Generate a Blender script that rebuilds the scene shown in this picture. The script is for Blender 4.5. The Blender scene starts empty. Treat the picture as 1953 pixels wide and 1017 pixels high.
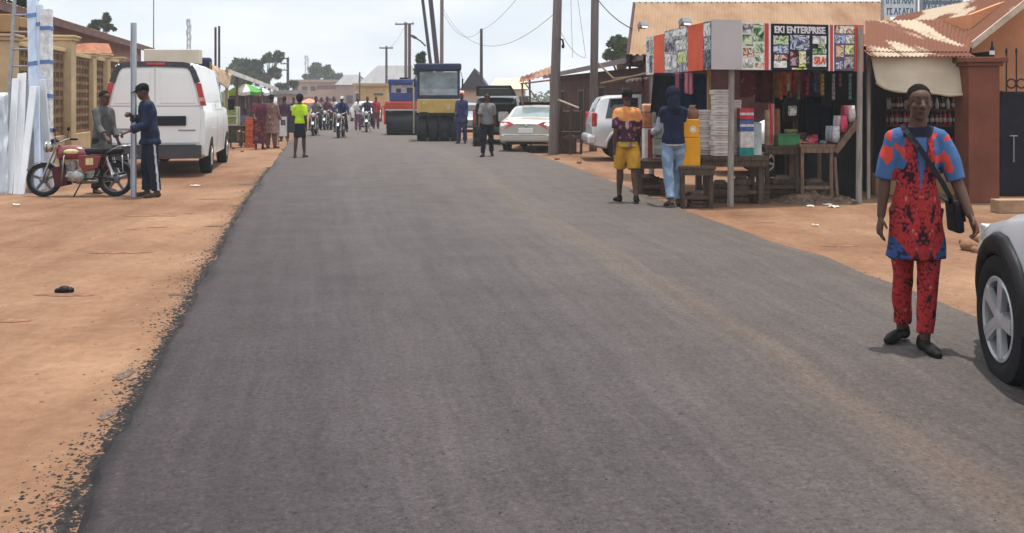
import bpy, bmesh, math, random
from mathutils import Vector, Matrix, Euler, noise
R = math.radians
SC = bpy.context.scene
COL = SC.collection
random.seed(7)

# ------------------------------------------------------------------ camera, sky, sun, exposure
F, CX, HY, CH = 1800.0, 976.5, 188.0, 1.62           # focal length and horizon in photo pixels, eye height in metres
cam_d = bpy.data.cameras.new('camera')
cam = bpy.data.objects.new('camera', cam_d)
COL.objects.link(cam)
cam.location = (0, 0, CH)
cam.rotation_euler = (R(90), 0, 0)
cam_d.sensor_width = 36
cam_d.lens = F / 1953 * 36
cam_d.shift_y = -(508.5 - HY) / 1953
cam_d.clip_start = 0.05
cam_d.clip_end = 4000
SC.camera = cam

SUN_EL, SUN_AZ = 83.0, 40.0                            # azimuth clockwise from straight ahead
sv = Vector((math.sin(R(SUN_AZ)) * math.cos(R(SUN_EL)), math.cos(R(SUN_AZ)) * math.cos(R(SUN_EL)), math.sin(R(SUN_EL))))
sun_d = bpy.data.lights.new('sun', 'SUN')
sun_d.energy = 3.9
sun_d.angle = R(1.2)
sun_d.color = (1.0, 0.95, 0.87)
sun = bpy.data.objects.new('sun', sun_d)
sun.rotation_euler = (-sv).to_track_quat('-Z', 'Y').to_euler()
COL.objects.link(sun)

world = bpy.data.worlds.new('World')
SC.world = world
world.use_nodes = True
wn, wl = world.node_tree.nodes, world.node_tree.links
wn.clear()
w_out = wn.new('ShaderNodeOutputWorld')
w_bg = wn.new('ShaderNodeBackground')
w_bg.inputs['Strength'].default_value = 0.1
sky = wn.new('ShaderNodeTexSky')
sky.sky_type = 'NISHITA'
sky.sun_disc = False
sky.sun_elevation = R(SUN_EL)
sky.sun_rotation = R(SUN_AZ)
sky.dust_density = 3.0
w_tc = wn.new('ShaderNodeTexCoord')
w_map = wn.new('ShaderNodeMapping')
w_map.inputs['Scale'].default_value = (1.0, 1.0, 3.2)
w_map.inputs['Location'].default_value = (0.35, 0.1, 0.2)
w_n = wn.new('ShaderNodeTexNoise')
w_n.inputs['Scale'].default_value = 3.2
w_n.inputs['Detail'].default_value = 7
w_n.inputs['Roughness'].default_value = 0.55
w_r = wn.new('ShaderNodeValToRGB')
w_r.color_ramp.elements[0].position = 0.36
w_r.color_ramp.elements[0].color = (0.85, 0.85, 0.85, 1)
w_r.color_ramp.elements[1].position = 0.62
w_r.color_ramp.elements[1].color = (0.97, 0.97, 0.97, 1)
w_n2 = wn.new('ShaderNodeTexNoise')
w_n2.inputs['Scale'].default_value = 5.5
w_n2.inputs['Detail'].default_value = 6
w_r2 = wn.new('ShaderNodeValToRGB')
w_r2.color_ramp.elements[0].position = 0.38
w_r2.color_ramp.elements[0].color = (6.8, 7.5, 8.3, 1)
w_r2.color_ramp.elements[1].position = 0.62
w_r2.color_ramp.elements[1].color = (8.3, 8.7, 9.1, 1)
w_mix = wn.new('ShaderNodeMixRGB')
wl.new(w_tc.outputs['Generated'], w_map.inputs['Vector'])
wl.new(w_map.outputs['Vector'], w_n.inputs['Vector'])
wl.new(w_map.outputs['Vector'], w_n2.inputs['Vector'])
wl.new(w_n.outputs['Fac'], w_r.inputs['Fac'])
wl.new(w_n2.outputs['Fac'], w_r2.inputs['Fac'])
wl.new(w_r.outputs['Color'], w_mix.inputs['Fac'])
wl.new(sky.outputs['Color'], w_mix.inputs['Color1'])
wl.new(w_r2.outputs['Color'], w_mix.inputs['Color2'])
# upper sky, out of view, brightened towards the zenith to fill upright surfaces
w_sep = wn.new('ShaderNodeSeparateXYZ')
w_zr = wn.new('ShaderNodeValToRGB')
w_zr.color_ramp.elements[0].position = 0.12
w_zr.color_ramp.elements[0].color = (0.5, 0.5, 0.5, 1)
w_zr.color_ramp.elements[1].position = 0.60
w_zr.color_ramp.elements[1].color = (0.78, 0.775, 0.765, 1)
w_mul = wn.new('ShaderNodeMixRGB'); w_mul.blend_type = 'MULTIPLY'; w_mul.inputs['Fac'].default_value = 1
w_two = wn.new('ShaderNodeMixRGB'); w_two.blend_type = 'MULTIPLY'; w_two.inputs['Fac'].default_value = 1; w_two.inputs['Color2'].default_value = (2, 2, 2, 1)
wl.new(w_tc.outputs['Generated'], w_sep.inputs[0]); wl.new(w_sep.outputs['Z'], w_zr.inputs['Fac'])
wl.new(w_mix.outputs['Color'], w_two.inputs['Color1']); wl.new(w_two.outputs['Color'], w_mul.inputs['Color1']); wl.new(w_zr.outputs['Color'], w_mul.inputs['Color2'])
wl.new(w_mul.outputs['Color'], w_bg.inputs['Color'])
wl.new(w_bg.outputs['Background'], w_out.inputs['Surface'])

SC.view_settings.view_transform = 'Standard'
SC.view_settings.look = 'None'
SC.view_settings.gamma = 1
SC.view_settings.exposure = 0.30
SC.render.engine = 'CYCLES'
SC.cycles.max_bounces = 6
SC.cycles.transparent_max_bounces = 6
SC.cycles.use_denoising = True

# ------------------------------------------------------------------ pixel -> place helpers
def gx(px, Z): return (px - CX) * Z / F
def gz(py, Z): return CH - (py - HY) * Z / F
def W(px, py, Z): return Vector((gx(px, Z), Z, gz(py, Z)))
def depth(py): return CH * F / (py - HY)
def GP(px, py):
    Z = depth(py)
    return Vector((gx(px, Z), Z, 0))

# ------------------------------------------------------------------ materials
def srgb(h):
    h = h.lstrip('#')
    out = []
    for i in (0, 2, 4):
        c = int(h[i:i+2], 16) / 255
        out.append(c / 12.92 if c <= 0.04045 else ((c + 0.055) / 1.055) ** 2.4)
    return tuple(out)
MATS = {}
def M(name, col, rough=0.7, var=0.18, scale=7.0, bump=0.0, metal=0.0, col2=None, stretch=(1, 1, 1), spec=0.16, bscale=None, lo=0.35, hi=0.65, coat=0.0):
    if name in MATS: return MATS[name]
    m = bpy.data.materials.new(name)
    MATS[name] = m
    m.use_nodes = True
    n, l = m.node_tree.nodes, m.node_tree.links
    b = n['Principled BSDF']
    b.inputs['Roughness'].default_value = rough
    b.inputs['Metallic'].default_value = metal
    b.inputs['Specular IOR Level'].default_value = spec
    b.inputs['Coat Weight'].default_value = coat
    if isinstance(col, str): col = srgb(col)
    if isinstance(col2, str): col2 = srgb(col2)
    if max(col) < .045 and not metal: col = tuple(x * .62 for x in col); spec = min(spec, .22) if rough > .3 else spec
    c1 = tuple(x * (1 - var) for x in col)
    c2 = col2 or tuple(min(1, x * (1 + var)) for x in col)
    tc = n.new('ShaderNodeTexCoord')
    mp = n.new('ShaderNodeMapping')
    mp.inputs['Scale'].default_value = stretch
    nt = n.new('ShaderNodeTexNoise')
    nt.inputs['Scale'].default_value = scale
    nt.inputs['Detail'].default_value = 5
    nt.inputs['Roughness'].default_value = 0.6
    rp = n.new('ShaderNodeValToRGB')
    rp.color_ramp.elements[0].position = lo
    rp.color_ramp.elements[0].color = (*c1, 1)
    rp.color_ramp.elements[1].position = hi
    rp.color_ramp.elements[1].color = (*c2, 1)
    l.new(tc.outputs['Object'], mp.inputs['Vector'])
    l.new(mp.outputs['Vector'], nt.inputs['Vector'])
    l.new(nt.outputs['Fac'], rp.inputs['Fac'])
    l.new(rp.outputs['Color'], b.inputs['Base Color'])
    if bump:
        bt = n.new('ShaderNodeTexNoise')
        bt.inputs['Scale'].default_value = bscale or scale * 6
        bt.inputs['Detail'].default_value = 4
        bn = n.new('ShaderNodeBump')
        bn.inputs['Strength'].default_value = bump
        bn.inputs['Distance'].default_value = 0.02
        l.new(mp.outputs['Vector'], bt.inputs['Vector'])
        l.new(bt.outputs['Fac'], bn.inputs['Height'])
        l.new(bn.outputs['Normal'], b.inputs['Normal'])
    return m
def MA(name, rough=0.75, bump=0.25, bscale=220, spec=0.25):
    """material whose own colour is stored on the mesh (printed cloth, skin)"""
    if name in MATS: return MATS[name]
    m = bpy.data.materials.new(name)
    MATS[name] = m
    m.use_nodes = True
    n, l = m.node_tree.nodes, m.node_tree.links
    b = n['Principled BSDF']
    b.inputs['Roughness'].default_value = rough
    b.inputs['Specular IOR Level'].default_value = spec
    a = n.new('ShaderNodeVertexColor')
    a.layer_name = 'Col'
    l.new(a.outputs['Color'], b.inputs['Base Color'])
    tc = n.new('ShaderNodeTexCoord')
    bt = n.new('ShaderNodeTexNoise')
    bt.inputs['Scale'].default_value = bscale
    bn = n.new('ShaderNodeBump')
    bn.inputs['Strength'].default_value = bump
    bn.inputs['Distance'].default_value = 0.004
    l.new(tc.outputs['Object'], bt.inputs['Vector'])
    l.new(bt.outputs['Fac'], bn.inputs['Height'])
    l.new(bn.outputs['Normal'], b.inputs['Normal'])
    return m
def glass(name='tinted_glass', col=(0.02, 0.025, 0.03)):
    return M(name, col, rough=0.06, var=0.1, spec=0.7)
def rust(name, base, rusty, scale=1.2, lo=0.42, hi=0.56, stretch=(1, 1, 1)):
    return M(name, base, rough=0.9, var=0.05, col2=rusty, scale=scale, lo=lo, hi=hi, bump=0.15, stretch=stretch, spec=0.06)

# ------------------------------------------------------------------ mesh collecting
class MB:
    def __init__(s): s.v, s.f, s.m = [], [], []
    def add(s, vs, fs, m=0):
        o = len(s.v)
        s.v += [Vector(p) for p in vs]
        s.f += [tuple(i + o for i in f) for f in fs]
        s.m += [m] * len(fs)
        return s
    def bx(s, x0, x1, y0, y1, z0, z1, m=0):
        vs = [(x, y, z) for z in (z0, z1) for y in (y0, y1) for x in (x0, x1)]
        return s.add(vs, [(0, 2, 3, 1), (4, 5, 7, 6), (0, 1, 5, 4), (2, 6, 7, 3), (0, 4, 6, 2), (1, 3, 7, 5)], m)
    def box(s, c, d, rot=(0, 0, 0), m=0):
        mt = Euler(rot).to_matrix()
        c = Vector(c)
        vs = [c + mt @ Vector((x * d[0] / 2, y * d[1] / 2, z * d[2] / 2)) for z in (-1, 1) for y in (-1, 1) for x in (-1, 1)]
        return s.add(vs, [(0, 2, 3, 1), (4, 5, 7, 6), (0, 1, 5, 4), (2, 6, 7, 3), (0, 4, 6, 2), (1, 3, 7, 5)], m)
    def beam(s, a, b, w, h, m=0, up=(0, 0, 1)):
        a, b = Vector(a), Vector(b)
        d = (b - a).normalized()
        u = Vector(up)
        if abs(d.dot(u)) > 0.97: u = Vector((0, 1, 0))
        x = d.cross(u).normalized() * w / 2
        y = x.cross(d).normalized() * h / 2
        vs = [a - x - y, a + x - y, a + x + y, a - x + y, b - x - y, b + x - y, b + x + y, b - x + y]
        return s.add(vs, [(0, 1, 2, 3), (7, 6, 5, 4), (0, 4, 5, 1), (1, 5, 6, 2), (2, 6, 7, 3), (3, 7, 4, 0)], m)
    def tube(s, pts, r, n=8, m=0, dome=False, flat=1.0, fup=None):
        pts = [Vector(p) for p in pts]
        rs = list(r) if hasattr(r, '__len__') else [r] * len(pts)
        if dome:
            d0 = (pts[0] - pts[1]).normalized(); d1 = (pts[-1] - pts[-2]).normalized()
            a, b = pts[0], pts[-1]; r0, r1 = rs[0], rs[-1]
            pts = [a + d0 * r0 * 0.97, a + d0 * r0 * 0.72] + pts + [b + d1 * r1 * 0.72, b + d1 * r1 * 0.97]
            rs = [r0 * 0.22, r0 * 0.7] + rs + [r1 * 0.7, r1 * 0.22]
        vs, fs = [], []
        px = None
        for i, p in enumerate(pts):
            d = (pts[min(i + 1, len(pts) - 1)] - pts[max(i - 1, 0)])
            if d.length < 1e-9: d = Vector((0, 0, 1))
            d.normalize()
            if px is None:
                u = Vector(fup) if fup else (Vector((0, 0, 1)) if abs(d.z) < 0.9 else Vector((0, 1, 0)))
                px = d.cross(u).normalized()
            else:
                px = (px - d * px.dot(d))
                px = px.normalized() if px.length > 1e-6 else d.orthogonal().normalized()
            py = d.cross(px)
            for k in range(n):
                t = 2 * math.pi * k / n
                vs.append(p + px * math.cos(t) * rs[i] + py * math.sin(t) * rs[i] * flat)
        for i in range(len(pts) - 1):
            for k in range(n):
                a, b = i * n + k, i * n + (k + 1) % n
                fs.append((a, b, b + n, a + n))
        fs.append(tuple(range(n - 1, -1, -1)))
        fs.append(tuple((len(pts) - 1) * n + k for k in range(n)))
        return s.add(vs, fs, m)
    def loft(s, secs, n=20, m=0):
        """secs: list of (centre Vector, rx, ry) horizontal ellipses"""
        vs, fs = [], []
        for c, rx, ry in secs:
            for k in range(n):
                t = 2 * math.pi * k / n
                vs.append(Vector(c) + Vector((math.cos(t) * rx, math.sin(t) * ry, 0)))
        for i in range(len(secs) - 1):
            for k in range(n):
                a, b = i * n + k, i * n + (k + 1) % n
                fs.append((a, b, b + n, a + n))
        fs.append(tuple(range(n - 1, -1, -1)))
        fs.append(tuple((len(secs) - 1) * n + k for k in range(n)))
        return s.add(vs, fs, m)
    def ell(s, c, r, rot=(0, 0, 0), n=14, m=0):
        mt = Euler(rot).to_matrix()
        c = Vector(c)
        if not hasattr(r, '__len__'): r = (r, r, r)
        h = n // 2
        vs = [c + mt @ Vector((0, 0, -r[2]))]
        for i in range(1, h):
            p = -math.pi / 2 + math.pi * i / h
            for k in range(n):
                t = 2 * math.pi * k / n
                vs.append(c + mt @ Vector((math.cos(p) * math.cos(t) * r[0], math.cos(p) * math.sin(t) * r[1], math.sin(p) * r[2])))
        vs.append(c + mt @ Vector((0, 0, r[2])))
        fs = [(0, 1 + (k + 1) % n, 1 + k) for k in range(n)]
        for i in range(h - 2):
            for k in range(n):
                a, b = 1 + i * n + k, 1 + i * n + (k + 1) % n
                fs.append((a, b, b + n, a + n))
        o = 1 + (h - 2) * n
        fs += [(o + k, o + (k + 1) % n, len(vs) - 1) for k in range(n)]
        return s.add(vs, fs, m)
    def lathe(s, prof, c=(0, 0, 0), axis='Z', n=24, m=0, close=False):
        """prof: (radius, along) pairs turned about an axis through c"""
        c = Vector(c)
        vs, fs = [], []
        for r, h in prof:
            for k in range(n):
                t = 2 * math.pi * k / n
                a, b = math.cos(t) * r, math.sin(t) * r
                vs.append(c + (Vector((a, b, h)) if axis == 'Z' else Vector((h, a, b)) if axis == 'X' else Vector((b, h, a))))
        for i in range(len(prof) - 1):
            for k in range(n):
                a, b = i * n + k, i * n + (k + 1) % n
                fs.append((a, b, b + n, a + n))
        if close:
            for k in range(n):
                a, b = (len(prof) - 1) * n + k, (len(prof) - 1) * n + (k + 1) % n
                fs.append((a, b, (k + 1) % n, k))
        else:
            fs.append(tuple(range(n - 1, -1, -1)))
            fs.append(tuple((len(prof) - 1) * n + k for k in range(n)))
        return s.add(vs, fs, m)
    def prism(s, poly, d, m=0):
        """poly: 3-D outline in one plane, pushed along vector d"""
        poly = [Vector(p) for p in poly]
        d = Vector(d)
        n = len(poly)
        fs = [tuple(range(n - 1, -1, -1)), tuple(range(n, 2 * n))] + [(i, (i + 1) % n, (i + 1) % n + n, i + n) for i in range(n)]
        return s.add(poly + [p + d for p in poly], fs, m)
    def grid(s, fn, nu, nv, th=0.0, m=0):
        """sheet from fn(u, v); with th a closed slab below it"""
        vs = [Vector(fn(i / nu, j / nv)) for j in range(nv + 1) for i in range(nu + 1)]
        q = nu + 1
        fs = [(j * q + i, j * q + i + 1, (j + 1) * q + i + 1, (j + 1) * q + i) for j in range(nv) for i in range(nu)]
        if th:
            o = len(vs)
            nn = (vs[1] - vs[0]).cross(vs[q] - vs[0])
            nn = nn.normalized() if nn.length > 1e-9 else Vector((0, 0, 1))
            vs += [p - nn * th for p in vs]
            fs += [tuple(i + o for i in reversed(f)) for f in fs[:]]
            rim = [i for i in range(q)] + [j * q + nu for j in range(1, nv + 1)] + [nv * q + i for i in range(nu - 1, -1, -1)] + [j * q for j in range(nv - 1, 0, -1)]
            fs += [(rim[(k + 1) % len(rim)], rim[k], rim[k] + o, rim[(k + 1) % len(rim)] + o) for k in range(len(rim))]
        return s.add(vs, fs, m)
    def corr(s, a, b, c, d, waves, amp=0.018, th=0.006, m=0, nv=1, sag=0.0):
        """corrugated sheet: a->b along the eave, d->c along the ridge"""
        a, b, c, d = map(Vector, (a, b, c, d))
        nn = (b - a).cross(d - a).normalized()
        return s.grid(lambda u, v: (a.lerp(b, u)).lerp(d.lerp(c, u), v) + nn * (amp * math.sin(2 * math.pi * waves * u) - sag * math.sin(math.pi * v)), max(2, int(waves * 6)), nv, th, m)
    def mesh(s, name, mats, smooth=False):
        me = bpy.data.meshes.new(name)
        me.from_pydata([tuple(p) for p in s.v], [], s.f)
        for m in (mats if isinstance(mats, (list, tuple)) else [mats]): me.materials.append(m)
        if len(me.polygons) == len(s.m): me.polygons.foreach_set('material_index', s.m)
        if smooth: me.polygons.foreach_set('use_smooth', [True] * len(me.polygons))
        me.validate()
        me.update()
        return me
    def build(s, name, mats, parent=None, smooth=False, bevel=0.0, world=False, angle=None):
        off = Vector((0, 0, 0))
        if parent is None:
            xs = [p.x for p in s.v]; ys = [p.y for p in s.v]
            off = Vector(((min(xs) + max(xs)) / 2, (min(ys) + max(ys)) / 2, min(p.z for p in s.v)))
        elif world:
            q = parent
            while q is not None:
                off += q.location
                q = q.parent
        if off.length: s.v = [p - off for p in s.v]
        o = bpy.data.objects.new(name, s.mesh(name, mats, smooth))
        COL.objects.link(o)
        if parent is None: o.location = off
        else: o.parent = parent
        if angle is not None and smooth:
            bm = bmesh.new(); bm.from_mesh(o.data)
            for e in bm.edges:
                e.smooth = len(e.link_faces) == 2 and e.calc_face_angle(3.0) < R(angle)
            bm.to_mesh(o.data); bm.free()
        if bevel:
            b = o.modifiers.new('bevel', 'BEVEL')
            b.width = bevel; b.segments = 2; b.limit_method = 'ANGLE'
            b.angle_limit = R(35)
        return o
def tag(o, label, cat, group=None, kind=None):
    if label: o['label'] = label
    if cat: o['category'] = cat
    if group: o['group'] = group
    if kind: o['kind'] = kind
    return o
def thing(name, label, cat, loc=(0, 0, 0), rotz=0.0, group=None):
    e = bpy.data.objects.new(name, None)
    COL.objects.link(e)
    e.empty_display_size = 0.2
    e.location = loc
    e.rotation_euler = (0, 0, R(rotz))
    return tag(e, label, cat, group)
def struct(o):
    o['kind'] = 'structure'
    return o
def kids(o): return [c for c in bpy.data.objects if c.parent == o]
def dup(root, loc, rotz=None, label=None, group=None):
    r = root.copy(); COL.objects.link(r)
    r.location = loc
    if rotz is not None: r.rotation_euler = (0, 0, R(rotz))
    if label: r['label'] = label
    if group: r['group'] = group
    for ch in kids(root):
        c = ch.copy(); COL.objects.link(c); c.parent = r
        for g in kids(ch):
            d = g.copy(); COL.objects.link(d); d.parent = c
    return r
def text_mesh(txt, size, depth_=0.004, bold=True):
    cu = bpy.data.curves.new('lettering', 'FONT')
    cu.body = txt; cu.size = size; cu.extrude = depth_
    cu.align_x = 'CENTER'; cu.align_y = 'CENTER'
    if bold: cu.offset = size * 0.034
    o = bpy.data.objects.new('lettering', cu)
    COL.objects.link(o)
    dg = bpy.context.evaluated_depsgraph_get(); dg.update()
    me = bpy.data.meshes.new_from_object(o.evaluated_get(dg))
    bpy.data.objects.remove(o)
    return me
def evaluated(me, mods, extra=()):
    """mesh after modifiers, worked out in a scene of its own; mods: list of (type, settings)"""
    ts = bpy.data.scenes.new('workbench')
    o = bpy.data.objects.new('tmp', me)
    ts.collection.objects.link(o)
    for x in extra: ts.collection.objects.link(x)
    for t, kw in mods:
        md = o.modifiers.new(t, t)
        for k, v in kw.items(): setattr(md, k, v)
    vl = ts.view_layers[0]; vl.update()
    out = bpy.data.meshes.new_from_object(o.evaluated_get(vl.depsgraph))
    bpy.data.objects.remove(o)
    for x in extra: ts.collection.objects.unlink(x)
    bpy.data.scenes.remove(ts)
    return out

WOOD = M('weathered_wood', (0.16, 0.105, 0.07), 0.85, 0.35, 5, 0.3, stretch=(6, 6, 1))
WOODD = M('dark_wood', (0.075, 0.05, 0.038), 0.85, 0.35, 5, 0.3, stretch=(6, 6, 1))
WOODY = M('pale_wood', (0.36, 0.24, 0.10), 0.8, 0.25, 5, 0.2, stretch=(6, 6, 1))
BLACK = M('black_plastic', (0.016, 0.016, 0.018), 0.5)
RUBBER = M('rubber', (0.02, 0.02, 0.021), 0.8, 0.25, 30, 0.2)
CHROME = M('bare_metal', (0.36, 0.36, 0.37), 0.32, 0.1, metal=1.0)
STEEL = M('dull_steel', (0.30, 0.30, 0.31), 0.5, 0.15, metal=0.6)
ALLOY = M('alloy_wheel', (0.50, 0.50, 0.52), 0.35, 0.08, metal=0.6)
GLASS = glass()
REDLENS = M('red_lens', (0.42, 0.025, 0.03), 0.2, 0.15, spec=0.6)
WHITELENS = M('clear_lens', (0.6, 0.62, 0.64), 0.15, 0.1, spec=0.7)
# ------------------------------------------------------------------ ground and road
def ground_material():
    m = bpy.data.materials.new('red_earth')
    m.use_nodes = True
    n, l = m.node_tree.nodes, m.node_tree.links
    b = n['Principled BSDF']
    b.inputs['Roughness'].default_value = 0.95
    b.inputs['Specular IOR Level'].default_value = 0.1
    tc = n.new('ShaderNodeTexCoord')
    def nz(scale, det, rough=0.6, stretch=(1, 1, 1), dist=0.0):
        mp = n.new('ShaderNodeMapping'); mp.inputs['Scale'].default_value = stretch
        t = n.new('ShaderNodeTexNoise')
        t.inputs['Scale'].default_value = scale; t.inputs['Detail'].default_value = det
        t.inputs['Roughness'].default_value = rough; t.inputs['Distortion'].default_value = dist
        l.new(tc.outputs['Object'], mp.inputs['Vector']); l.new(mp.outputs['Vector'], t.inputs['Vector'])
        return t.outputs['Fac']
    def ramp(f, p0, c0, p1, c1):
        r = n.new('ShaderNodeValToRGB')
        r.color_ramp.elements[0].position = p0; r.color_ramp.elements[0].color = (*c0, 1)
        r.color_ramp.elements[1].position = p1; r.color_ramp.elements[1].color = (*c1, 1)
        l.new(f, r.inputs['Fac']); return r.outputs['Color']
    def mix(f, a, c, mode='MIX'):
        x = n.new('ShaderNodeMixRGB'); x.blend_type = mode
        if hasattr(f, 'is_linked'): l.new(f, x.inputs['Fac'])
        else: x.inputs['Fac'].default_value = f
        l.new(a, x.inputs['Color1']); l.new(c, x.inputs['Color2']); return x.outputs['Color']
    base = ramp(nz(0.45, 7, 0.65), 0.33, (0.170, 0.088, 0.052), 0.66, (0.275, 0.168, 0.107))
    rut = ramp(nz(1.4, 6, 0.6, (1.0, 0.22, 1), 0.4), 0.36, (0.80, 0.78, 0.76), 0.60, (1.06, 1.06, 1.06))
    base = mix(1.0, base, rut, 'MULTIPLY')
    fine = ramp(nz(9, 8, 0.75), 0.3, (0.72, 0.70, 0.68), 0.7, (1.12, 1.1, 1.08))
    c = mix(1.0, base, fine, 'MULTIPLY')
    stain = ramp(nz(1.1, 7, 0.7, (1, 2.2, 1), 0.6), 0.62, (0, 0, 0), 0.72, (0.55, 0.55, 0.55))
    dark = n.new('ShaderNodeRGB'); dark.outputs[0].default_value = (0.16, 0.09, 0.055, 1)
    c = mix(stain, c, dark.outputs[0])
    grit = ramp(nz(70, 3, 0.8), 0.66, (0, 0, 0), 0.74, (0.6, 0.6, 0.6))
    gd = n.new('ShaderNodeRGB'); gd.outputs[0].default_value = (0.13, 0.075, 0.05, 1)
    c = mix(grit, c, gd.outputs[0])
    l.new(c, b.inputs['Base Color'])
    bn = n.new('ShaderNodeBump'); bn.inputs['Strength'].default_value = 0.6; bn.inputs['Distance'].default_value = 0.03
    l.new(nz(6, 10, 0.75), bn.inputs['Height']); l.new(bn.outputs['Normal'], b.inputs['Normal'])
    return m
g = MB()
def gh(x, y): return 0.0
g.grid(lambda u, v: (-480 + 960 * u, -40 + 640 * v, 0), 20, 20)
struct(g.build('ground', ground_material()))

# edges of the tarred road, read as ground points
L_EDGE = [(-0.75, -3.0), (-1.0, 1.0)] + [tuple(GP(*p)[:2]) for p in ((150, 1017), (222, 870), (290, 737), (362, 597), (432, 462), (470, 392), (503, 342), (541, 288), (557, 267), (572, 254), (585, 246))] + [(-14.2, 70), (-19.5, 100), (-28, 150)]
R_EDGE = [(4.6, -3.0), (4.2, 1.0), (3.75, 3.6)] + [tuple(GP(*p)[:2]) for p in ((1853, 608), (1700, 546), (1540, 488), (1400, 440), (1290, 400), (1190, 358), (1080, 316), (1000, 291), (940, 277), (880, 264), (800, 254), (752, 247))] + [(-9.6, 70), (-14, 100), (-22, 150)]
def edge_at(E, y):
    for (x0, y0), (x1, y1) in zip(E, E[1:]):
        if y <= y1: return x0 + (x1 - x0) * (y - y0) / (y1 - y0)
    return E[-1][0]
def road_material():
    m = bpy.data.materials.new('asphalt')
    m.use_nodes = True
    n, l = m.node_tree.nodes, m.node_tree.links
    b = n['Principled BSDF']
    b.inputs['Specular IOR Level'].default_value = 0.14
    uv = n.new('ShaderNodeUVMap'); uv.uv_map = 'lane'
    tc = n.new('ShaderNodeTexCoord')
    sep = n.new('ShaderNodeSeparateXYZ'); l.new(uv.outputs['UV'], sep.inputs[0])
    def nz(src, scale, det, rough=0.6, stretch=(1, 1, 1)):
        mp = n.new('ShaderNodeMapping'); mp.inputs['Scale'].default_value = stretch
        t = n.new('ShaderNodeTexNoise')
        t.inputs['Scale'].default_value = scale; t.inputs['Detail'].default_value = det; t.inputs['Roughness'].default_value = rough
        l.new(src, mp.inputs['Vector']); l.new(mp.outputs['Vector'], t.inputs['Vector'])
        return t.outputs['Fac']
    def ramp(f, stops):
        r = n.new('ShaderNodeValToRGB')
        e = r.color_ramp.elements
        while len(e) < len(stops): e.new(0.5)
        for k, (p, c) in enumerate(stops):
            e[k].position = p
            e[k].color = (*c, 1) if hasattr(c, '__len__') else (c, c, c, 1)
        l.new(f, r.inputs['Fac']); return r.outputs['Color']
    def mix(f, a, c, mode='MIX'):
        x = n.new('ShaderNodeMixRGB'); x.blend_type = mode
        if hasattr(f, 'is_linked'): l.new(f, x.inputs['Fac'])
        else: x.inputs['Fac'].default_value = f
        l.new(a, x.inputs['Color1']); l.new(c, x.inputs['Color2']); return x.outputs['Color']
    # fresh tar to the left, dust worn in to the right and far away
    wob = n.new('ShaderNodeMath'); wob.operation = 'MULTIPLY_ADD'
    l.new(nz(uv.outputs['UV'], 1.0, 4, 0.6, (2.0, 0.25, 1)), wob.inputs[0]); wob.inputs[1].default_value = 0.10
    l.new(sep.outputs['X'], wob.inputs[2])
    sub = n.new('ShaderNodeMath'); sub.operation = 'SUBTRACT'; l.new(wob.outputs[0], sub.inputs[0]); sub.inputs[1].default_value = 0.05
    across = ramp(sub.outputs[0], [(0.0, (0.0198, 0.0180, 0.0198)), (0.014, (0.0496, 0.0405, 0.0432)), (0.2, (0.0591, 0.0502, 0.0527)), (0.50, (0.0717, 0.0611, 0.0614)), (0.60, (0.0867, 0.0735, 0.0715)), (0.645, (0.1033, 0.0819, 0.0722)), (0.665, (0.1096, 0.0839, 0.0715)), (0.70, (0.0893, 0.0735, 0.0682)), (0.86, (0.0854, 0.0723, 0.0688)), (0.985, (0.0956, 0.0761, 0.0668))])  # first stop paints the shade of the fresh tar lip at the left edge
    streak = ramp(nz(uv.outputs['UV'], 9, 6, 0.7, (5.0, 0.035, 1)), [(0.3, 0.80), (0.7, 1.18)])
    blot = ramp(nz(tc.outputs['Object'], 0.55, 6, 0.65), [(0.3, 0.83), (0.7, 1.03)])
    tyre = ramp(sep.outputs['X'], [(0.20, 0.98), (0.26, 1.13), (0.33, 0.99), (0.45, 0.97), (0.50, 1.09), (0.56, 0.98)])
    grain = ramp(nz(tc.outputs['Object'], 48, 5, 0.95), [(0.34, 0.22), (0.43, 0.90), (0.58, 1.03), (0.68, 1.75)])
    pits = ramp(nz(tc.outputs['Object'], 21, 2, 0.5), [(0.24, 0.5), (0.29, 1.0), (0.76, 1.0), (0.80, 1.5)])
    grain2 = ramp(nz(tc.outputs['Object'], 24, 5, 0.8), [(0.32, 0.80), (0.68, 1.2)])
    cross = ramp(nz(uv.outputs['UV'], 1.0, 5, 0.65, (1.3, 1.6, 1)), [(0.36, 0.93), (0.52, 1.0), (0.70, 1.04)])
    c = across
    for t in (streak, blot, tyre, grain, pits, grain2, cross): c = mix(1.0, c, t, 'MULTIPLY')
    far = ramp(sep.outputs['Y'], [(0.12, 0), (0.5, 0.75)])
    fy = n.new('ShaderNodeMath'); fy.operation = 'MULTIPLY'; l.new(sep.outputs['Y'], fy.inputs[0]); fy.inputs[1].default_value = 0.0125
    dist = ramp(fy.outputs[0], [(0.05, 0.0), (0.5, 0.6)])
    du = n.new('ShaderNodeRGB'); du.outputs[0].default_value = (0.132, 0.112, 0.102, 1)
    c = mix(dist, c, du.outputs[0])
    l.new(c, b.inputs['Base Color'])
    ro = ramp(nz(tc.outputs['Object'], 2.0, 4), [(0.3, 0.72), (0.7, 0.9)])
    l.new(ro, b.inputs['Roughness'])
    bn = n.new('ShaderNodeBump'); bn.inputs['Strength'].default_value = 0.55; bn.inputs['Distance'].default_value = 0.012
    l.new(nz(tc.outputs['Object'], 70, 4, 0.8), bn.inputs['Height']); l.new(bn.outputs['Normal'], b.inputs['Normal'])
    return m
ROAD_Z = 0.035
ys = []
y = -3.0
while y < 150:
    ys.append(y)
    y += 0.05 if y < 16 else 0.2 if y < 50 else 2.0
nu = 14
rv, rf, ruv = [], [], []
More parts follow.
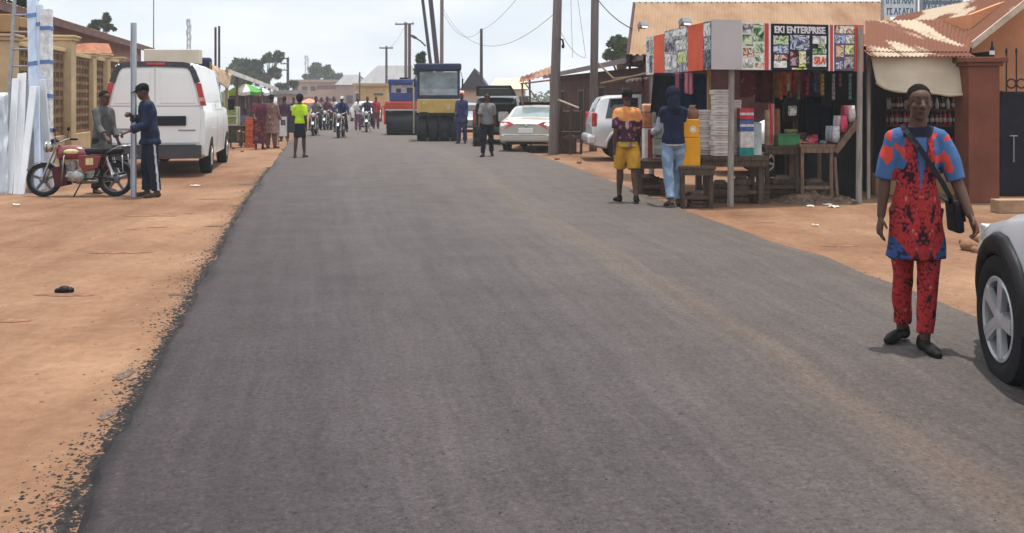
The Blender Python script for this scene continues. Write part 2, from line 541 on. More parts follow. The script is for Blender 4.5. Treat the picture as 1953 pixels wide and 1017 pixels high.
for y in ys:
    fade = 1.0 if y < 30 else 0.6
    jl = (noise.noise((y * 1.3, 3, 0)) * 0.07 + noise.noise((y * 6, 9, 0)) * 0.03) * fade
    jr = (noise.noise((y * 0.9, 31, 0)) * 0.09 + noise.noise((y * 5, 19, 0)) * 0.03) * fade
    a, b_ = edge_at(L_EDGE, y) + jl, edge_at(R_EDGE, y) + jr
    rv.append((a - 0.05 - 0.02 * noise.noise((y * 9, 5, 0)), y, -0.01)); ruv.append((0, y))
    for k in range(nu + 1):
        u = k / nu
        rv.append((a + (b_ - a) * u, y, ROAD_Z)); ruv.append((u, y))
    rv.append((b_ + 0.035, y, -0.01)); ruv.append((1, y))
q = nu + 3
for j in range(len(ys) - 1):
    for k in range(q - 1):
        rf.append((j * q + k, j * q + k + 1, (j + 1) * q + k + 1, (j + 1) * q + k))
me = bpy.data.meshes.new('road')
me.from_pydata(rv, [], rf)
ul = me.uv_layers.new(name='lane')
for lp in me.loops: ul.data[lp.index].uv = ruv[lp.vertex_index]
me.materials.append(road_material())
ro = bpy.data.objects.new('road', me)
COL.objects.link(ro)
struct(ro)

# loose tar thrown over the edge of the new road, and small stones
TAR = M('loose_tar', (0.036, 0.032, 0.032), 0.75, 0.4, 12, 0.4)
cr = MB()
rnd = random.Random(3)
def crumb(mb, x, y, s, z=0.0):
    n_ = 5
    pts = []
    for k in range(n_):
        t = 2 * math.pi * (k + rnd.random() * 0.6) / n_
        pts.append((x + math.cos(t) * s * rnd.uniform(.6, 1.2), y + math.sin(t) * s * rnd.uniform(.6, 1.2), z))
    top = (x, y, z + s * rnd.uniform(.25, .6))
    mb.add(pts + [top], [(k, (k + 1) % n_, n_) for k in range(n_)])
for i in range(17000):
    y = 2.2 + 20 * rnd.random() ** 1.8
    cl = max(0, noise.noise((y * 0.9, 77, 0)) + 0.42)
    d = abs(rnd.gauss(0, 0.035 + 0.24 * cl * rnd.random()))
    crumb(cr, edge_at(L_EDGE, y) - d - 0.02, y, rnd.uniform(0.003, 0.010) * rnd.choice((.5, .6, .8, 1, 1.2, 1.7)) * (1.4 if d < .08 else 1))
for i in range(1600):
    y = 6 + 16 * rnd.random()
    crumb(cr, edge_at(R_EDGE, y) + abs(rnd.gauss(0, 0.06)) - 0.02, y, rnd.uniform(0.003, 0.012))
for i in range(420):
    y = 2.6 + 9 * rnd.random() ** 1.5
    crumb(cr, edge_at(L_EDGE, y) + rnd.random() ** 1.6 * (edge_at(R_EDGE, y) - edge_at(L_EDGE, y)), y, rnd.uniform(0.003, 0.008), ROAD_Z)
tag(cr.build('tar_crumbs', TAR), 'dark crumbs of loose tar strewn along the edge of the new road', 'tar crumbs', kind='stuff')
GRAVEL = M('pebble', (0.22, 0.115, 0.07), 0.9, 0.4, 20)
cr = MB()
for i in range(5200):
    if rnd.random() < 0.6:
        y = 3 + 20 * rnd.random() ** 1.4
        x = edge_at(L_EDGE, y) - 0.15 - rnd.random() * 3.6
    else:
        y = 6.5 + 14 * rnd.random(); x = edge_at(R_EDGE, y) + 0.1 + rnd.random() * 2.6
    crumb(cr, x, y, rnd.choice((0.004, 0.006, 0.008, 0.012, 0.02)))
tag(cr.build('gravel', GRAVEL), 'small reddish pebbles scattered over the bare earth verges', 'gravel', kind='stuff')
# spilled patches of tar soaked into the earth beside the road
PATCH = M('tar_stain', (0.085, 0.06, 0.05), 0.9, 0.4, 18, 0.4)
st = MB()
def blot(px, py, wx, wy, seed):
    c = GP(px, py)
    N = 26
    pts = []
    for k in range(N):
        t = 2 * math.pi * k / N
        r_ = 1 + 0.55 * noise.noise((math.cos(t) * 2.2, math.sin(t) * 2.2, seed)) + 0.25 * noise.noise((math.cos(t) * 7, math.sin(t) * 7, seed))
        pts.append((c.x + math.cos(t) * wx * r_, c.y + math.sin(t) * wy * r_, 0.004))
    st.add(pts + [(c.x, c.y, 0.007)], [(k, (k + 1) % N, N) for k in range(N)])
for a in ((352, 563, .13, .05, 2), (478, 352, .22, .16, 4), (458, 393, .12, .08, 5), (408, 432, .12, .05, 6), (404, 478, .07, .05, 16)):
    blot(*a)
struct(st.build('tar_stain', PATCH))
PATCH2 = M('damp_stain', (0.20, 0.10, 0.06), 0.95, 0.35, 9, 0.4)
st = MB()
for a in ((285, 412, .42, .07, 10), (225, 482, .30, .07, 11), (340, 408, .22, .05, 12), (125, 563, .26, .05, 13), (20, 612, .14, .06, 14), (405, 380, .25, .06, 15), (60, 420, .12, .04, 21), (430, 330, .4, .1, 22), (300, 434, .12, .04, 23), (250, 438, .08, .03, 24), (40, 420, .06, .04, 25), (1600, 470, .2, .05, 26), (1760, 455, .18, .04, 27), (1460, 425, .15, .04, 28)):
    blot(*a)
struct(st.build('damp_stain', PATCH2))
PATCH3 = M('grey_dust_patch', (0.10, 0.092, 0.095), 0.85, 0.5, 40, 0.5, col2=(0.20, 0.135, 0.10))
st = MB()
for a in ((238, 716, .04, .11, 41), (206, 792, .035, .09, 42)):
    blot(*a)
struct(st.build('grey_patch', PATCH3))
# black lump on the earth at the left
lump = MB()
c = GP(122, 558)
for (dx, dy, s) in ((0, 0, .045), (.04, .01, .035), (-.045, .0, .03), (.0, .02, .04)): lump.ell((c.x + dx, c.y + dy, s * .5), (s * 1.2, s, s * .8), n=10)
tag(lump.build('rubbish_lump', BLACK, smooth=True), 'small black lump of rubbish lying on the bare earth at the left', 'rubbish')
# litter on the verges
PAPER = M('litter', (0.62, 0.58, 0.52), 0.8, 0.1)
for (px, py, s, lab) in ((30, 393, .06, 'pale scrap of litter on the earth below the leaning boards'), (372, 356, .09, 'white litter on the earth behind the van'), (1555, 432, .04, 'white scrap of litter on the earth below the kiosk'), (825, 331, .08, 'pale flat scrap lying on the middle of the road'), (957, 338, .07, 'pale flat scrap lying on the right side of the road')):
    c = GP(px, py); b = MB()
    b.grid(lambda u, v: (c.x + (u - .5) * s * 2, c.y + (v - .5) * s, .026 + .014 * noise.noise((u * 3, v * 3, px)) ), 5, 4, 0.003)
    tag(b.build('litter_scrap', PAPER), lab, 'litter')
# ------------------------------------------------------------------ buildings
def px_thing(name, label, cat, px, Z, group=None, z=0):
    return thing(name, label, cat, (gx(px, Z), Z, z), 0, group)
RUSTROOF = rust('rusty_sheet', (0.30, 0.19, 0.13), (0.14, 0.055, 0.038), 0.9)
RUSTTAN = rust('tan_rusty_sheet', (0.31, 0.205, 0.13), (0.21, 0.115, 0.07), 0.9, 0.38, 0.66, stretch=(1.5, .5, .5))
RUSTMIX = rust('patchy_rusty_sheet', (0.44, 0.35, 0.26), (0.155, 0.066, 0.042), 0.85, 0.415, 0.46, stretch=(1.5, 0.35, 0.35))
MAROONW = M('maroon_wall', (0.075, 0.026, 0.026), 0.85, 0.3, 2, 0.2)
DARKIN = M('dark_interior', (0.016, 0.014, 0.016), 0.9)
PINKW = M('pink_plaster', (0.32, 0.175, 0.14), 0.9, 0.18, 1.2, 0.2, bscale=40)
CREAM = M('cream_plaster', (0.47, 0.345, 0.20), 0.85, 0.15, 1.5, 0.2, bscale=50)
CREAMD = M('tan_plaster', (0.33, 0.20, 0.10), 0.85, 0.15, 1.5, 0.2, bscale=50)
BLOCK = M('breeze_block', (0.20, 0.125, 0.07), 0.9, 0.25, 3, 0.3)
ORANGEW = M('orange_plaster', (0.50, 0.215, 0.105), 0.85, 0.14, 1.3, 0.2, bscale=50)
BROWNCOL = M('brown_column_paint', (0.155, 0.052, 0.032), 0.7, 0.2, 2.0, 0.15)
GREYROOF = M('grey_sheet', (0.21, 0.205, 0.21), 0.7, 0.15, 0.8, stretch=(4, 0.3, .3))
FASCIA = M('fascia_board', (0.15, 0.085, 0.075), 0.8, 0.25, 3)

# --- fence with breeze blocks on the left, line X = -6 - .21 Z
def fx(Z, a=-6.0): return a - 0.21 * Z
def fence_pillar(px, Z, w, ztop, label):
    t = thing('fence_pillar', label, 'gate pillar', (gx(px, Z), Z, 0), 12, 'cream pillars of the house fence')
    b = MB(); b.bx(-w / 2, w / 2, -w / 2, w / 2, 0, ztop - .12); b.build('shaft', CREAM, t, bevel=.015)
    b = MB(); b.bx(-w * .62, w * .62, -w * .62, w * .62, ztop - .12, ztop - .05); b.bx(-w * .70, w * .70, -w * .70, w * .70, ztop - .05, ztop); b.build('cap', CREAM, t, bevel=.012)
pil = [(8, 18.2, .42, 2.85), (60, 20.2, .42, 2.9), (121, 22.6, .47, 3.12), (168, 25.1, .36, 2.84), (195, 26.8, .38, 2.88), (222, 28.9, .38, 2.88)]
for (px, Z, w, zt), lb in zip(pil, ('cream fence pillar at the far left behind the wrapped boards', 'cream fence pillar behind the ladder', 'tallest cream fence pillar beside the tall wrapped bundles', 'cream fence pillar in the middle, above the standing man', 'cream fence pillar just left of the white van', 'cream fence pillar mostly hidden behind the white van')):
    fence_pillar(px, Z, w, zt, lb)
def fence_panel(i, label):
    (pa, Za, wa, za), (pb, Zb, wb, zb) = pil[i], pil[i + 1]
    A, B = Vector((gx(pa, Za), Za, 0)), Vector((gx(pb, Zb), Zb, 0))
    d = (B - A).normalized(); nrm = Vector((-d.y, d.x, 0))
    A += d * (wa / 2 + .03); B -= d * (wb / 2 + .03)
    ang = math.degrees(math.atan2(d.y, d.x)); Lg = (B - A).length
    t = thing('breeze_block_fence', label, 'fence', tuple(A), ang, 'breeze block fence panels of the house')
    b = MB(); b.bx(0, Lg, -.11, .11, 0, .75); b.build('base_wall', CREAM, t, bevel=.01)
    b = MB(); ztop = min(za, zb) - .18
    n_ = max(3, int(Lg / .28)); st_ = Lg / n_
    for k in range(n_ + 1):
        x = k * st_; b.bx(max(0, x - .03), min(Lg, x + .03), -.07, .07, .752, ztop)
    rows = int((ztop - .75) / .21)
    for r_ in range(rows + 1):
        z = .79 + r_ * (ztop - .83) / rows
        for k in range(n_):
            b.bx(k * st_ + .032, (k + 1) * st_ - .032, -.065, .065, z - .035, z + .045)
    b.build('pierced_blocks', BLOCK, t)
    b = MB(); b.bx(-.02, Lg + .02, -.13, .13, ztop + .002, ztop + .09); b.build('coping', CREAM, t, bevel=.01)
for i, lb in enumerate(('pierced breeze block fence panel at the far left behind the ladder', 'pierced breeze block fence panel behind the tall wrapped bundles', 'pierced breeze block fence panel right of the tallest cream pillar', 'short pierced fence panel left of the standing man in grey', 'short pierced fence panel half hidden by the white van')):
    fence_panel(i, lb)
# small tiled gate roof between the pillars
t = px_thing('gate_roof', 'small rust red hipped gate roof rising behind the cream pillars', 'gate roof', 160, 27.2)
c0 = gx(160, 27.2)
b = MB(); Z0 = 27.2
p = [W(139, 103, Z0) - Vector((c0, Z0, 0)), W(181, 101, Z0) - Vector((c0, Z0, 0)), W(174, 82, Z0 + .5) - Vector((c0, Z0, 0)), W(147, 84, Z0 + .5) - Vector((c0, Z0, 0))]
b.prism(p, (0, 1.2, .05)); b.build('roof', M('gate_tiles', (0.32, 0.13, 0.075), .8, .25, 4, .2), t)
b = MB(); b.bx(-.28, -.1, .2, .5, 0, gz(100, Z0) - .02); b.bx(.1, .28, .2, .5, 0, gz(100, Z0) - .02); b.build('post', CREAM, t)

# --- long pink house with rusty roof, eave X = -9 - .21 Z
t = thing('long_house', 'long pinkish house with a low rusty roof behind the cream fence', 'house', (-14.5, 30, 0))
def hx(Z, a=-9.0): return a - 0.21 * Z
b = MB()
wa, wb = 25.0, 53.0
A, B = Vector((hx(wa) - .7, wa, 0)), Vector((hx(wb) - .7, wb, 0))
back = Vector((-9, -1.9, 0))
b.prism([A, B, B + back, A + back], (0, 0, 4.45)); b.build('wall', PINKW, t, world=True)
ea, eb = Vector((hx(wa - .6), wa - .6, 4.42)), Vector((hx(wb + .6), wb + .6, 4.42))
up = Vector((-5.4, -1.15, 1.75))
b = MB(); b.corr(eb, ea, ea + up, eb + up, 95, .02, .012)
b.corr(eb + up, ea + up, ea + up + Vector((-5.4, -1.15, -1.75)), eb + up + Vector((-5.4, -1.15, -1.75)), 95, .02, .012)
b.build('roof', RUSTROOF, t, world=True, smooth=True, angle=50)
b = MB(); b.beam(ea - Vector((.03, 0, .12)), eb - Vector((.03, 0, .12)), .05, .26); b.beam(ea - Vector((0, 0.02, .1)), ea + up - Vector((0, 0.02, .1)), .05, .26)
b.build('fascia', FASCIA, t, world=True)
for k, Z in enumerate((29, 34, 39, 45)):
    w = MB(); x = hx(Z) - .68; w.beam((x, Z, 2.6), (x - .21 * 1.6, Z + 1.6, 2.6), .1, 1.3); f = w.build('window', M('dark_window', (.03, .03, .035), .3), t, world=True)
    w = MB(); w.beam((x + .03, Z - .1, 1.88), (x + .03 - .21 * 1.8, Z + 1.7, 1.88), .16, .1); w.build('sill', CREAM, f, world=True)

# --- tan house at the far left, behind the fence
t = thing('tan_house', 'tan house with dark windows at the far left behind the ladder', 'house', (-13.2, 23.5, 0))
b = MB(); b.bx(-18, -11.75, 23.0, 23.3, 0, 3.3); b.build('wall', CREAMD, t, world=True)
b = MB(); b.bx(-18, -11.6, 22.2, 23.0, 3.3, 3.55); b.bx(-18, -11.6, 22.1, 22.2, 3.18, 3.6); b.build('balcony', CREAMD, t, world=True, bevel=.02)
for x in (-12.6, -14.2):
    b = MB(); b.bx(x - .5, x + .5, 22.955, 22.998, 1.0, 2.5); f = b.build('window', M('dark_window', (.03, .03, .035), .3), t, world=True)
    b = MB()
    for (u0, u1, v0, v1) in ((-.58, -.5, .9, 2.6), (.5, .58, .9, 2.6), (-.5, .5, 2.5, 2.6), (-.62, .62, .82, .9)): b.bx(x + u0, x + u1, 22.93, 22.998, v0, v1)
    b.build('frame', BROWNCOL, f, world=True)

# --- kiosk with picture boards
K1, K2, K3 = Vector((gx(1357, 13.95), 13.95, 0)), Vector((gx(1647, 14.65), 14.65, 0)), Vector((gx(1236, 17.1), 17.1, 0))
ZB, ZT = 2.05, 2.78
t_k = thing('market_kiosk', 'open market kiosk hung with red, black and picture boards', 'kiosk', (4.0, 15.6, 0))
fd = (K2 - K1).normalized(); fn = Vector((fd.y, -fd.x, 0))
ld = (K3 - K1).normalized(); ln = Vector((ld.y, -ld.x, 0)); ln = -ln if ln.y > 0 and ln.x > 0 else ln
if ln.x > 0: ln = -ln
FL, LL = (K2 - K1).length, (K3 - K1).length
POSTM = M('old_post', (0.26, 0.225, 0.20), .85, .25, 4, .3, stretch=(5, 5, .6))
for (px, Z, r_) in ((1393, 14.15, .045), (1638, 14.58, .045), (1243, 17.05, .04)):
    b = MB(); x = gx(px, Z); b.tube([(x, Z, 0), (x + .012, Z + .01, 1.2), (x + .03, Z + .02, ZT - .05)], [r_ * 1.1, r_, r_ * .95], 8)
    b.build('post', POSTM, t_k, world=True, smooth=True, angle=40)
for p in (Vector((5.35, 17.8, 0)), Vector((2.6, 17.6, 0))):
    b = MB(); b.beam(p, p + Vector((0, 0, 2.7)), .08, .08); b.build('post', WOOD, t_k, world=True)
b = MB(); b.corr(K1 + Vector((.05, .1, ZT - .16)), K2 + Vector((0, .1, ZT - .16)), Vector((5.5, 18.0, 2.62)), Vector((2.5, 18.0, 2.62)), 14, .018, .008)
b.build('roof', RUSTTAN, t_k, world=True, smooth=True, angle=50)
b = MB()
b.beam(K1 + Vector((0.02, .09, ZB + .06)), K2 + Vector((0, .09, ZB + .06)), .06, .09); b.beam(K1 + Vector((.09, .02, ZB + .06)), K3 + Vector((.09, 0, ZB + .06)), .06, .09)
b.build('beam', WOODD, t_k, world=True)
ORANGEP = M('orange_board', (0.62, 0.085, 0.03), .55, .12, 3)
REDP = M('red_board', (0.50, 0.05, 0.045), .55, .12, 3)
DARKP = M('black_print', (0.018, 0.016, 0.035), .45, .2, 4)
GREYP = M('plain_grey_panel', (0.42, 0.385, 0.395), .6, .05, 1.5)
WHITEP = M('white_print', (0.62, 0.60, 0.60), .5, .1, 6)
def board(o, d, nrm, u0, u1, zb, zt, mat, th=.03, out=0.0, name='board'):
    b = MB(); a = o + d * u0 + nrm * (out - th); c = o + d * u1 + nrm * (out - th)
    b.prism([a + Vector((0, 0, zb)), c + Vector((0, 0, zb)), c + Vector((0, 0, zt)), a + Vector((0, 0, zt))], nrm * th)
    return b.build(name, mat, t_k, world=True)
def fu(px):
    """position along the front board line for a photo column"""
    k = (px - CX) / F
    return (k * K1.y - K1.x) / (fd.x - k * fd.y)
def lu(px):
    k = (px - CX) / F
    return (k * K1.y - K1.x) / (ld.x - k * ld.y)
def photo_print(name, cols, scale, seed):
    """printed photograph: soft shapes of several inks"""
    m = M(name, cols[0], .5, .1, scale)
    n, l = m.node_tree.nodes, m.node_tree.links
    rp = [x for x in n if x.type == 'VALTORGB'][0]
    nt = [x for x in n if x.type == 'TEX_NOISE'][0]
    nt.inputs['Scale'].default_value = scale * .55; nt.inputs['Detail'].default_value = 1.5; nt.inputs['Distortion'].default_value = .8; nt.inputs['Roughness'].default_value = .45
    [x for x in n if x.type == 'MAPPING'][0].inputs['Location'].default_value = (seed, seed * 2.3, seed * .7)
    el = rp.color_ramp.elements
    while len(el) < len(cols): el.new(.5)
    for k, cc_ in enumerate(cols):
        el[k].position = .30 + .42 * k / (len(cols) - 1); el[k].color = (*srgb(cc_), 1)
    rp.color_ramp.interpolation = 'EASE'
    return m
PIC = [photo_print('print_green', ('#24402c', '#5f8a5c', '#c9cfae', '#3c6a45', '#dfe0cf', '#8a6a4a'), 13, 1), photo_print('print_food', ('#4a221c', '#a0563f', '#d9c2ab', '#7c3a30', '#e3dccf', '#3f5a38'), 13, 2),
       photo_print('print_grey', ('#37353a', '#77727a', '#b9b4b4', '#4f4b52', '#d0cccb', '#8b8478'), 12, 3), photo_print('print_pale', ('#8b8f92', '#cfd0cd', '#e6e4df', '#7e8a78', '#d8d3cf', '#a9a4ac'), 11, 4),
       photo_print('print_blue', ('#1e2748', '#5b6d96', '#c2c8d6', '#34406a', '#e0dfe0', '#7a6f7c'), 14, 5), photo_print('print_yellow', ('#4e5a22', '#b5b64a', '#dfe0a5', '#7d8a35', '#e8e6cc', '#6a7440'), 12, 6),
       photo_print('print_dark', ('#141320', '#38364a', '#77747f', '#1d1b2c', '#a5a1a8', '#2b2938'), 13, 7), photo_print('print_wine', ('#2a1018', '#6b3446', '#b59aa0', '#401c28', '#d7cbca', '#54303c'), 12, 8)]
def pics(par, o, d, nrm, u0, u1, zb, zt, cells):
    """printed pictures on a board: (x0, x1, y0, y1 fractions, print)"""
    for (a0, a1, b0, b1, k) in cells:
        b = MB(); A = o + d * (u0 + (u1 - u0) * a0) + nrm * .001; C = o + d * (u0 + (u1 - u0) * a1) + nrm * .001
        za, zc = zb + (zt - zb) * b0, zb + (zt - zb) * b1
        b.prism([A + Vector((0, 0, za)), C + Vector((0, 0, za)), C + Vector((0, 0, zc)), A + Vector((0, 0, zc))], nrm * .004)
        b.build('picture', PIC[k] if isinstance(k, int) else k, par, world=True)
def put_text(par, txt, size, o, d, nrm, u, z, mat, wmax=None, hscale=1.0):
    me_ = text_mesh(txt, size)
    me_.materials.append(mat)
    xs = [v.co.x for v in me_.vertices]; w_ = max(xs) - min(xs)
    k = (wmax / w_) if wmax else 1
    ang = math.atan2(d.y, d.x)
    mt = Matrix.Rotation(ang, 4, 'Z') @ Matrix.Rotation(R(90), 4, 'X') @ Matrix.Diagonal((k, hscale, 1, 1))
    me_.transform(mt)
    ob = bpy.data.objects.new('lettering', me_); COL.objects.link(ob); ob.parent = par
    q = Vector(); pp = par
    while pp: q += pp.location; pp = pp.parent
    ob.location = o + d * u + nrm * .008 + Vector((0, 0, z)) - q
    return ob
# front
bd = board(K1, fd, fn, fu(1357), fu(1413), ZB, ZT + .01, GREYP, out=.02); bd['label'] = 'blank pale grey panel'
bd = board(K1, fd, fn, fu(1414.5), fu(1458), ZB, ZT - .02, WHITEP)
pics(bd, K1, fd, fn, fu(1414.5), fu(1458), ZB, ZT - .02, [(.04, .5, .78, .97, 2), (.52, .97, .60, .97, 0), (.04, .5, .50, .74, 0), (.06, .55, .27, .46, 1), (.6, .97, .36, .56, 0), (.05, .5, .04, .22, 3), (.58, .97, .05, .14, 1), (.58, .97, .18, .3, 0)])
bd = board(K1, fd, fn, fu(1458.5), fu(1466), ZB, ZT - .03, REDP); board(K1, fd, fn, fu(1466.3), fu(1470), ZB, ZT - .03, WHITEP)
bd = board(K1, fd, fn, fu(1470.3), fu(1580), ZB, ZT - .03, DARKP); bd['label'] = 'black shop board with white lettering and printed photographs'
u0, u1 = fu(1470.3), fu(1580)
put_text(bd, 'EKI ENTERPRISE', .10, K1, fd, fn, (u0 + u1) / 2 - .005, ZT - .125, WHITEP, wmax=(u1 - u0) * .88, hscale=1.4)
pics(bd, K1, fd, fn, u0, u1, ZB, ZT - .03, [(.04, .30, .55, .74, 0), (.04, .30, .36, .53, 4), (.06, .28, .22, .33, 1), (.05, .27, .05, .20, 3), (.33, .66, .44, .76, 4), (.36, .48, .62, .72, 3), (.54, .64, .50, .60, 3), (.33, .46, .10, .40, 7), (.48, .60, .07, .42, 5), (.60, .66, .10, .3, 6), (.72, .96, .58, .75, PIC[3]), (.82, .94, .48, .60, 0), (.72, .96, .36, .47, 0), (.72, .96, .08, .34, PIC[3]), (.36, .62, .015, .05, 5)])
put_text(bd, 'SRA', .12, K1, fd, fn, u0 + (u1 - u0) * .84, ZB + .145, ORANGEP, wmax=(u1 - u0) * .2, hscale=1.3)
board(K1, fd, fn, fu(1580.3), fu(1583), ZB - .01, ZT - .03, WHITEP); board(K1, fd, fn, fu(1583.3), fu(1588.5), ZB - .01, ZT - .03, REDP); board(K1, fd, fn, fu(1588.8), fu(1591), ZB - .01, ZT - .03, WHITEP)
bd = board(K1, fd, fn, fu(1591.3), fu(1630), ZB, ZT - .03, M('violet_print', (.10, .085, .14), .5, .2, 5))
u0, u1 = fu(1591.3), fu(1630)
pics(bd, K1, fd, fn, u0, u1, ZB, ZT - .03, [(.03, .97, .82, .98, 1), (.03, .52, .60, .79, 4), (.55, .97, .60, .79, 3), (.08, .45, .30, .56, 1), (.52, .95, .36, .56, 5), (.08, .4, .04, .2, 4), (.48, .95, .05, .3, 2)])
board(K1, fd, fn, fu(1630.3), fu(1647), ZB - .01, ZT - .02, ORANGEP)
# left side
def lboard(a, c, mat, zb=ZB, zt=ZT - .01): return board(K1, ld, ln, lu(a), lu(c), zb, zt, mat)
bd = lboard(1356, 1341, PIC[6]); pics(bd, K1, ld, ln, lu(1341), lu(1356), ZB, ZT - .01, [(.1, .95, .7, .97, 3), (.2, .95, .42, .66, 2), (.1, .9, .1, .36, 6)])
lboard(1340.5, 1312, ORANGEP)
bd = lboard(1311.5, 1267, PIC[2]); u0, u1 = lu(1311.5), lu(1267)
pics(bd, K1, ld, ln, u0, u1, ZB, ZT - .01, [(.05, .95, .82, .96, 3), (.04, .48, .5, .72, 3), (.06, .4, .2, .45, 5), (.45, .62, .1, .4, 3), (.55, .95, .5, .7, 6), (.7, .97, .08, .44, 3)])
lboard(1266.5, 1247, ORANGEP, zt=ZT - .05)
bd = lboard(1246.5, 1232, PIC[3], zt=ZT - .05); pics(bd, K1, ld, ln, lu(1246.5), lu(1232), ZB, ZT - .05, [(.1, .9, .6, .9, 2), (.15, .5, .05, .5, 6), (.6, .9, .05, .5, 3)])
# inner back of the kiosk
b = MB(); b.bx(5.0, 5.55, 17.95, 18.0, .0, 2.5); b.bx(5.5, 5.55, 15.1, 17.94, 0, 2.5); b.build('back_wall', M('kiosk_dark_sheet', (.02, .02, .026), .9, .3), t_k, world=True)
# spot lamps on top of the boards
def spot_lamp(px, py, Z, lb):
    t = thing('spot_lamp', lb, 'lamp', tuple(W(px, py, Z)), 20, 'lamps on the kiosk boards')
    b = MB(); b.box((0, 0, 0), (.16, .14, .09), (R(-25), 0, 0)); b.build('housing', M('lamp_grey', (.25, .25, .26), .5), t, bevel=.01)
    b = MB(); b.box((0, -.075, -.035), (.12, .012, .05), (R(-25), 0, 0)); b.build('lens', M('lamp_lens', (.8, .8, .8), .2), t)
    b = MB(); b.tube([(0, .05, 0), (0, .16, -.03), (0.02, .18, -.1)], .012, 6); b.build('bracket', STEEL, t)
spot_lamp(1306, 42, 14.75, 'spot lamp with bright lens above the wide orange board')
spot_lamp(1226, 48, 17.0, 'spot lamp at the far left end of the picture boards')

# --- house with tan rusty roof behind the kiosk
t = px_thing('gabled_house', 'house with a wide tan rusty roof rising behind the kiosk', 'house', 1440, 25)
Zr, Ze = 26.5, 22.5
r0, r1 = W(1212, 5, Zr), W(1690, 4, Zr); zr = r0.z
e0, e1 = Vector((gx(1200, Ze), Ze, zr - 1.65)), Vector((gx(1690, Ze) + .3, Ze, zr - 1.65))
b = MB(); b.corr(e0, e1, r1, r0, 42, .022, .012); bk0 = Vector((gx(1203, 29.5), 29.5, e0.z)); b.corr(Vector((e1.x, 29.5, e1.z)), bk0, r0, r1, 42, .022, .012)
b.build('roof', RUSTTAN, t, world=True, smooth=True, angle=50)
b = MB(); b.beam(e0 + Vector((-.04, 0, -.12)), r0 + Vector((-.04, 0, -.12)), .06, .28); b.beam(bk0 + Vector((-.04, 0, -.12)), r0 + Vector((-.04, 0, -.12)), .06, .28); b.build('barge_board', M('dark_maroon_trim', (.05, .02, .025), .7), t, world=True)
b = MB(); b.prism([(e0.x + .4, Ze + .5, 0), (e1.x - .3, Ze + .5, 0), (e1.x - .3, 29, 0), (bk0.x + .35, 29, 0)], (0, 0, zr - 1.7)); b.prism([(e0.x + .4, Ze + .5, zr - 1.699), (bk0.x + .35, 29, zr - 1.699), (r0.x + .35, Zr, zr - .2)], (.2, 0, 0)); b.build('wall', MAROONW, t, world=True)
b = MB()
for (x0, x1) in ((e0.x + .5, e0.x + 1.0),):
    b.bx(x0, x1, Ze + .42, Ze + .498, 2.5, 2.9)
b.build('window', WHITELENS, t, world=True)
# --- picture boards standing above the roofs at the top right
BLUEP = M('blue_lettering', (.035, .11, .20), .5)
PALEB = M('pale_board', (.55, .62, .64), .5, .1, 6)
SLATEB = M('slate_board', (.12, .17, .23), .5, .2, 6)
for (xa, xb, y1_, y2_, mat, lm, lines, lb) in ((1686, 1746, 32, -60, PALEB, BLUEP, ('PRINTING', 'PHOTOS', 'CARDS'), 'pale board with blue lettering standing above the roofs'), (1760, 1832, 26, -60, SLATEB, PALEB, ('BANNERS', 'STAMPS', 'FRAMES'), 'slate blue board with pale lettering standing above the roofs')):
    Z = 23.0
    t = px_thing('roof_sign', lb, 'sign board', (xa + xb) / 2, Z)
    b = MB(); x0, x1 = gx(xa, Z), gx(xb, Z); z0, z1 = gz(y1_, Z), gz(y2_, Z); b.bx(x0, x1, Z, Z + .05, z0, z1); pn = b.build('panel', mat, t, world=True)
    b = MB()
    for x in (x0 - .03, x1 + .03): b.bx(x - .028, x + .028, Z, Z + .06, 0, z1 + .05)
    b.build('frame', STEEL, t, world=True)
    # rows of brush strokes: the writing in the photograph cannot be read
    b = MB(); rr = random.Random(xa)
    for row in range(3):
        x = x0 + .05; zc = z0 + .13 + row * .27
        while x < x1 - .1:
            w_ = rr.uniform(.05, .09)
            k = rr.randrange(4)
            if k == 0: b.box((x + w_ / 2, Z - .004, zc), (.022, .006, .17)); b.box((x + w_ / 2 + .02, Z - .004, zc + .06), (.05, .006, .03))
            elif k == 1: b.box((x + w_ / 2, Z - .004, zc), (.022, .006, .18), (0, .3, 0)); b.box((x + w_ / 2 + .03, Z - .0075, zc), (.02, .006, .18), (0, -.3, 0))
            elif k == 2: b.box((x + .012, Z - .004, zc), (.02, .006, .16)); b.box((x + .055, Z - .004, zc), (.02, .006, .16)); b.box((x + .033, Z - .0075, zc - .07), (.06, .006, .024))
            else: b.box((x + .03, Z - .004, zc + .07), (.07, .006, .026)); b.box((x + .03, Z - .004, zc - .07), (.07, .006, .026)); b.box((x + .02, Z - .0075, zc), (.022, .006, .16))
            x += w_ + .03
    b.build('lettering', lm, pn, world=True)

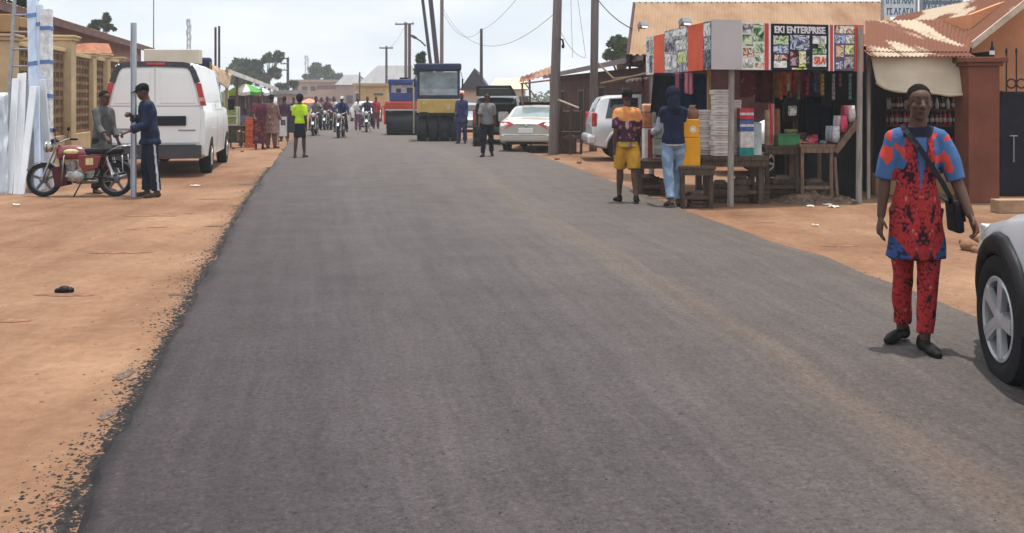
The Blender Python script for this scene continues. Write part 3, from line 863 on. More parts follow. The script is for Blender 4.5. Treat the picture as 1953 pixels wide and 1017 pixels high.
# --- second shop: rusty awning, rolled tarpaulin, bottle shelves
t_s = thing('bottle_shop', 'small shop with a patchy rusty awning and dark shelves of bottles', 'shop', (6.4, 16.3, 0))
Za, Zc = 15.0, 17.8
a0, a1 = W(1652, 98, Za), W(1848, 99, Za)
c0_, c1_ = W(1650, 40, Zc), W(1862, 36, Zc)
b = MB(); b.corr(a0, a1, c1_, c0_, 26, .012, .006, nv=3, sag=.03); b.build('awning', RUSTMIX, t_s, world=True, smooth=True, angle=50)
b = MB(); b.corr(a0 + Vector((.0, -.2, -.09)), a1 + Vector((0, -.2, -.08)), a1 + Vector((.02, .12, .02)), a0 + Vector((0, .12, .02)), 26, .012, .006); b.build('awning_lip', RUSTMIX, t_s, world=True, smooth=True, angle=50)
b = MB(); x0, x1 = gx(1652, 16.4), gx(1850, 16.4)
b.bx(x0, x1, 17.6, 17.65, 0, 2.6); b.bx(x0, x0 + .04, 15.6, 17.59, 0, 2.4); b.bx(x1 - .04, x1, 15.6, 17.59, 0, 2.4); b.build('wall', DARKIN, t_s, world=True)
for px in (1656, 1846):
    b = MB(); x = gx(px, 15.2); b.beam((x, 15.2, 0), (x, 15.2, 2.32), .05, .05); b.build('post', POSTM, t_s, world=True)
sh_y = 16.2
SX0, SX1 = gx(1662, sh_y), gx(1846, sh_y)
SHELFZ = [gz(y_, sh_y) for y_ in (238, 290, 345, 208)]
for z in SHELFZ:
    b = MB(); b.bx(SX0, SX1, sh_y - .16, sh_y + .2, z - .03, z); b.build('shelf', WOODD, t_s, world=True)
for px in (1664, 1755, 1844):
    b = MB(); x = gx(px, sh_y - .2); b.bx(x - .02, x + .02, sh_y - .205, sh_y - .165, .0, 2.2); b.build('shelf_post', WOODD, t_s, world=True)
b = MB(); b.bx(SX0 - .1, SX1 + .15, 15.75, 15.95, .0, .36); b.build('front_step', CREAMD, t_s, world=True, bevel=.02)
# tarpaulin rolled down under the awning
TARP = M('cream_tarpaulin', (0.50, 0.43, 0.33), .8, .12, 1.5, .4, bscale=14)
A, B = W(1660, 101, 14.98), W(1843, 104, 14.98)
def tarp_fn(u, v):
    top = A.lerp(B, u)
    zb_ = gz(170 + 12 * u - 18 * max(0, .12 - u) * 6 , 14.85)
    z = top.z + (zb_ - top.z) * v
    return (top.x + .10 * (v - .3) * (.5 - u) * .6 + .16 * max(0, .2 - u) * v, 14.96 - .10 * v + .03 * math.sin(u * 9 + v * 2) * (1 - v * .3) + .025 * noise.noise((u * 4, v * 3, 5)), z + .012 * math.sin(u * 14))
b = MB(); b.grid(tarp_fn, 40, 14, .006)
p = [Vector(tarp_fn(u / 20, 1.0)) + Vector((0, -.01, 0)) for u in range(21)]
b.tube(p, [.028 + .006 * math.sin(k * 1.7) for k in range(21)], 8)
tag(b.build('tarpaulin', TARP, smooth=True), 'cream tarpaulin hanging rolled up under the rusty awning', 'tarpaulin')

# --- orange house, brown column and dark gate at the right edge
t = thing('orange_house', 'orange plastered house with a pale rusty roof at the right edge', 'house', (9.4, 17.5, 0))
b = MB(); Zw = 16.6; b.bx(gx(1853, Zw), 14.5, Zw, Zw + .25, 0, 3.1); b.prism([(gx(1853, Zw), Zw, 3.1), (14.5, Zw, 3.1), (14.5, Zw, 4.4), (11.5, Zw, 4.4)], (0, .25, 0)); b.bx(gx(1853, Zw), gx(1853, Zw) + .25, Zw + .26, 26, 0, 3.1); b.build('wall', ORANGEW, t, world=True)
e0, e1 = W(1849, 84, 15.9), W(1990, -28, 15.9)
b = MB(); b.corr(e0, e0 + Vector((0, 6, .0)), e1 + Vector((0, 6, 0)), e1, 40, .012, .008); b.build('roof', RUSTMIX, t, world=True, smooth=True, angle=50)
b = MB(); b.beam(e0 + Vector((0, -.02, -.05)), e1 + Vector((0, -.02, -.05)), .05, .10); b.build('barge_board', M('pale_trim', (.45, .36, .28), .8, .2), t, world=True)
t = thing('gate_column', 'thick brown painted column with a wide cap beside the dark gate', 'gate pillar', (gx(1878, 14.6), 14.85, 0))
b = MB(); b.bx(-.24, .24, -.24, .24, 0, 2.12); b.build('shaft', BROWNCOL, t, bevel=.012)
b = MB(); b.bx(-.28, .28, -.28, .28, 2.122, 2.18); b.bx(-.33, .33, -.33, .33, 2.18, 2.26); b.build('cap', BROWNCOL, t, bevel=.01)
GATE = M('navy_gate_paint', (0.012, 0.014, 0.026), .5, .3, 3)
t = thing('metal_gate', 'dark navy sheet metal gate topped with scroll ironwork', 'gate', (gx(1955, 15.2), 15.2, 0))
b = MB(); b.bx(-.42, 1.8, -.02, .02, .05, 1.72); b.build('sheet', GATE, t)
b = MB()
for x in (-.40, .35, 1.1, 1.78): b.bx(x - .025, x + .025, -.045, -.021, .05, 1.74)
for z in (.08, .9, 1.7): b.bx(-.42, 1.8, -.06, -.046, z - .03, z + .03)
b.build('frame', GATE, t)
b = MB()
for x in (-.3, -.14, .02, .18, .34, .5, .8, 1.2):
    b.tube([(x, 0, 1.72), (x, 0, 2.35)], .012, 6)
    b.lathe([(.07, -.008), (.085, 0), (.07, .008), (.06, 0)], (x + .08, 0, 1.86), 'Y', 14, close=True)
    b.ell((x, 0, 2.38), (.02, .01, .06), n=8)
b.build('scrollwork', GATE, t)
b = MB(); b.tube([(-.22, -.07, .6), (-.22, -.07, 1.02)], .012, 6); b.tube([(-.28, -.07, 1.02), (-.16, -.07, 1.02)], .012, 6); b.build('bolt', STEEL, t)

# --- maroon shed-like house along the right verge
t = thing('maroon_house', 'long low maroon house with a rusty eave behind the silver off-roader', 'house', (2.8, 27, 0))
n0, n1 = W(1234, 100, 20.5), W(1036, 144, 36.0)
zE = 2.55
n0 = Vector((gx(1236, 27.5), 27.5, 2.92)); n1 = Vector((gx(1038, 42), 42, 2.66))
upv = Vector((3.4, .5, .5))
b = MB(); b.corr(n1, n0, n0 + upv, n1 + upv, 60, .02, .01); b.corr(n1 + upv, n0 + upv, n0 + upv + Vector((3.4, .5, -.5)), n1 + upv + Vector((3.4, .5, -.5)), 60, .02, .01)
b.build('roof', RUSTROOF, t, world=True, smooth=True, angle=50)
b = MB(); b.beam(n0 + Vector((-.03, 0, -.08)), n1 + Vector((-.03, 0, -.08)), .05, .16); b.build('fascia', M('grey_fascia', (.20, .16, .16), .8, .2), t, world=True)
b = MB(); w0, w1 = n0 + Vector((.45, 0, 0)), n1 + Vector((.45, 0, 0)); w0.z = w1.z = 0
b.prism([w0, w1, w1 + Vector((6, 1, 0)), w0 + Vector((6, 1, 0))], (0, 0, 2.6)); b.build('wall', MAROONW, t, world=True)
dd = (w1 - w0).normalized(); nn = Vector((-dd.y, dd.x, 0)); nn = nn if nn.x < 0 else -nn
for s_, z0, z1, w_ in ((3.2, .9, 1.9, .8), (6.2, 0.05, 2.0, .85), (9.3, .9, 1.9, .8), (12.5, .9, 1.9, .8)):
    b = MB(); a = w0 + dd * s_ + nn * .002; b.prism([a + Vector((0, 0, z0)), a + dd * w_ + Vector((0, 0, z0)), a + dd * w_ + Vector((0, 0, z1)), a + Vector((0, 0, z1))], nn * .03)
    o = b.build('door' if z0 < .5 else 'window', DARKIN, t, world=True)
    b = MB()
    for (u0, u1, q0, q1) in ((-.08, 0, z0, z1), (w_, w_ + .08, z0, z1), (-.08, w_ + .08, z1, z1 + .08)): 
        a2 = a + dd * u0; c2 = a + dd * u1; b.prism([a2 + Vector((0, 0, q0)), c2 + Vector((0, 0, q0)), c2 + Vector((0, 0, q1)), a2 + Vector((0, 0, q1))], nn * .05)
    b.build('frame', FASCIA, o, world=True)
# small lean-to with a bent rusty sheet in front of its far end
t = thing('sheet_shelter', 'rickety wooden shelter with a bent rusty sheet beside the tall pole', 'shelter', (gx(1030, 30), 30, 0))
b = MB(); b.corr(W(990, 158, 30), W(1056, 140, 30), W(1058, 126, 33), W(1000, 150, 33), 7, .02, .01, nv=4, sag=-.12); b.build('roof_sheet', RUSTROOF, t, world=True, smooth=True, angle=50)
for (px, py, Z) in ((996, 158, 30), (1050, 142, 30), (1010, 150, 32.6)):
    b = MB(); p = W(px, py, Z); b.tube([(p.x + .05, Z, 0), (p.x, Z, p.z)], .035, 6); b.build('post', WOOD, t, world=True)
b = MB(); b.tube([W(992, 160, 29.9), W(1060, 152, 29.9)], .03, 6); b.tube([W(1000, 158, 29.8), W(1030, 196, 29.8)], .025, 6); b.build('rafter', WOOD, t, world=True)
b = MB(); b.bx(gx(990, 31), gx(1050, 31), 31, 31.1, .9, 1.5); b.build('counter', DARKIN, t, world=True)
# wooden stall behind the off-roader
t = thing('pole_stall', 'dark stall of thin poles and planks behind the silver off-roader', 'stall', (gx(1110, 27.5), 27.5, 0))
for (px, Z, h_) in ((1068, 27.5, 1.4), (1088, 27.2, 1.5), (1108, 27.5, 1.3), (1075, 29, 1.4)):
    b = MB(); x = gx(px, Z); b.tube([(x, Z, 0), (x + .03, Z, h_)], .04, 6); b.build('post', WOODD, t, world=True)
b = MB(); b.tube([W(1064, 190, 27), W(1104, 206, 27)], .03, 6); b.build('pale_pole', M('pale_pole', (.5, .4, .33), .7), t, world=True)
b = MB(); b.bx(gx(1064, 27.6), gx(1110, 27.6), 27.6, 28.6, .55, .66); b.bx(gx(1066, 27.9), gx(1108, 27.9), 27.9, 28.3, .66, 1.25); b.bx(gx(1070, 27.5), gx(1100, 27.5), 27.55, 27.9, .02, .5); b.build('bench', WOODD, t, world=True, bevel=.02)
# pole porch between the maroon house and the kiosk
t = thing('pole_porch', 'thin porch of slanting poles and a dark sheet left of the kiosk', 'porch', (gx(1205, 19), 19, 0))
for (a, b2, r_) in ((W(1146, 160, 19.5), W(1250, 137, 18.4), .03), (W(1170, 150, 19.6), W(1262, 143, 18.2), .025), (W(1140, 120, 20.2), W(1172, 152, 19.6), .02)):
    b = MB(); b.tube([a, b2], r_, 6); b.build('rafter', WOOD, t, world=True)
for (px, py, Z) in ((1226, 146, 18.7),):
    b = MB(); p = W(px, py, Z); b.tube([(p.x, Z, 0), (p.x, Z, p.z + .1)], .03, 6); b.build('post', WOODD, t, world=True)
b = MB(); b.corr(W(1190, 158, 18.9), W(1262, 146, 18.0), W(1262, 138, 19.8), W(1200, 148, 20.6), 8, .018, .008); b.build('roof_sheet', M('dark_sheet', (.06, .045, .045), .8, .3), t, world=True)

# --- far houses
def far_house(label, px0, px1, Z, ytop, yeave, wallm, roofm, kind='hip', depth_=9, wins=(), cat='house', x_in=.18):
    x0, x1 = gx(px0, Z), gx(px1, Z); ze, zt = gz(yeave, Z), gz(ytop, Z)
    t = thing('far_house', label, cat, ((x0 + x1) / 2, Z, 0), 0, 'houses at the far end of the road')
    xm = (x1 - x0) / 2
    b = MB(); b.bx(-xm + .3, xm - .3, .3, depth_ - .3, 0, ze); b.build('wall', wallm, t)
    b = MB(); yr = depth_ / 2
    if kind == 'hip':
        k = xm * x_in * 2
        vs = [(-xm, 0, ze), (xm, 0, ze), (xm, depth_, ze), (-xm, depth_, ze), (-xm + k, yr, zt), (xm - k, yr, zt)]
        b.add(vs, [(0, 1, 5, 4), (1, 2, 5), (2, 3, 4, 5), (3, 0, 4), (3, 2, 1, 0)])
    elif kind == 'gable':
        vs = [(-xm, 0, ze), (xm, 0, ze), (xm, depth_, ze), (-xm, depth_, ze), (0, 0, zt), (0, depth_, zt)]
        b.add(vs, [(0, 1, 4), (1, 2, 5, 4), (2, 3, 5), (3, 0, 4, 5), (3, 2, 1, 0)])
    else:
        b.bx(-xm, xm, 0, depth_, ze, zt)
    b.build('roof', roofm, t)
    for (a, c, y0, y1, mt) in wins:
        xa, xc = gx(a, Z) - (x0 + x1) / 2, gx(c, Z) - (x0 + x1) / 2
        w = MB(); w.bx(xa, xc, .22, .298, max(.02, gz(y1, Z)), gz(y0, Z)); w.build('window', mt, t)
    return t
DW = M('far_window', (.07, .05, .05), .6)
t = far_house('far pinkish two storey house with a maroon band across the end of the road', 552, 648, 150, 152, 157, M('far_pink', (.38, .25, .20), .9, .12, .4), M('far_trim', (.36, .27, .23), .9), 'flat', 14,
          [(558, 567, 166, 174, DW), (575, 585, 165, 172, DW), (592, 601, 165, 173, DW), (604, 641, 163, 170, M('far_maroon', (.16, .07, .07), .9)), (556, 562, 185, 194, DW), (570, 596, 186, 192, M('far_maroon', (.16, .07, .07), .9)), (602, 618, 190, 205, DW), (622, 640, 188, 205, DW)])
far_house('far grey house with a hipped roof left of the ochre building', 638, 682, 140, 141, 162, M('far_brown', (.33, .22, .18), .9, .12, .4), GREYROOF, 'hip', 10, [(660, 672, 182, 198, DW)])
t = far_house('far ochre building with a narrow dark window beside the tandem roller', 672, 740, 95, 159, 164, M('far_ochre', (.47, .29, .11), .9, .12, .6), M('far_ochre_trim', (.40, .26, .12), .9), 'flat', 8,
          [(678, 683, 178, 197, DW), (674, 687, 176, 178, M('far_cream', (.55, .42, .25), .9)), (674, 687, 203, 207, DW), (712, 730, 178, 182, DW)])
far_house('far barn with a broad grey roof behind the road rollers', 676, 800, 120, 121, 166, M('far_brown', (.33, .22, .18), .9, .12, .4), GREYROOF, 'hip', 16, x_in=.22)
far_house('far house with a steep dark gable right of the yellow roller', 876, 934, 62, 130, 172, M('far_cream_wall', (.44, .33, .25), .9, .12, .5), M('dark_slate_roof', (.06, .06, .07), .8, .2, .6), 'gable', 10, [(884, 905, 196, 206, DW)])
far_house('far cream house with a pale yellow roof behind the open tailgate', 932, 1010, 70, 147, 170, M('far_cream2', (.5, .43, .33), .9, .12, .5), M('pale_yellow_sheet', (.62, .50, .30), .7, .15, .8), 'hip', 9, [(990, 1008, 184, 200, DW)], x_in=.15)
far_house('far low brown shed at the left end of the street behind the umbrellas', 520, 556, 80, 172, 180, M('far_brown', (.33, .22, .18), .9, .12, .4), GREYROOF, 'flat', 6, [(528, 540, 186, 205, DW)])
# pale yellow parasols beyond the champagne saloon
# --- left row of market stalls past the van
t = thing('market_stall', 'ramshackle market stall with pale sheet roof beyond the white van', 'stall', (gx(470, 37), 37, 0))
STALLR = M('pale_stall_sheet', (.62, .58, .55), .7, .2, 2)
b = MB(); b.corr(W(436, 137, 33), W(530, 172, 46), W(532, 164, 46) + Vector((-1.0, 0, .2)), W(432, 124, 33) + Vector((-1.2, 0, .2)), 30, .02, .012); b.build('roof_sheet', STALLR, t, world=True)
b = MB(); b.beam(W(437, 137, 32.9), W(530, 171, 45.9), .06, .16); b.build('fascia', STALLR, t, world=True)
for (px, Z, py) in ((433, 33, 128), (452, 35.5, 145), (474, 38.5, 155), (505, 43, 166)):
    b = MB(); x = gx(px, Z); b.tube([(x, Z, 0), (x, Z, gz(py, Z))], .045, 6); b.build('post', WOODY if px < 440 else WOOD, t, world=True)
b = MB(); b.prism([W(430, 175, 37) * 1.0, W(520, 180, 46), W(520, 232, 46), W(430, 255, 37)], (-.05, .05, 0)); b.build('back_sheet', M('stall_dark_sheet', (.07, .045, .05), .9, .4, 1.5), t, world=True)
t = thing('tarp_shelter', 'patched tan tarpaulin shelter on poles against the right of the van', 'shelter', (gx(418, 30), 30, 0))
def tfn(u, v):
    p = W(404, 124, 29.5).lerp(W(440, 142, 31), u).lerp(W(400, 150, 28.6).lerp(W(434, 170, 30), u), v)
    return p + Vector((0, .12 * math.sin(u * 7 + v * 3), .08 * math.sin(u * 5) * math.sin(v * 3)))
b = MB(); b.grid(tfn, 14, 8, .012); b.build('tarpaulin', M('tan_tarp', (.36, .25, .17), .85, .35, 2.5), t, world=True, smooth=True)
for (px, Z, py) in ((402, 29.5, 118), (432, 30.6, 134)):
    b = MB(); x = gx(px, Z); b.tube([(x, Z, 0), (x, Z, gz(py, Z))], .045, 6); b.build('post', WOODY, t, world=True)
b = MB(); b.prism([W(424, 176, 31), W(436, 178, 31.3), W(436, 218, 31.3), W(424, 215, 31)], (0, .04, 0)); b.build('green_panel', M('pale_green_panel', (.30, .38, .24), .7, .2), t, world=True)
t = px_thing('cream_sign_box', 'large cream box sign standing behind the van roof', 'sign', 326, 29.0)
b = MB(); x0, x1 = gx(274, 29) - gx(326, 29), gx(379, 29) - gx(326, 29); b.bx(x0, x1, 0, .35, gz(122, 29), gz(94, 29)); b.build('box', M('cream_box', (.62, .56, .46), .6, .06, 1.5), t, bevel=.02)
b = MB(); b.bx(-.5, -.4, .1, .2, 0, gz(122, 29)); b.bx(.4, .5, .1, .2, 0, gz(122, 29)); b.build('post', STEEL, t)
b = MB(); b.bx(gx(379, 29.6) - gx(326, 29), gx(404, 29.6) - gx(326, 29), .5, .7, gz(132, 29.6), gz(110, 29.6)); o = b.build('water_drum', M('navy_drum', (.03, .035, .10), .5), t, bevel=.08)
# ------------------------------------------------------------------ vehicles
def lerp_tab(tab, y):
    """smooth lookup in rows (y, a, b, ...)"""
    if y <= tab[0][0]: return tab[0][1:]
    for k in range(len(tab) - 1):
        if y <= tab[k + 1][0]:
            a, b = tab[k], tab[k + 1]
            t = (y - a[0]) / (b[0] - a[0])
            return tuple(p + (q - p) * t for p, q in zip(a[1:], b[1:]))
    return tab[-1][1:]
class Body:
    """car shell lofted along its length; rows: (t, top z, half-width factor, roof half-width factor, bottom z)"""
    def __init__(s, L, Wd, rows, belt):
        s.L, s.hw, s.rows, s.belt = L, Wd / 2, rows, belt
    def ring(s, y):
        t = y / s.L + .5
        zt, wf, rf, zb = lerp_tab(s.rows, t)
        w = s.hw * wf; wt = w * rf
        be = min(s.belt, zt - .07)
        mid = zb + (be - zb) * .5
        p = [(0, zb), (.86 * w, zb), (.965 * w, zb + .05), (.995 * w, mid - .08), (w, mid + .08), (.985 * w, be - .05), (.955 * w, be), (.955 * w + (wt - .955 * w) * .5 + .012, be + (zt - .06 - be) * .5), (wt, zt - .06), (wt * .90, zt - .018), (wt * .6, zt - .004), (0, zt + .004)]
        return p
    def at(s, y, v, side=1, out=0.0):
        p = s.ring(y)
        i = min(int(v), len(p) - 2); f = v - i
        x, z = p[i][0] + (p[i + 1][0] - p[i][0]) * f, p[i][1] + (p[i + 1][1] - p[i][1]) * f
        if out:
            e = .02
            q = s.ring(y + e)
            x2, z2 = q[i][0] + (q[i + 1][0] - q[i][0]) * f, q[i][1] + (q[i + 1][1] - q[i][1]) * f
            dv = Vector((p[i + 1][0] - p[i][0], 0, p[i + 1][1] - p[i][1]))
            dy = Vector((x2 - x, e, z2 - z))
            n_ = dv.cross(dy)
            if n_.length > 1e-9:
                n_.normalize()
                if n_.x * 1 + n_.z * .3 < 0: n_ = -n_
                x += n_.x * out; z += n_.z * out; y += n_.y * out
        return Vector((x * side, y, z))
    def shell(s, mb, m=0, n=64):
        ts = sorted(set([r[0] for r in s.rows] + [k / n for k in range(n + 1)]))
        NV = 12
        vs = []
        for t in ts:
            y = (t - .5) * s.L
            r_ = s.ring(y)
            loop = [Vector((x, y, z)) for x, z in r_] + [Vector((-x, y, z)) for x, z in reversed(r_[1:-1])]
            vs += loop
        q = 2 * NV - 2
        fs = []
        for j in range(len(ts) - 1):
            for k in range(q):
                a, b = j * q + k, j * q + (k + 1) % q
                fs.append((a, b, b + q, a + q))
        fs.append(tuple(range(q - 1, -1, -1)))
        fs.append(tuple((len(ts) - 1) * q + k for k in range(q)))
        mb.add(vs, fs, m)
    def patch(s, mb, y0, y1, v0, v1, side=1, out=.006, ny=10, nv=4, m=0, ya=None, yb=None):
        """skin patch; ya/yb: the y range at the upper edge when it differs"""
        ya = y0 if ya is None else ya; yb = y1 if yb is None else yb
        base = len(mb.v)
        for lay in (out, out - .012):
            for j in range(nv + 1):
                f = j / nv
                for i in range(ny + 1):
                    u = i / ny
                    y = (y0 + (ya - y0) * f) * (1 - u) + (y1 + (yb - y1) * f) * u
                    mb.v.append(s.at(y, v0 + (v1 - v0) * f, side, lay))
        q = ny + 1; N = q * (nv + 1)
        for j in range(nv):
            for i in range(ny):
                a = base + j * q + i
                f1, f2 = (a, a + 1, a + q + 1, a + q), (a + N + q, a + N + q + 1, a + N + 1, a + N)
                mb.f += [f1, f2] if side > 0 else [f1[::-1], f2[::-1]]; mb.m += [m, m]
        rim = [i for i in range(q)] + [j * q + ny for j in range(1, nv + 1)] + [nv * q + i for i in range(ny - 1, -1, -1)] + [j * q for j in range(nv - 1, 0, -1)]
        for k in range(len(rim)):
            a, b = base + rim[k], base + rim[(k + 1) % len(rim)]
            mb.f.append((b, a, a + N, b + N)); mb.m.append(m)
def cut_wells(mb, mats, wells, rad, Wd):
    """shell with wheel wells taken out; wells: y positions"""
    me_ = mb.mesh('shell', mats, True)
    c = MB()
    for y, z in wells:
        for sx in (-1, 1):
            c.lathe([(rad, -.32), (rad, .32)], (sx * (Wd / 2 + .05), y, z), 'X', 28, m=1)
    ce = c.mesh('cut', mats)
    co = bpy.data.objects.new('cut', ce)
    out = evaluated(me_, [('BOOLEAN', dict(operation='DIFFERENCE', object=co, solver='EXACT'))], (co,))
    bpy.data.objects.remove(co)
    return out
def link_mesh(name, me_, parent, angle=32):
    bm = bmesh.new(); bm.from_mesh(me_)
    for f in bm.faces: f.smooth = True
    for e in bm.edges: e.smooth = len(e.link_faces) == 2 and e.calc_face_angle(3.0) < R(angle)
    bm.to_mesh(me_); bm.free()
    o = bpy.data.objects.new(name, me_); COL.objects.link(o); o.parent = parent
    return o
def tyre_prof(r, w, ri):
    return [(ri, -w * .44), (ri + (r - ri) * .45, -w * .52), (r * .965, -w * .46), (r, -w * .32), (r, w * .32), (r * .965, w * .46), (ri + (r - ri) * .45, w * .52), (ri, w * .44), (ri - .015, w * .3), (ri - .015, -w * .3)]
def wheel(parent, x, y, r, w, ri, spokes=5, rimm=None, side=1, name='wheel'):
    b = MB(); b.lathe(tyre_prof(r, w, ri), (0, 0, 0), 'X', 40, close=True)
    o = b.build(name, RUBBER, parent, smooth=True, angle=50); o.location = (x, y, r)
    b = MB(); s = side
    b.lathe([(ri * .99, s * w * .43), (ri * 1.015, s * w * .47), (ri * .97, s * w * .49), (ri * .90, s * w * .46), (ri * .88, s * w * .28), (ri * .9, s * w * .2)], (0, 0, 0), 'X', 40, close=True)
    for k in range(spokes):
        t = 2 * math.pi * (k + .25) / spokes
        a, c = math.cos(t), math.sin(t)
        wd = ri * .17
        for off in ((-.62, .62) if spokes == 5 else (0,)):
            pa = Vector((s * w * .40, c * ri * .22 + off * wd * .35 * a, a * ri * .22 - off * wd * .35 * c)); pb = Vector((s * w * .44, c * ri * .93 + off * wd * .75 * a, a * ri * .93 - off * wd * .75 * c))
            b.beam(pa, pb, wd * 1.15, .03 + (.004 if off > 0 else 0), up=(1, 0, 0))
    b.lathe([(ri * .30, s * w * .2), (ri * .30, s * w * .44), (ri * .2, s * w * .48), (.006, s * w * .49)], (0, 0, 0), 'X', 18)
    b.lathe([(ri * .86, s * w * .12), (ri * .86, s * w * .16)], (0, 0, 0), 'X', 24, m=1)
    b.build('rim', [rimm or ALLOY, BLACK], o, smooth=True, angle=40)
    return o
PLATE = M('plate_white', (.7, .7, .68), .5, .05)
def car(name, label, cat, loc, rotz, L, Wd, rows, belt, paint, r, wx, wells, rear='saloon', ri=.21, group=None, tw=.2, spokes=5, flare=None, extra=True, fw=.045):
    t = thing(name, label, cat, loc, rotz, group)
    B = Body(L, Wd, rows, belt)
    mb = MB(); B.shell(mb)
    link_mesh('body', cut_wells(mb, [paint, BLACK], [(y, r) for y in wells], r * 1.13, Wd), t)
    for y in wells:
        for sx in (1, -1): wheel(t, sx * (Wd / 2 - wx), y, r, tw, ri, spokes, side=sx)
    if flare:
        for y in wells:
            for sx in (1, -1):
                b = MB(); pts = []
                for k in range(15):
                    a_ = R(-12 + 204 * k / 14); yy = y + math.cos(a_) * r * 1.17; zz = r + math.sin(a_) * r * 1.17
                    i = 1.0
                    # nearest height on the shell
                    best = min((abs(B.at(yy, v * .1)[2] - zz), v * .1) for v in range(15, 66))
                    q = B.at(yy, best[1], sx, .012); pts.append(q)
                b.tube(pts, fw, 6, flat=.5); b.build('wheel_arch_trim', flare, t, smooth=True)
    return t, B
SALOON = [(0, .58, .78, .9, .32), (.015, .68, .85, .9, .26), (.06, .78, .94, .9, .22), (.16, .88, .985, .9, .21), (.27, .95, 1, .9, .21), (.30, .985, 1, .88, .21), (.36, 1.17, 1, .83, .21), (.42, 1.33, 1, .79, .21), (.48, 1.39, 1, .765, .21), (.56, 1.41, 1, .76, .21), (.66, 1.385, 1, .765, .21), (.72, 1.31, 1, .78, .21), (.80, 1.15, .995, .81, .21), (.855, 1.03, .99, .86, .22), (.90, 1.015, .975, .88, .24), (.965, .99, .945, .88, .27), (.985, .93, .91, .87, .3), (1, .86, .87, .87, .34)]
OFFROAD = [(0, .80, .80, .9, .40), (.015, .92, .87, .9, .36), (.06, 1.02, .95, .9, .33), (.20, 1.08, 1, .9, .32), (.265, 1.12, 1, .88, .32), (.30, 1.22, 1, .86, .32), (.37, 1.50, 1, .82, .32), (.425, 1.66, 1, .80, .32), (.48, 1.715, 1, .79, .32), (.70, 1.73, 1, .79, .32), (.90, 1.70, 1, .79, .32), (.945, 1.65, .99, .79, .33), (.965, 1.50, .985, .82, .35), (.985, 1.22, .97, .88, .38), (1, 1.02, .92, .9, .42)]
# --- champagne saloon
CHAMP = M('champagne_paint', (.50, .46, .41), .3, .05, 2, metal=.35, spec=.5, coat=.4)
cc = W(1003, 292, 28.0)
hd = 168.5
L = 4.7
fwd = Vector((math.sin(R(hd)), -math.cos(R(hd)), 0))
loc = Vector((cc.x, 28.0, 0)) + fwd * (L / 2)
t, B = car('saloon_car', 'champagne saloon car parked on the verge with its tail to the road', 'car', loc, hd, L, 1.78, SALOON, .97, CHAMP, .325, .11, (-1.42, 1.30), tw=.21)
for sx in (1, -1):
    b = MB(); B.patch(b, -.72, .78, 6.08, 7.9, sx, ya=-.30, yb=.44, ny=14); b.build('side_window', GLASS, t, smooth=True, angle=40)
RGLASS = M('rear_glass', (.16, .20, .21), .08, .25, 1.0, spec=.7)
b = MB()
for sx in (1, -1): B.patch(b, .93, 1.58, 9.2, 11, sx, ny=10, nv=5)
b.build('rear_window', RGLASS, t, smooth=True, angle=40)
b = MB()
for sx in (1, -1): B.patch(b, -.92, -.48, 9.2, 11, sx, ny=10, nv=5)
b.build('windscreen', GLASS, t, smooth=True, angle=40)
for sx in (1, -1):
    b = MB(); yb = L / 2
    b.prism([(sx * .36, yb - .05, .86), (sx * .50, yb - .08, .925), (sx * .82, yb - .22, .93), (sx * .81, yb - .16, .72), (sx * .62, yb - .05, .72)], (0, .075, 0)); b.build('tail_light', REDLENS, t, bevel=.012)
    b = MB(); b.ell((sx * .98, -.66, 1.0), (.09, .06, .07)); b.build('wing_mirror', CHAMP, t, smooth=True)
b = MB(); b.box((0, L / 2 + .01, .66), (.46, .03, .15)); b.build('number_plate', PLATE, t, bevel=.006)
b = MB(); b.box((0, L / 2 - .02, .45), (1.50, .16, .24)); b.build('rear_bumper', CHAMP, t, bevel=.06)
b = MB(); b.box((0, L / 2 - .02, .84), (.62, .05, .03)); b.ell((0, L / 2 + .005, .80), (.05, .012, .035), n=10); b.build('boot_trim', CHROME, t)
b = MB(); b.box((0, L / 2 + .055, .53), (1.3, .012, .012)); b.box((0, L / 2 - .04, .29), (1.2, .1, .06)); b.build('lower_trim', BLACK, t)
for y in (-.62, .18, .86):
    b = MB()
    for sx in (1, -1): B.patch(b, y, y + .012, 2.2, 5.9, sx, ny=1, nv=6, out=.002)
    b.build('door_seam', BLACK, t)
# --- silver off-roader seen from its side
SILVER = M('silver_paint', (.56, .56, .57), .3, .04, 2, metal=.3, spec=.5, coat=.4)
L = 4.65
hd = 91.0
fwd = Vector((math.sin(R(hd)), -math.cos(R(hd)), 0)); side = Vector((fwd.y, -fwd.x, 0))
corner = W(1123, 300, 25.1); corner.z = 0
loc = Vector((corner.x, 25.05, 0)) + fwd * (L / 2) + Vector((0, .1, 0))
t, B = car('offroad_car', 'silver off-road car parked side on left of the kiosk', 'car', loc, hd, L, 1.82, OFFROAD, 1.08, SILVER, .375, .10, (-1.25, 1.53), tw=.24, ri=.22, flare=SILVER)
for sx in (1, -1):
    b = MB(); B.patch(b, 1.14, 1.98, 6.1, 7.9, sx, ya=1.12, yb=1.86, ny=10); b.build('quarter_window', GLASS, t, smooth=True, angle=40)
    b = MB(); B.patch(b, .22, 1.02, 6.15, 7.85, sx, ya=.22, yb=.98, ny=10); b.build('side_window', GLASS, t, smooth=True, angle=40)
    b = MB(); B.patch(b, -.86, .12, 6.15, 7.85, sx, ya=-.34, yb=.12, ny=10); b.build('side_window', GLASS, t, smooth=True, angle=40)
    b = MB(); b.box((sx * .865, L / 2 - .06, 1.08), (.10, .13, .36)); b.build('tail_light', REDLENS, t, bevel=.03)
    b = MB(); b.tube([(sx * .62, -.4, 1.735), (sx * .63, .5, 1.78), (sx * .62, 1.9, 1.75)], .018, 6); b.build('roof_rail', BLACK, t)
b = MB()
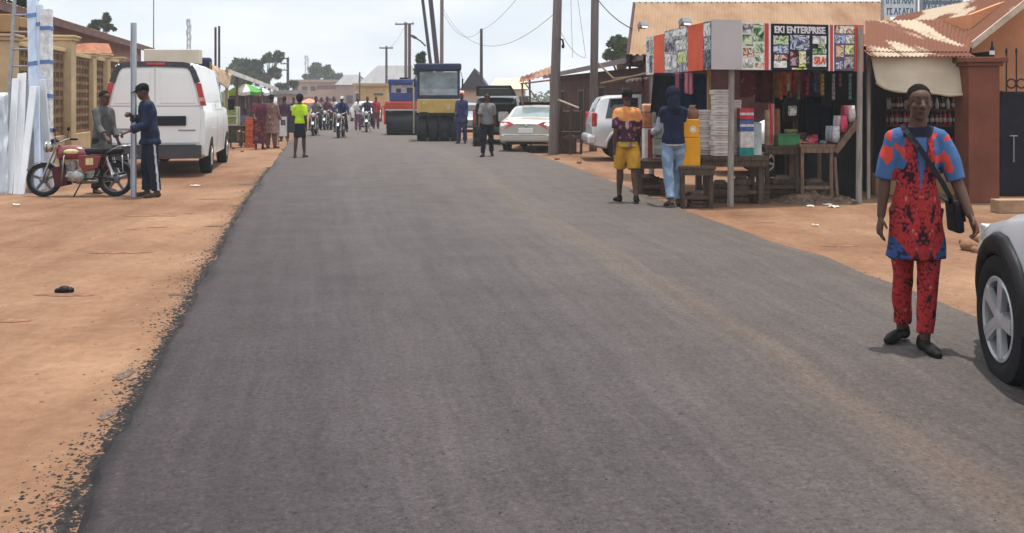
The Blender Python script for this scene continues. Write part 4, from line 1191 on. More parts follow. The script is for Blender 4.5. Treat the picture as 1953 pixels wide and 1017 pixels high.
for sx in (1, -1): B.patch(b, -1.0, -.42, 9.2, 11, sx, nv=5)
b.build('windscreen', GLASS, t, smooth=True, angle=40)
b = MB(); b.box((0, L / 2 - .01, .57), (1.78, .26, .24)); b.build('rear_bumper', SILVER, t, bevel=.07)
b = MB()
for sx in (1, -1): B.patch(b, 2.06, 2.24, 9.2, 11, sx, nv=5)
b.build('rear_window', GLASS, t, smooth=True, angle=40)
for y in (-.92, .16, 1.06):
    b = MB()
    for sx in (1, -1): B.patch(b, y, y + .014, 2.2, 5.95, sx, ny=1, nv=6, out=.002)
    b.build('door_seam', BLACK, t)
# --- silver car cut by the right edge of the picture
L, Wd, r = 4.5, 1.80, .368
hd = 171.5
NEARS = M('near_silver_paint', (.54, .565, .59), .25, .03, 2, metal=.15, spec=.5, coat=.5)
rot = Matrix.Rotation(R(hd), 3, 'Z')
wl_ = Vector((Wd / 2 - .105 + .11, -L / 2 + .86, 0))
target = Vector((gx(1903, 5.36), 5.36, 0))
loc = target - rot @ wl_
NEAR = [(0, .74, .76, .9, .36), (.02, .84, .85, .9, .30), (.06, .86, .92, .9, .27), (.12, .94, .97, .88, .26), (.20, 1.01, 1, .86, .26), (.265, 1.06, 1, .86, .26), (.31, 1.2, 1, .86, .26), (.38, 1.47, 1, .82, .26), (.43, 1.60, 1, .80, .26), (.50, 1.66, 1, .79, .26), (.70, 1.67, 1, .79, .26), (.92, 1.62, 1, .79, .28), (.965, 1.42, .98, .82, .3), (1, 1.0, .92, .9, .36)]
t, B = car('near_car', 'silver car cut off by the right edge of the picture', 'car', loc, hd, L, Wd, NEAR, 1.02, NEARS, r, .105, (-L / 2 + .86, 1.33), tw=.24, ri=.238, flare=BLACK, fw=.065)
for sx in (1, -1):
    b = MB(); B.patch(b, -.78, .1, 6.15, 7.85, sx, ya=-.28, yb=.1); b.build('side_window', GLASS, t, smooth=True, angle=40)
    b = MB(); B.patch(b, .2, 1.0, 6.15, 7.85, sx); b.build('side_window', GLASS, t, smooth=True, angle=40)
    b = MB(); b.prism([(sx * .50, -L / 2 - .02, .80), (sx * .76, -L / 2 + .12, .82), (sx * .76, -L / 2 + .12, .66), (sx * .52, -L / 2 - .02, .66)], (0, .1, 0)); b.build('headlight', WHITELENS, t, bevel=.01)
b = MB()
for sx in (1, -1): B.patch(b, -.85, -.38, 9.2, 11, sx, nv=5)
b.build('windscreen', GLASS, t, smooth=True, angle=40)
b = MB(); b.box((0, -L / 2 + .04, .43), (1.50, .22, .26)); b.build('front_bumper', BLACK, t, bevel=.07)
# --- far cars
SMALLROWS = SALOON
def far_car(label, px, py, hd, paint, L=4.4, rows=SALOON, Wd=1.72, belt=.95, group='cars far down the street', Z=None):
    Z = Z or depth(py)
    t, B = car('far_car', label, 'car', (gx(px, Z), Z, 0), hd, L, Wd, rows, belt, paint, .31, .1, (-1.3, 1.25), group=group, spokes=6)
    for sx in (1, -1):
        b = MB(); B.patch(b, -.66, .72, 6.08, 7.9, sx, ya=-.28, yb=.42, ny=14); b.build('side_window', GLASS, t)
        b = MB(); b.box((sx * .62, -L / 2 + .03, .68), (.3, .1, .12)); b.build('headlight', WHITELENS, t, bevel=.01)
    b = MB()
    for sx in (1, -1): B.patch(b, -.86, -.42, 9.2, 11, sx)
    b.build('windscreen', GLASS, t)
    b = MB()
    for sx in (1, -1): B.patch(b, .86, 1.42, 9.2, 11, sx)
    b.build('rear_window', GLASS, t)
    return t
BLUEGREY = M('bluegrey_paint', (.20, .24, .26), .3, .08, 2, spec=.5, coat=.4)
WHITEC = M('white_paint', (.70, .70, .69), .35, .04, 2, spec=.5, coat=.3)
far_car('blue grey car coming forward beside the yellow roller', 897, 246, 8, BLUEGREY, Z=47)
far_car('white car far down the road between two motorcycles', 697, 241, 18, WHITEC, Z=66)
far_car('white car partly hidden by the green tray inside the kiosk', 1560, 300, 84, WHITEC, L=4.3, Wd=1.7, rows=SALOON, Z=20.2, group=None)
# --- dark hatchback with its tailgate up
DARKPT = M('charcoal_paint', (.03, .03, .035), .35, .1, 2, spec=.5, coat=.3)
L = 4.2
hd = 176
t, B = car('hatchback_car', 'dark hatchback with its tailgate raised beside the walking man', 'car', (gx(948, 33.5) + .1, 33.2 + L / 2, 0), hd, L, 1.7, OFFROAD, 1.05, DARKPT, .33, .1, (-1.3, 1.25))
b = MB(); b.box((0, L / 2 - .02, 1.02), (1.36, .05, .80)); b.build('boot_opening', DARKIN, t)
b = MB(); b.box((-.28, L / 2 + .02, .98), (.36, .1, .36), (0, 0, .2)); b.box((.25, L / 2 + .02, .85), (.4, .1, .25)); b.build('boot_load', M('white_sacks', (.5, .48, .46), .8, .3, 8), t, bevel=.05)
b = MB(); b.prism([(-.72, L / 2 - .25, 1.70), (.72, L / 2 - .25, 1.70), (.60, L / 2 + .70, 2.02), (-.60, L / 2 + .70, 2.02)], (0, 0, .06)); o = b.build('tailgate', DARKPT, t, bevel=.02)
b = MB(); b.prism([(-.60, L / 2 - .0, 1.76), (.60, L / 2 - .0, 1.76), (.52, L / 2 + .58, 1.95), (-.52, L / 2 + .58, 1.95)], (0, 0, .03)); b.build('glass', RGLASS, o)
for sx in (1, -1):
    b = MB(); b.box((sx * .76, L / 2 - .04, 1.0), (.1, .1, .5)); b.build('tail_light', REDLENS, t, bevel=.02)
b = MB(); b.box((0, L / 2, .5), (1.6, .2, .22)); b.build('rear_bumper', DARKPT, t, bevel=.05)
# black water tanks / drums standing at its rear
def drum(px, py, h, r, lb, mat=BLACK):
    c = GP(px, py)
    b = MB(); b.lathe([(r * .96, 0), (r, .03), (r, h * .3), (r * 1.04, h * .32), (r, h * .35), (r, h * .64), (r * 1.04, h * .67), (r, h * .7), (r, h - .03), (r * .95, h)], (c.x, c.y, 0), 'Z', 24)
    return tag(b.build('plastic_drum', mat, smooth=True, angle=40), lb, 'drum')
drum(913, 281, .70, .19, 'black drum standing left of the walking man')
# --- white panel van
VANW = M('van_white_paint', (.76, .755, .74), .35, .04, 1.2, spec=.5, coat=.3)
VANG = M('van_grey_trim', (.06, .06, .068), .5, .15)
L, Wd = 5.5, 2.0
hd = 180 + 11.5
fwd = Vector((math.sin(R(hd)), -math.cos(R(hd)), 0))
Zv = 19.35
loc = Vector((gx(296, Zv), Zv, 0)) + fwd * (L / 2)
VAN = [(0, .95, .84, .9, .40), (.015, 1.08, .90, .9, .34), (.06, 1.18, .96, .9, .32), (.13, 1.28, 1, .88, .32), (.16, 1.36, 1, .88, .32), (.22, 1.85, 1, .85, .32), (.28, 2.24, 1, .80, .32), (.33, 2.34, 1, .78, .32), (.55, 2.37, 1, .78, .32), (.95, 2.37, 1, .78, .36), (.985, 2.36, .995, .78, .40), (1, 2.31, .985, .785, .42)]
t, B = car('panel_van', 'white panel van parked on the earth with its rear doors shut', 'van', loc, hd, L, Wd, VAN, 1.38, VANW, .375, .12, (-1.78, 1.62), tw=.24, ri=.21)
yr = L / 2
for sx in (1, -1):
    x0, x1 = (.012, .86) if sx > 0 else (-.86, -.012)
    b = MB()
    hw = .86
    outl = [(x0, .70), (x1, .70), (x1 * 1.0, 1.3), (sx * .80 if sx > 0 else x1, 1.42), (sx * .70, 2.16), (sx * .62, 2.25), (x0 if sx > 0 else x1, 2.27)]
    if sx > 0: outl = [(.012, .70), (.87, .70), (.90, 1.3), (.87, 1.45), (.715, 2.14), (.64, 2.23), (.012, 2.25)]
    else: outl = [(-.012, 2.25), (-.64, 2.23), (-.715, 2.14), (-.87, 1.45), (-.90, 1.3), (-.87, .70), (-.012, .70)]
    b.prism([(x, yr + .002, z) for x, z in outl], (0, .02, 0)); d_ = b.build('rear_door', VANW, t, bevel=.012)
    # raised panel of each door
    b = MB(); b.prism([(sx * .10, yr + .023, 1.52), (sx * .78, yr + .023, 1.52), (sx * .655, yr + .023, 2.12), (sx * .60, yr + .023, 2.16), (sx * .10, yr + .023, 2.17)][::sx], (0, .012, 0)); b.build('panel', VANW, d_, bevel=.01)
    b = MB(); b.box((sx * .45, yr + .0245, 1.465), (.84, .006, .012)); b.build('crease', M('seam_grey', (.25, .25, .25), .6), d_)
    # tail lamp and dark pillar band
    b = MB(); b.prism([(sx * .885, yr - .10, 2.02), (sx * .80, yr + .028, 2.02), (sx * .885, yr + .028, 1.50), (sx * 1.0, yr + .01, 1.50), (sx * 1.0, yr - .12, 1.50)][:5], (0, 0, 0.0001)) if False else None
    b.prism([(sx * .79, yr - .06, 1.94), (sx * .90, yr - .06, 1.94), (sx * 1.005, yr - .06, 1.47), (sx * .895, yr - .06, 1.47)][::sx], (0, .105, 0)); lm = b.build('tail_light', REDLENS, t, bevel=.015)
    b = MB(); b.prism([(sx * .86, yr + .046, 1.64), (sx * .95, yr + .046, 1.64), (sx * .968, yr + .046, 1.56), (sx * .878, yr + .046, 1.56)][::sx], (0, .004, 0)); b.build('reversing_lens', M('pink_lens', (.65, .35, .33), .2), lm)
b = MB()
arc = [(-.83, 1.945), (-.735, 2.20), (-.68, 2.285), (-.56, 2.315), (0, 2.33), (.56, 2.315), (.68, 2.285), (.735, 2.20), (.83, 1.945)]
for (xa, za), (xb, zb_) in zip(arc, arc[1:]): b.beam((xa, yr - .0, za), (xb, yr - .0, zb_), .11, .075, up=(0, 1, 0))
b.build('window_surround', VANG, t)
b = MB(); b.box((-.02, yr + .03, 2.325), (.36, .05, .05)); b.build('brake_light', REDLENS, t, bevel=.01)
b = MB(); b.box((-.30, yr + .042, 1.16), (.62, .035, .20)); b.build('plate_recess', M('plate_recess', (.02, .02, .03), .4), t, bevel=.02)
b = MB(); b.box((0, yr + .03, .53), (1.82, .22, .26)); b.box((0, yr + .06, .665), (1.6, .2, .02)); b.build('rear_bumper', VANG, t, bevel=.03)
b = MB(); b.box((.62, yr + .026, .99), (.34, .012, .04)); b.box((.70, yr + .026, .93), (.16, .012, .05)); b.box((-.62, yr + .026, .965), (.34, .012, .03)); b.build('badge', STEEL, t)
b = MB(); b.tube([(0, -1.6, .45), (0, 1.8, .45)], .07, 8); b.tube([(-.75, 1.62, .375), (.75, 1.62, .375)], .06, 8); b.ell((0, 1.62, .375), (.14, .16, .14)); b.box((0, .3, .50), (1.3, 3.6, .1)); b.tube([(.2, 2.9, .5), (.2, 2.9, .28)], .03, 6); b.build('underbody', BLACK, t)
for sx in (1, -1):
    b = MB(); B.patch(b, -1.68, -.98, 6.1, 7.8, sx, ya=-1.25, yb=-.98); b.build('side_window', GLASS, t, smooth=True, angle=40)
    b = MB(); b.box((sx * 1.12, -1.55, 1.48), (.16, .1, .3)); b.build('wing_mirror', BLACK, t, bevel=.03)
    b = MB(); B.patch(b, -.88, 2.2, 6.35, 7.7, sx, out=.004, ny=20); b.build('side_panel', VANW, t, smooth=True, angle=40)
    for y in (-.95, .45):
        b = MB(); B.patch(b, y, y + .014, 2.2, 8, sx, ny=1, nv=8, out=.002); b.build('door_seam', BLACK, t)
    b = MB(); B.patch(b, -.9, 1.2, 5.55, 5.75, sx, ny=10, nv=1, out=.004); b.build('rub_strip', M('seam_grey', (.25, .25, .25), .6), t)
b = MB()
for sx in (1, -1): B.patch(b, -1.80, -1.30, 9.2, 11, sx, nv=5)
b.build('windscreen', GLASS, t, smooth=True, angle=40)

# --- road rollers
YELL = M('roller_yellow', (.52, .34, .105), .5, .15, 2, .1)
NAVYM = M('roller_navy', (.022, .028, .07), .45, .2, 2)
BLUEM = M('roller_blue', (.035, .06, .20), .45, .15, 2)
REDM = M('roller_red', (.46, .06, .04), .5, .15, 2)
t = thing('tyre_roller', 'tall yellow roller with a navy cab and four fat front tyres', 'road roller', (gx(836, 34.7), 34.9, 0), 4)
for x in (-.63, -.21, .21, .63):
    for y in (.48,):
        b = MB(); b.lathe(tyre_prof(.49, .35, .24), (0, 0, 0), 'X', 28, close=True); b.lathe([(.235, -.1), (.235, .1)], (0, 0, 0), 'X', 16); o = b.build('front_tyre', M('slick_tyre', (.022, .025, .035), .6, .2, 6), t, smooth=True, angle=45); o.location = (x, y, .49)
for x in (-.42, 0, .42):
    b = MB(); b.lathe(tyre_prof(.49, .35, .24), (0, 0, 0), 'X', 28, close=True); b.lathe([(.235, -.1), (.235, .1)], (0, 0, 0), 'X', 16); o = b.build('rear_tyre', M('slick_tyre', (.022, .025, .035), .6), t, smooth=True, angle=45); o.location = (x, 3.6, .49)
b = MB(); b.bx(-.80, .80, 0.02, .96, 1.02, 1.60); b.bx(-.62, .62, .97, 4.2, .62, 1.55); b.build('chassis', YELL, t, bevel=.04)
b = MB(); b.bx(-.80, .80, -.02, .0, 1.0, 1.09); b.bx(-.7, -.4, -.03, -.0, .97, 1.12); b.build('front_rail', BLACK, t)
b = MB(); b.box((.35, -.01, 1.3), (.14, .03, .2)); b.box((-.55, -.01, 1.45), (.1, .03, .05)); b.build('badge', M('badge_pale', (.5, .42, .25), .5), t)
b = MB()
for x in (-.76, .74):
    for y in (.15, 1.6): b.bx(x - .045, x + .045, y - .045, y + .045, 1.602, 2.66)
b.bx(-.80, .78, .1, 1.65, 1.602, 1.68); b.bx(-.80, .78, .1, .19, 1.682, 1.74); b.build('cab_frame', NAVYM, t, bevel=.015)
b = MB(); b.bx(-.86, .84, -.02, 1.75, 2.66, 2.92); b.build('cab_roof', NAVYM, t, bevel=.06)
CABG = M('cab_glass', (.16, .19, .19), .1, .5, 1.6, spec=.7)
b = MB(); b.bx(-.71, .69, .10, .112, 1.98, 2.60); b.build('front_window', CABG, t)
b = MB(); b.bx(-.71, .69, .085, .099, 1.74, 1.98); b.build('lower_window', M('sky_lit_glass', (.30, .32, .34), .08, .3, 3), t)
b = MB(); b.bx(-.76, .74, 1.59, 1.6, 1.7, 2.62); b.build('rear_window', M('rear_cab_glass', (.22, .30, .24), .1, .3, 2), t)
b = MB(); b.bx(.36, .66, .9, 1.1, 1.7, 2.35); b.bx(.34, .68, .6, 1.1, 1.68, 1.78); b.build('seat', BLACK, t, bevel=.03)
for x in (-.9, .88):
    b = MB(); b.box((x, .1, 2.2), (.06, .05, .3)); b.tube([(x, .12, 2.35), (x * .92, .2, 2.62)], .012, 6); b.build('mirror', BLACK, t)
b = MB(); b.tube([(-.93, .7, .3), (-.93, .7, 2.2), (-.86, .8, 2.5)], .045, 8); b.build('side_pipe', M('cream_pipe', (.5, .46, .38), .6), t, smooth=True)
# tandem roller
t = thing('drum_roller', 'blue and red roller with a wide black steel drum in front', 'road roller', (gx(766, 40.5), 40.7, 0), 2)
b = MB(); b.lathe([(.5, -.68), (.54, -.69), (.56, -.66), (.56, .66), (.54, .69), (.5, .68)], (0, .58, .56), 'X', 40); b.build('drum', M('drum_steel', (.028, .03, .038), .35, .35, 3, metal=.5), t, smooth=True, angle=40)
b = MB(); b.bx(-.74, .74, -.02, .35, 1.17, 1.48); b.bx(-.80, -.715, .0, 1.2, .50, 1.3); b.bx(.715, .78, .0, 1.2, .50, 1.3); b.build('yoke', REDM, t, bevel=.03)
b = MB(); b.bx(-.74, .74, -.035, -.022, 1.10, 1.165); b.build('scraper_bar', M('pale_bar', (.5, .47, .44), .5), t)
b = MB(); b.bx(-.66, .66, .9, 3.6, .55, 1.5); b.build('engine_housing', REDM, t, bevel=.05)
for x in (-.62, .62):
    b = MB(); b.lathe(tyre_prof(.6, .4, .3), (0, 0, 0), 'X', 24, close=True); o = b.build('rear_tyre', RUBBER, t, smooth=True); o.location = (x, 3.1, .6)
b = MB(); b.bx(-.60, .60, .5, 1.9, 1.5, 1.86)
for x in (-.57, .57):
    for y in (.54, 1.85): b.bx(x - .05, x + .05, y - .05, y + .05, 1.86, 2.3)
b.build('cab_frame', BLUEM, t, bevel=.02)
b = MB(); b.bx(-.66, .66, .42, 2.0, 2.22, 2.46); b.build('cab_roof', BLUEM, t, bevel=.05)
b = MB(); b.bx(-.51, .51, .52, .53, 1.87, 2.215); b.build('windscreen', M('pale_cab_glass', (.32, .33, .34), .1, .35, 5), t)
b = MB(); b.bx(-.3, -.1, .46, .519, 1.87, 2.05); b.bx(.15, .42, .46, .519, 1.87, 2.1); b.build('seat_back', NAVYM, t, bevel=.03)
b = MB(); b.bx(-.17, .22, .7, 1.1, 2.462, 2.54); b.build('roof_vent', BLACK, t)
b = MB(); b.bx(-.2, .2, .0, .04, 1.5, 1.512); b.tube([(-.66, .6, 1.5), (-.95, .5, 1.2), (-.95, .5, .6)], .03, 6); b.build('hand_rail', REDM, t)

# --- motorcycle
BIKER = M('bike_red', (.15, .008, .012), .25, .1, 3, spec=.6, coat=.5)
SEATM = M('seat_vinyl', (.016, .016, .022), .45)
ENGM = M('engine_alloy', (.33, .32, .31), .45, .25, 14, metal=.7)
CREAMST = M('cream_sticker', (.55, .47, .25), .5, .2, 20)
def motorcycle(name, label, loc, rotz, group=None, lean=0.0, detail=True):
    t = thing(name, label, 'motorcycle', loc, rotz, group)
    r = .30
    n_ = 36 if detail else 20
    fy, ry = -.64, .62
    for y in (fy, ry):
        b = MB(); b.lathe(tyre_prof(r, .085, r - .06), (0, 0, 0), 'X', n_, close=True); o = b.build('wheel', RUBBER, t, smooth=True, angle=50); o.location = (0, y, r)
        b = MB(); ri = r - .06
        b.lathe([(ri + .003, -.028), (ri + .003, .028), (ri - .03, .02), (ri - .03, -.02)], (0, 0, 0), 'X', n_, close=True)
        for k in range(5):
            a_ = 2 * math.pi * k / 5 + .3
            b.beam((0, math.cos(a_) * .05, math.sin(a_) * .05), (0, math.cos(a_) * (ri - .02), math.sin(a_) * (ri - .02)), .045, .022, up=(1, 0, 0))
        b.lathe([(.05, -.06), (.065, -.05), (.065, .05), (.05, .06)], (0, 0, 0), 'X', 14)
        b.build('rim', M('dark_alloy', (.12, .12, .13), .4, .1, metal=.5), o, smooth=True, angle=40)
    b = MB()
    for x in (-.085, .085): b.tube([(x, fy, r), (x, -.44, .80), (x * .9, -.40, .92)], [.024, .02, .02], 8)
    b.build('fork', CHROME, t, smooth=True, angle=40)
    b = MB(); b.grid(lambda u, v: ((v - .5) * .12, fy + math.cos(R(20 + 130 * u)) * (r + .035), r + math.sin(R(20 + 130 * u)) * (r + .035) - .012 * (2 * v - 1) ** 2), 14, 4, .006); b.build('front_mudguard', CHROME, t, smooth=True)
    b = MB(); b.grid(lambda u, v: ((v - .5) * .14, ry + math.cos(R(10 + 100 * u)) * (r + .05), r + math.sin(R(10 + 100 * u)) * (r + .05) - .012 * (2 * v - 1) ** 2), 14, 4, .006); b.build('rear_mudguard', BLACK, t, smooth=True)
    b = MB()
    for k, x in enumerate((-.09, .09)):
        b.tube([(0, -.40, .86), (x, -.30, .50), (x, -.12, .30), (x, .25, .32), (x, .36, .50)], .016, 6)
        b.tube([(0, -.38, .84), (x * .8, .0, .74), (x, .36, .70), (x, .78, .74)], .016, 6)
        b.tube([(x, .36, .70), (x, .28, .36), (x * 1.1, ry, r)], .018, 6)
    b.build('frame', BLACK, t, smooth=True)
    for x in (-.12, .12):
        b = MB(); b.tube([(x, ry - .02, r + .06), (x, .50, .70)], .018, 6)
        b.tube([(x + .0, ry - .0, r + .10), (x, .53, .60)], .034, 10); b.build('shock_absorber', CHROME, t, smooth=True, angle=40)
    b = MB(); b.loft([(Vector((0, -.08, .28)), .10, .17), (Vector((0, -.09, .36)), .15, .21), (Vector((0, -.08, .46)), .12, .18)], 16)
    for k in range(6): b.box((0, -.13, .49 + k * .025), (.17, .17, .012))
    b.loft([(Vector((0, -.13, .47)), .06, .06), (Vector((0, -.13, .64)), .055, .055)], 12); b.ell((.12, -.02, .36), (.07, .14, .12)); b.ell((-.12, -.02, .36), (.07, .14, .12)); b.box((0, .16, .55), (.16, .24, .26)); b.box((0, .22, .40), (.10, .2, .16)); b.tube([(0, -.36, .70), (0, -.30, .42), (0, -.2, .28)], .03, 8)
    b.build('engine', ENGM, t, smooth=True, angle=35)
    b = MB(); b.loft([(Vector((0, -.12, .66)), .09, .27), (Vector((0, -.13, .73)), .145, .31), (Vector((0, -.14, .83)), .135, .28), (Vector((0, -.17, .90)), .08, .18), (Vector((0, -.18, .915)), .02, .05)], 24); tk = b.build('tank', BIKER, t, smooth=True, angle=60)
    for x in (-1, 1):
        b = MB(); b.ell((x * .118, -.12, .80), (.032, .14, .05), n=12); b.build('emblem', CREAMST, tk, smooth=True)
    b = MB(); b.loft([(Vector((0, .38, .75)), .09, .34), (Vector((0, .40, .80)), .125, .37), (Vector((0, .40, .845)), .115, .36), (Vector((0, .40, .86)), .06, .30)], 24); b.build('seat', SEATM, t, smooth=True, angle=60)
    for x in (-1, 1):
        b = MB(); b.prism([(x * .115, .02, .74), (x * .115, .42, .73), (x * .115, .36, .52), (x * .115, .12, .44), (x * .115, .03, .54)][::x], (x * .035, 0, 0)); pn = b.build('side_panel', BIKER, t, bevel=.012)
        b = MB(); b.prism([(x * .152, .15, .69), (x * .152, .28, .69), (x * .152, .28, .57), (x * .152, .15, .57)][::x], (x * .003, 0, 0)); b.build('sticker', CREAMST, pn)
    b = MB(); b.tube([(-.36, -.24, 1.0), (-.24, -.34, 1.01), (-.10, -.42, .95), (.10, -.42, .95), (.24, -.34, 1.01), (.36, -.24, 1.0)], .013, 8); b.build('handlebar', CHROME, t, smooth=True)
    for x in (-1, 1):
        b = MB(); b.tube([(x * .28, -.31, 1.006), (x * .39, -.22, .998)], .02, 8); b.build('grip', BLACK, t, smooth=True)
        b = MB(); b.tube([(x * .24, -.34, 1.01), (x * .27, -.33, 1.14)], .007, 6); b.ell((x * .29, -.335, 1.19), (.06, .02, .045), n=10); b.build('mirror', BLACK, t, smooth=True)
        b = MB(); b.tube([(x * .06, -.50, .86), (x * .14, -.49, .86)], .010, 6); b.ell((x * .15, -.49, .86), (.022, .02, .02), n=10); b.build('indicator', M('amber_lens', (.5, .18, .02), .2), t, smooth=True)
    b = MB(); b.ell((0, -.52, .88), (.095, .09, .095)); b.lathe([(.098, -.02), (.104, 0), (.09, .02)], (0, -.58, .88), 'Y', 20); hl = b.build('headlight', CHROME, t, smooth=True)
    b = MB(); b.ell((0, -.585, .88), (.085, .035, .085)); b.build('lens', WHITELENS, hl, smooth=True)
    b = MB(); b.ell((-.06, -.46, .99), (.05, .04, .04), n=10); b.ell((.06, -.46, .99), (.05, .04, .04), n=10); b.build('dials', BLACK, t, smooth=True)
    b = MB(); b.tube([(-.10, -.22, .50), (-.13, -.30, .30), (-.15, -.1, .22), (-.16, .3, .26), (-.17, .85, .36)], [.02, .02, .022, .035, .045], 10); b.build('exhaust', CHROME, t, smooth=True)
    b = MB()
    for x in (-.13, .13): b.tube([(x, .50, .78), (x, .72, .90), (x * .8, .92, .90)], .011, 6)
    b.tube([(-.104, .92, .90), (.104, .92, .90)], .011, 6); b.tube([(-.12, .80, .90), (.12, .80, .90)], .011, 6)
    for x in (-.14, .14): b.tube([(x, .52, .72), (x * 1.1, .60, .40), (x * 1.05, .80, .44), (x, .78, .74)], .010, 6)
    b.build('rear_rack', CHROME, t, smooth=True)
    b = MB(); b.ell((0, .96, .70), (.07, .04, .05), n=10); b.build('tail_light', REDLENS, t, smooth=True)
    b = MB(); b.tube([(-.14, -.22, .74), (-.17, -.22, .72), (-.17, -.26, .28), (.17, -.26, .28), (.17, -.22, .72), (.14, -.22, .74)], .013, 6); b.build('crash_bar', CHROME, t, smooth=True)
    for x in (-.10, .10):
        b = MB(); b.box((x, -.33, .36), (.03, .22, .36), (R(12), 0, 0)); b.build('leg_flap', M('maroon_flap', (.06, .012, .015), .7), t, bevel=.01)
    b = MB(); b.tube([(.10, .06, .27), (.20, -.04, .01)], .012, 6); b.tube([(.10, -.02, .27), (.24, -.02, .27)], .014, 6); b.tube([(-.10, -.02, .27), (-.24, -.02, .27)], .014, 6); b.build('stand', BLACK, t)
    return t
mc = motorcycle('motorcycle', 'parked red motorcycle on its stand behind which a man in grey stands', (gx(158, 15.7), 15.62, 0), -88)
mc.scale = (.93,) * 3
# ------------------------------------------------------------------ people
SKINC = (0.072, 0.034, 0.023)
SKIN = MA('skin', .6, .15, 300, .25)
CLOTH = MA('printed_cloth', .85, .3, 260, .15)
HAIRM = M('black_hair', (.022, .018, .017), 1.0, .4, 60, .3, bscale=160, spec=.05)
SHOEM = M('black_leather', (.014, .013, .014), .6, .2, 20, spec=.1)
SANDAL = M('brown_sandal', (.06, .035, .025), .7, .2, 20)
CLOTHS = {}
def cloth(name, col, var=.12, rough=.88, scale=9):
    return M('cloth_' + name, col, rough, var, scale, .25, bscale=90, spec=.12)
def remesh(mb, vox, smooth=2, factor=.5):
    me_ = mb.mesh('tmp', [])
    mods = [('REMESH', dict(mode='VOXEL', voxel_size=vox, use_smooth_shade=True))]
    if smooth: mods.append(('SMOOTH', dict(iterations=smooth, factor=factor)))
    out = evaluated(me_, mods)
    bpy.data.meshes.remove(me_)
    return out
def paint(me_, fn):
    ca = me_.color_attributes.new('Col', 'FLOAT_COLOR', 'POINT')
    buf = []
    for v in me_.vertices:
        c = fn(v.co, v.normal)
        buf += [c[0], c[1], c[2], 1.0]
    ca.data.foreach_set('color', buf)
def finish(name, me_, mat, parent):
    me_.name = name
    me_.materials.clear(); me_.materials.append(mat)
    me_.polygons.foreach_set('use_smooth', [True] * len(me_.polygons))
    o = bpy.data.objects.new(name, me_); COL.objects.link(o); o.parent = parent
    return o
import numpy as np
def face_normals(me_, co):
    nl = len(me_.loops); vi = np.zeros(nl, dtype=np.int32); me_.loops.foreach_get('vertex_index', vi)
    ls = np.zeros(len(me_.polygons), dtype=np.int32); me_.polygons.foreach_get('loop_start', ls)
    lt = np.zeros(len(me_.polygons), dtype=np.int32); me_.polygons.foreach_get('loop_total', lt)
    a, b, c = vi[ls], vi[ls + 1], vi[ls + lt - 1]
    fn_ = np.cross(co[b] - co[a], co[c] - co[a])
    out = np.zeros_like(co)
    np.add.at(out, vi, np.repeat(fn_, lt, axis=0))
    out /= np.maximum(np.linalg.norm(out, axis=1, keepdims=True), 1e-12)
    return out.ravel().tolist()
def wrinkle(me_, amp, sc, seed):
    N = len(me_.vertices)
    ca, na = [0.0] * (3 * N), [0.0] * (3 * N)
    me_.vertices.foreach_get('co', ca)
    na = face_normals(me_, np.array(ca).reshape(-1, 3))
    cs = [Vector(ca[i:i + 3]) for i in range(0, 3 * N, 3)]; ns = [Vector(na[i:i + 3]) for i in range(0, 3 * N, 3)]
    buf = []
    for p, m_ in zip(cs, ns):
        n_ = noise.noise((p.x * sc + seed, p.y * sc, p.z * sc * .55)) + .6 * noise.noise((p.x * sc * 2.3, p.y * sc * 2.3 + seed, p.z * sc * .9))
        q = p + m_ * amp * n_
        buf += [q.x, q.y, q.z]
    me_.vertices.foreach_set('co', buf); me_.update()
def finish(name, me_, mat, parent):
    me_.name = name
    me_.materials.clear(); me_.materials.append(mat)
    me_.polygons.foreach_set('use_smooth', [True] * len(me_.polygons))
    o = bpy.data.objects.new(name, me_); COL.objects.link(o); o.parent = parent
    return o
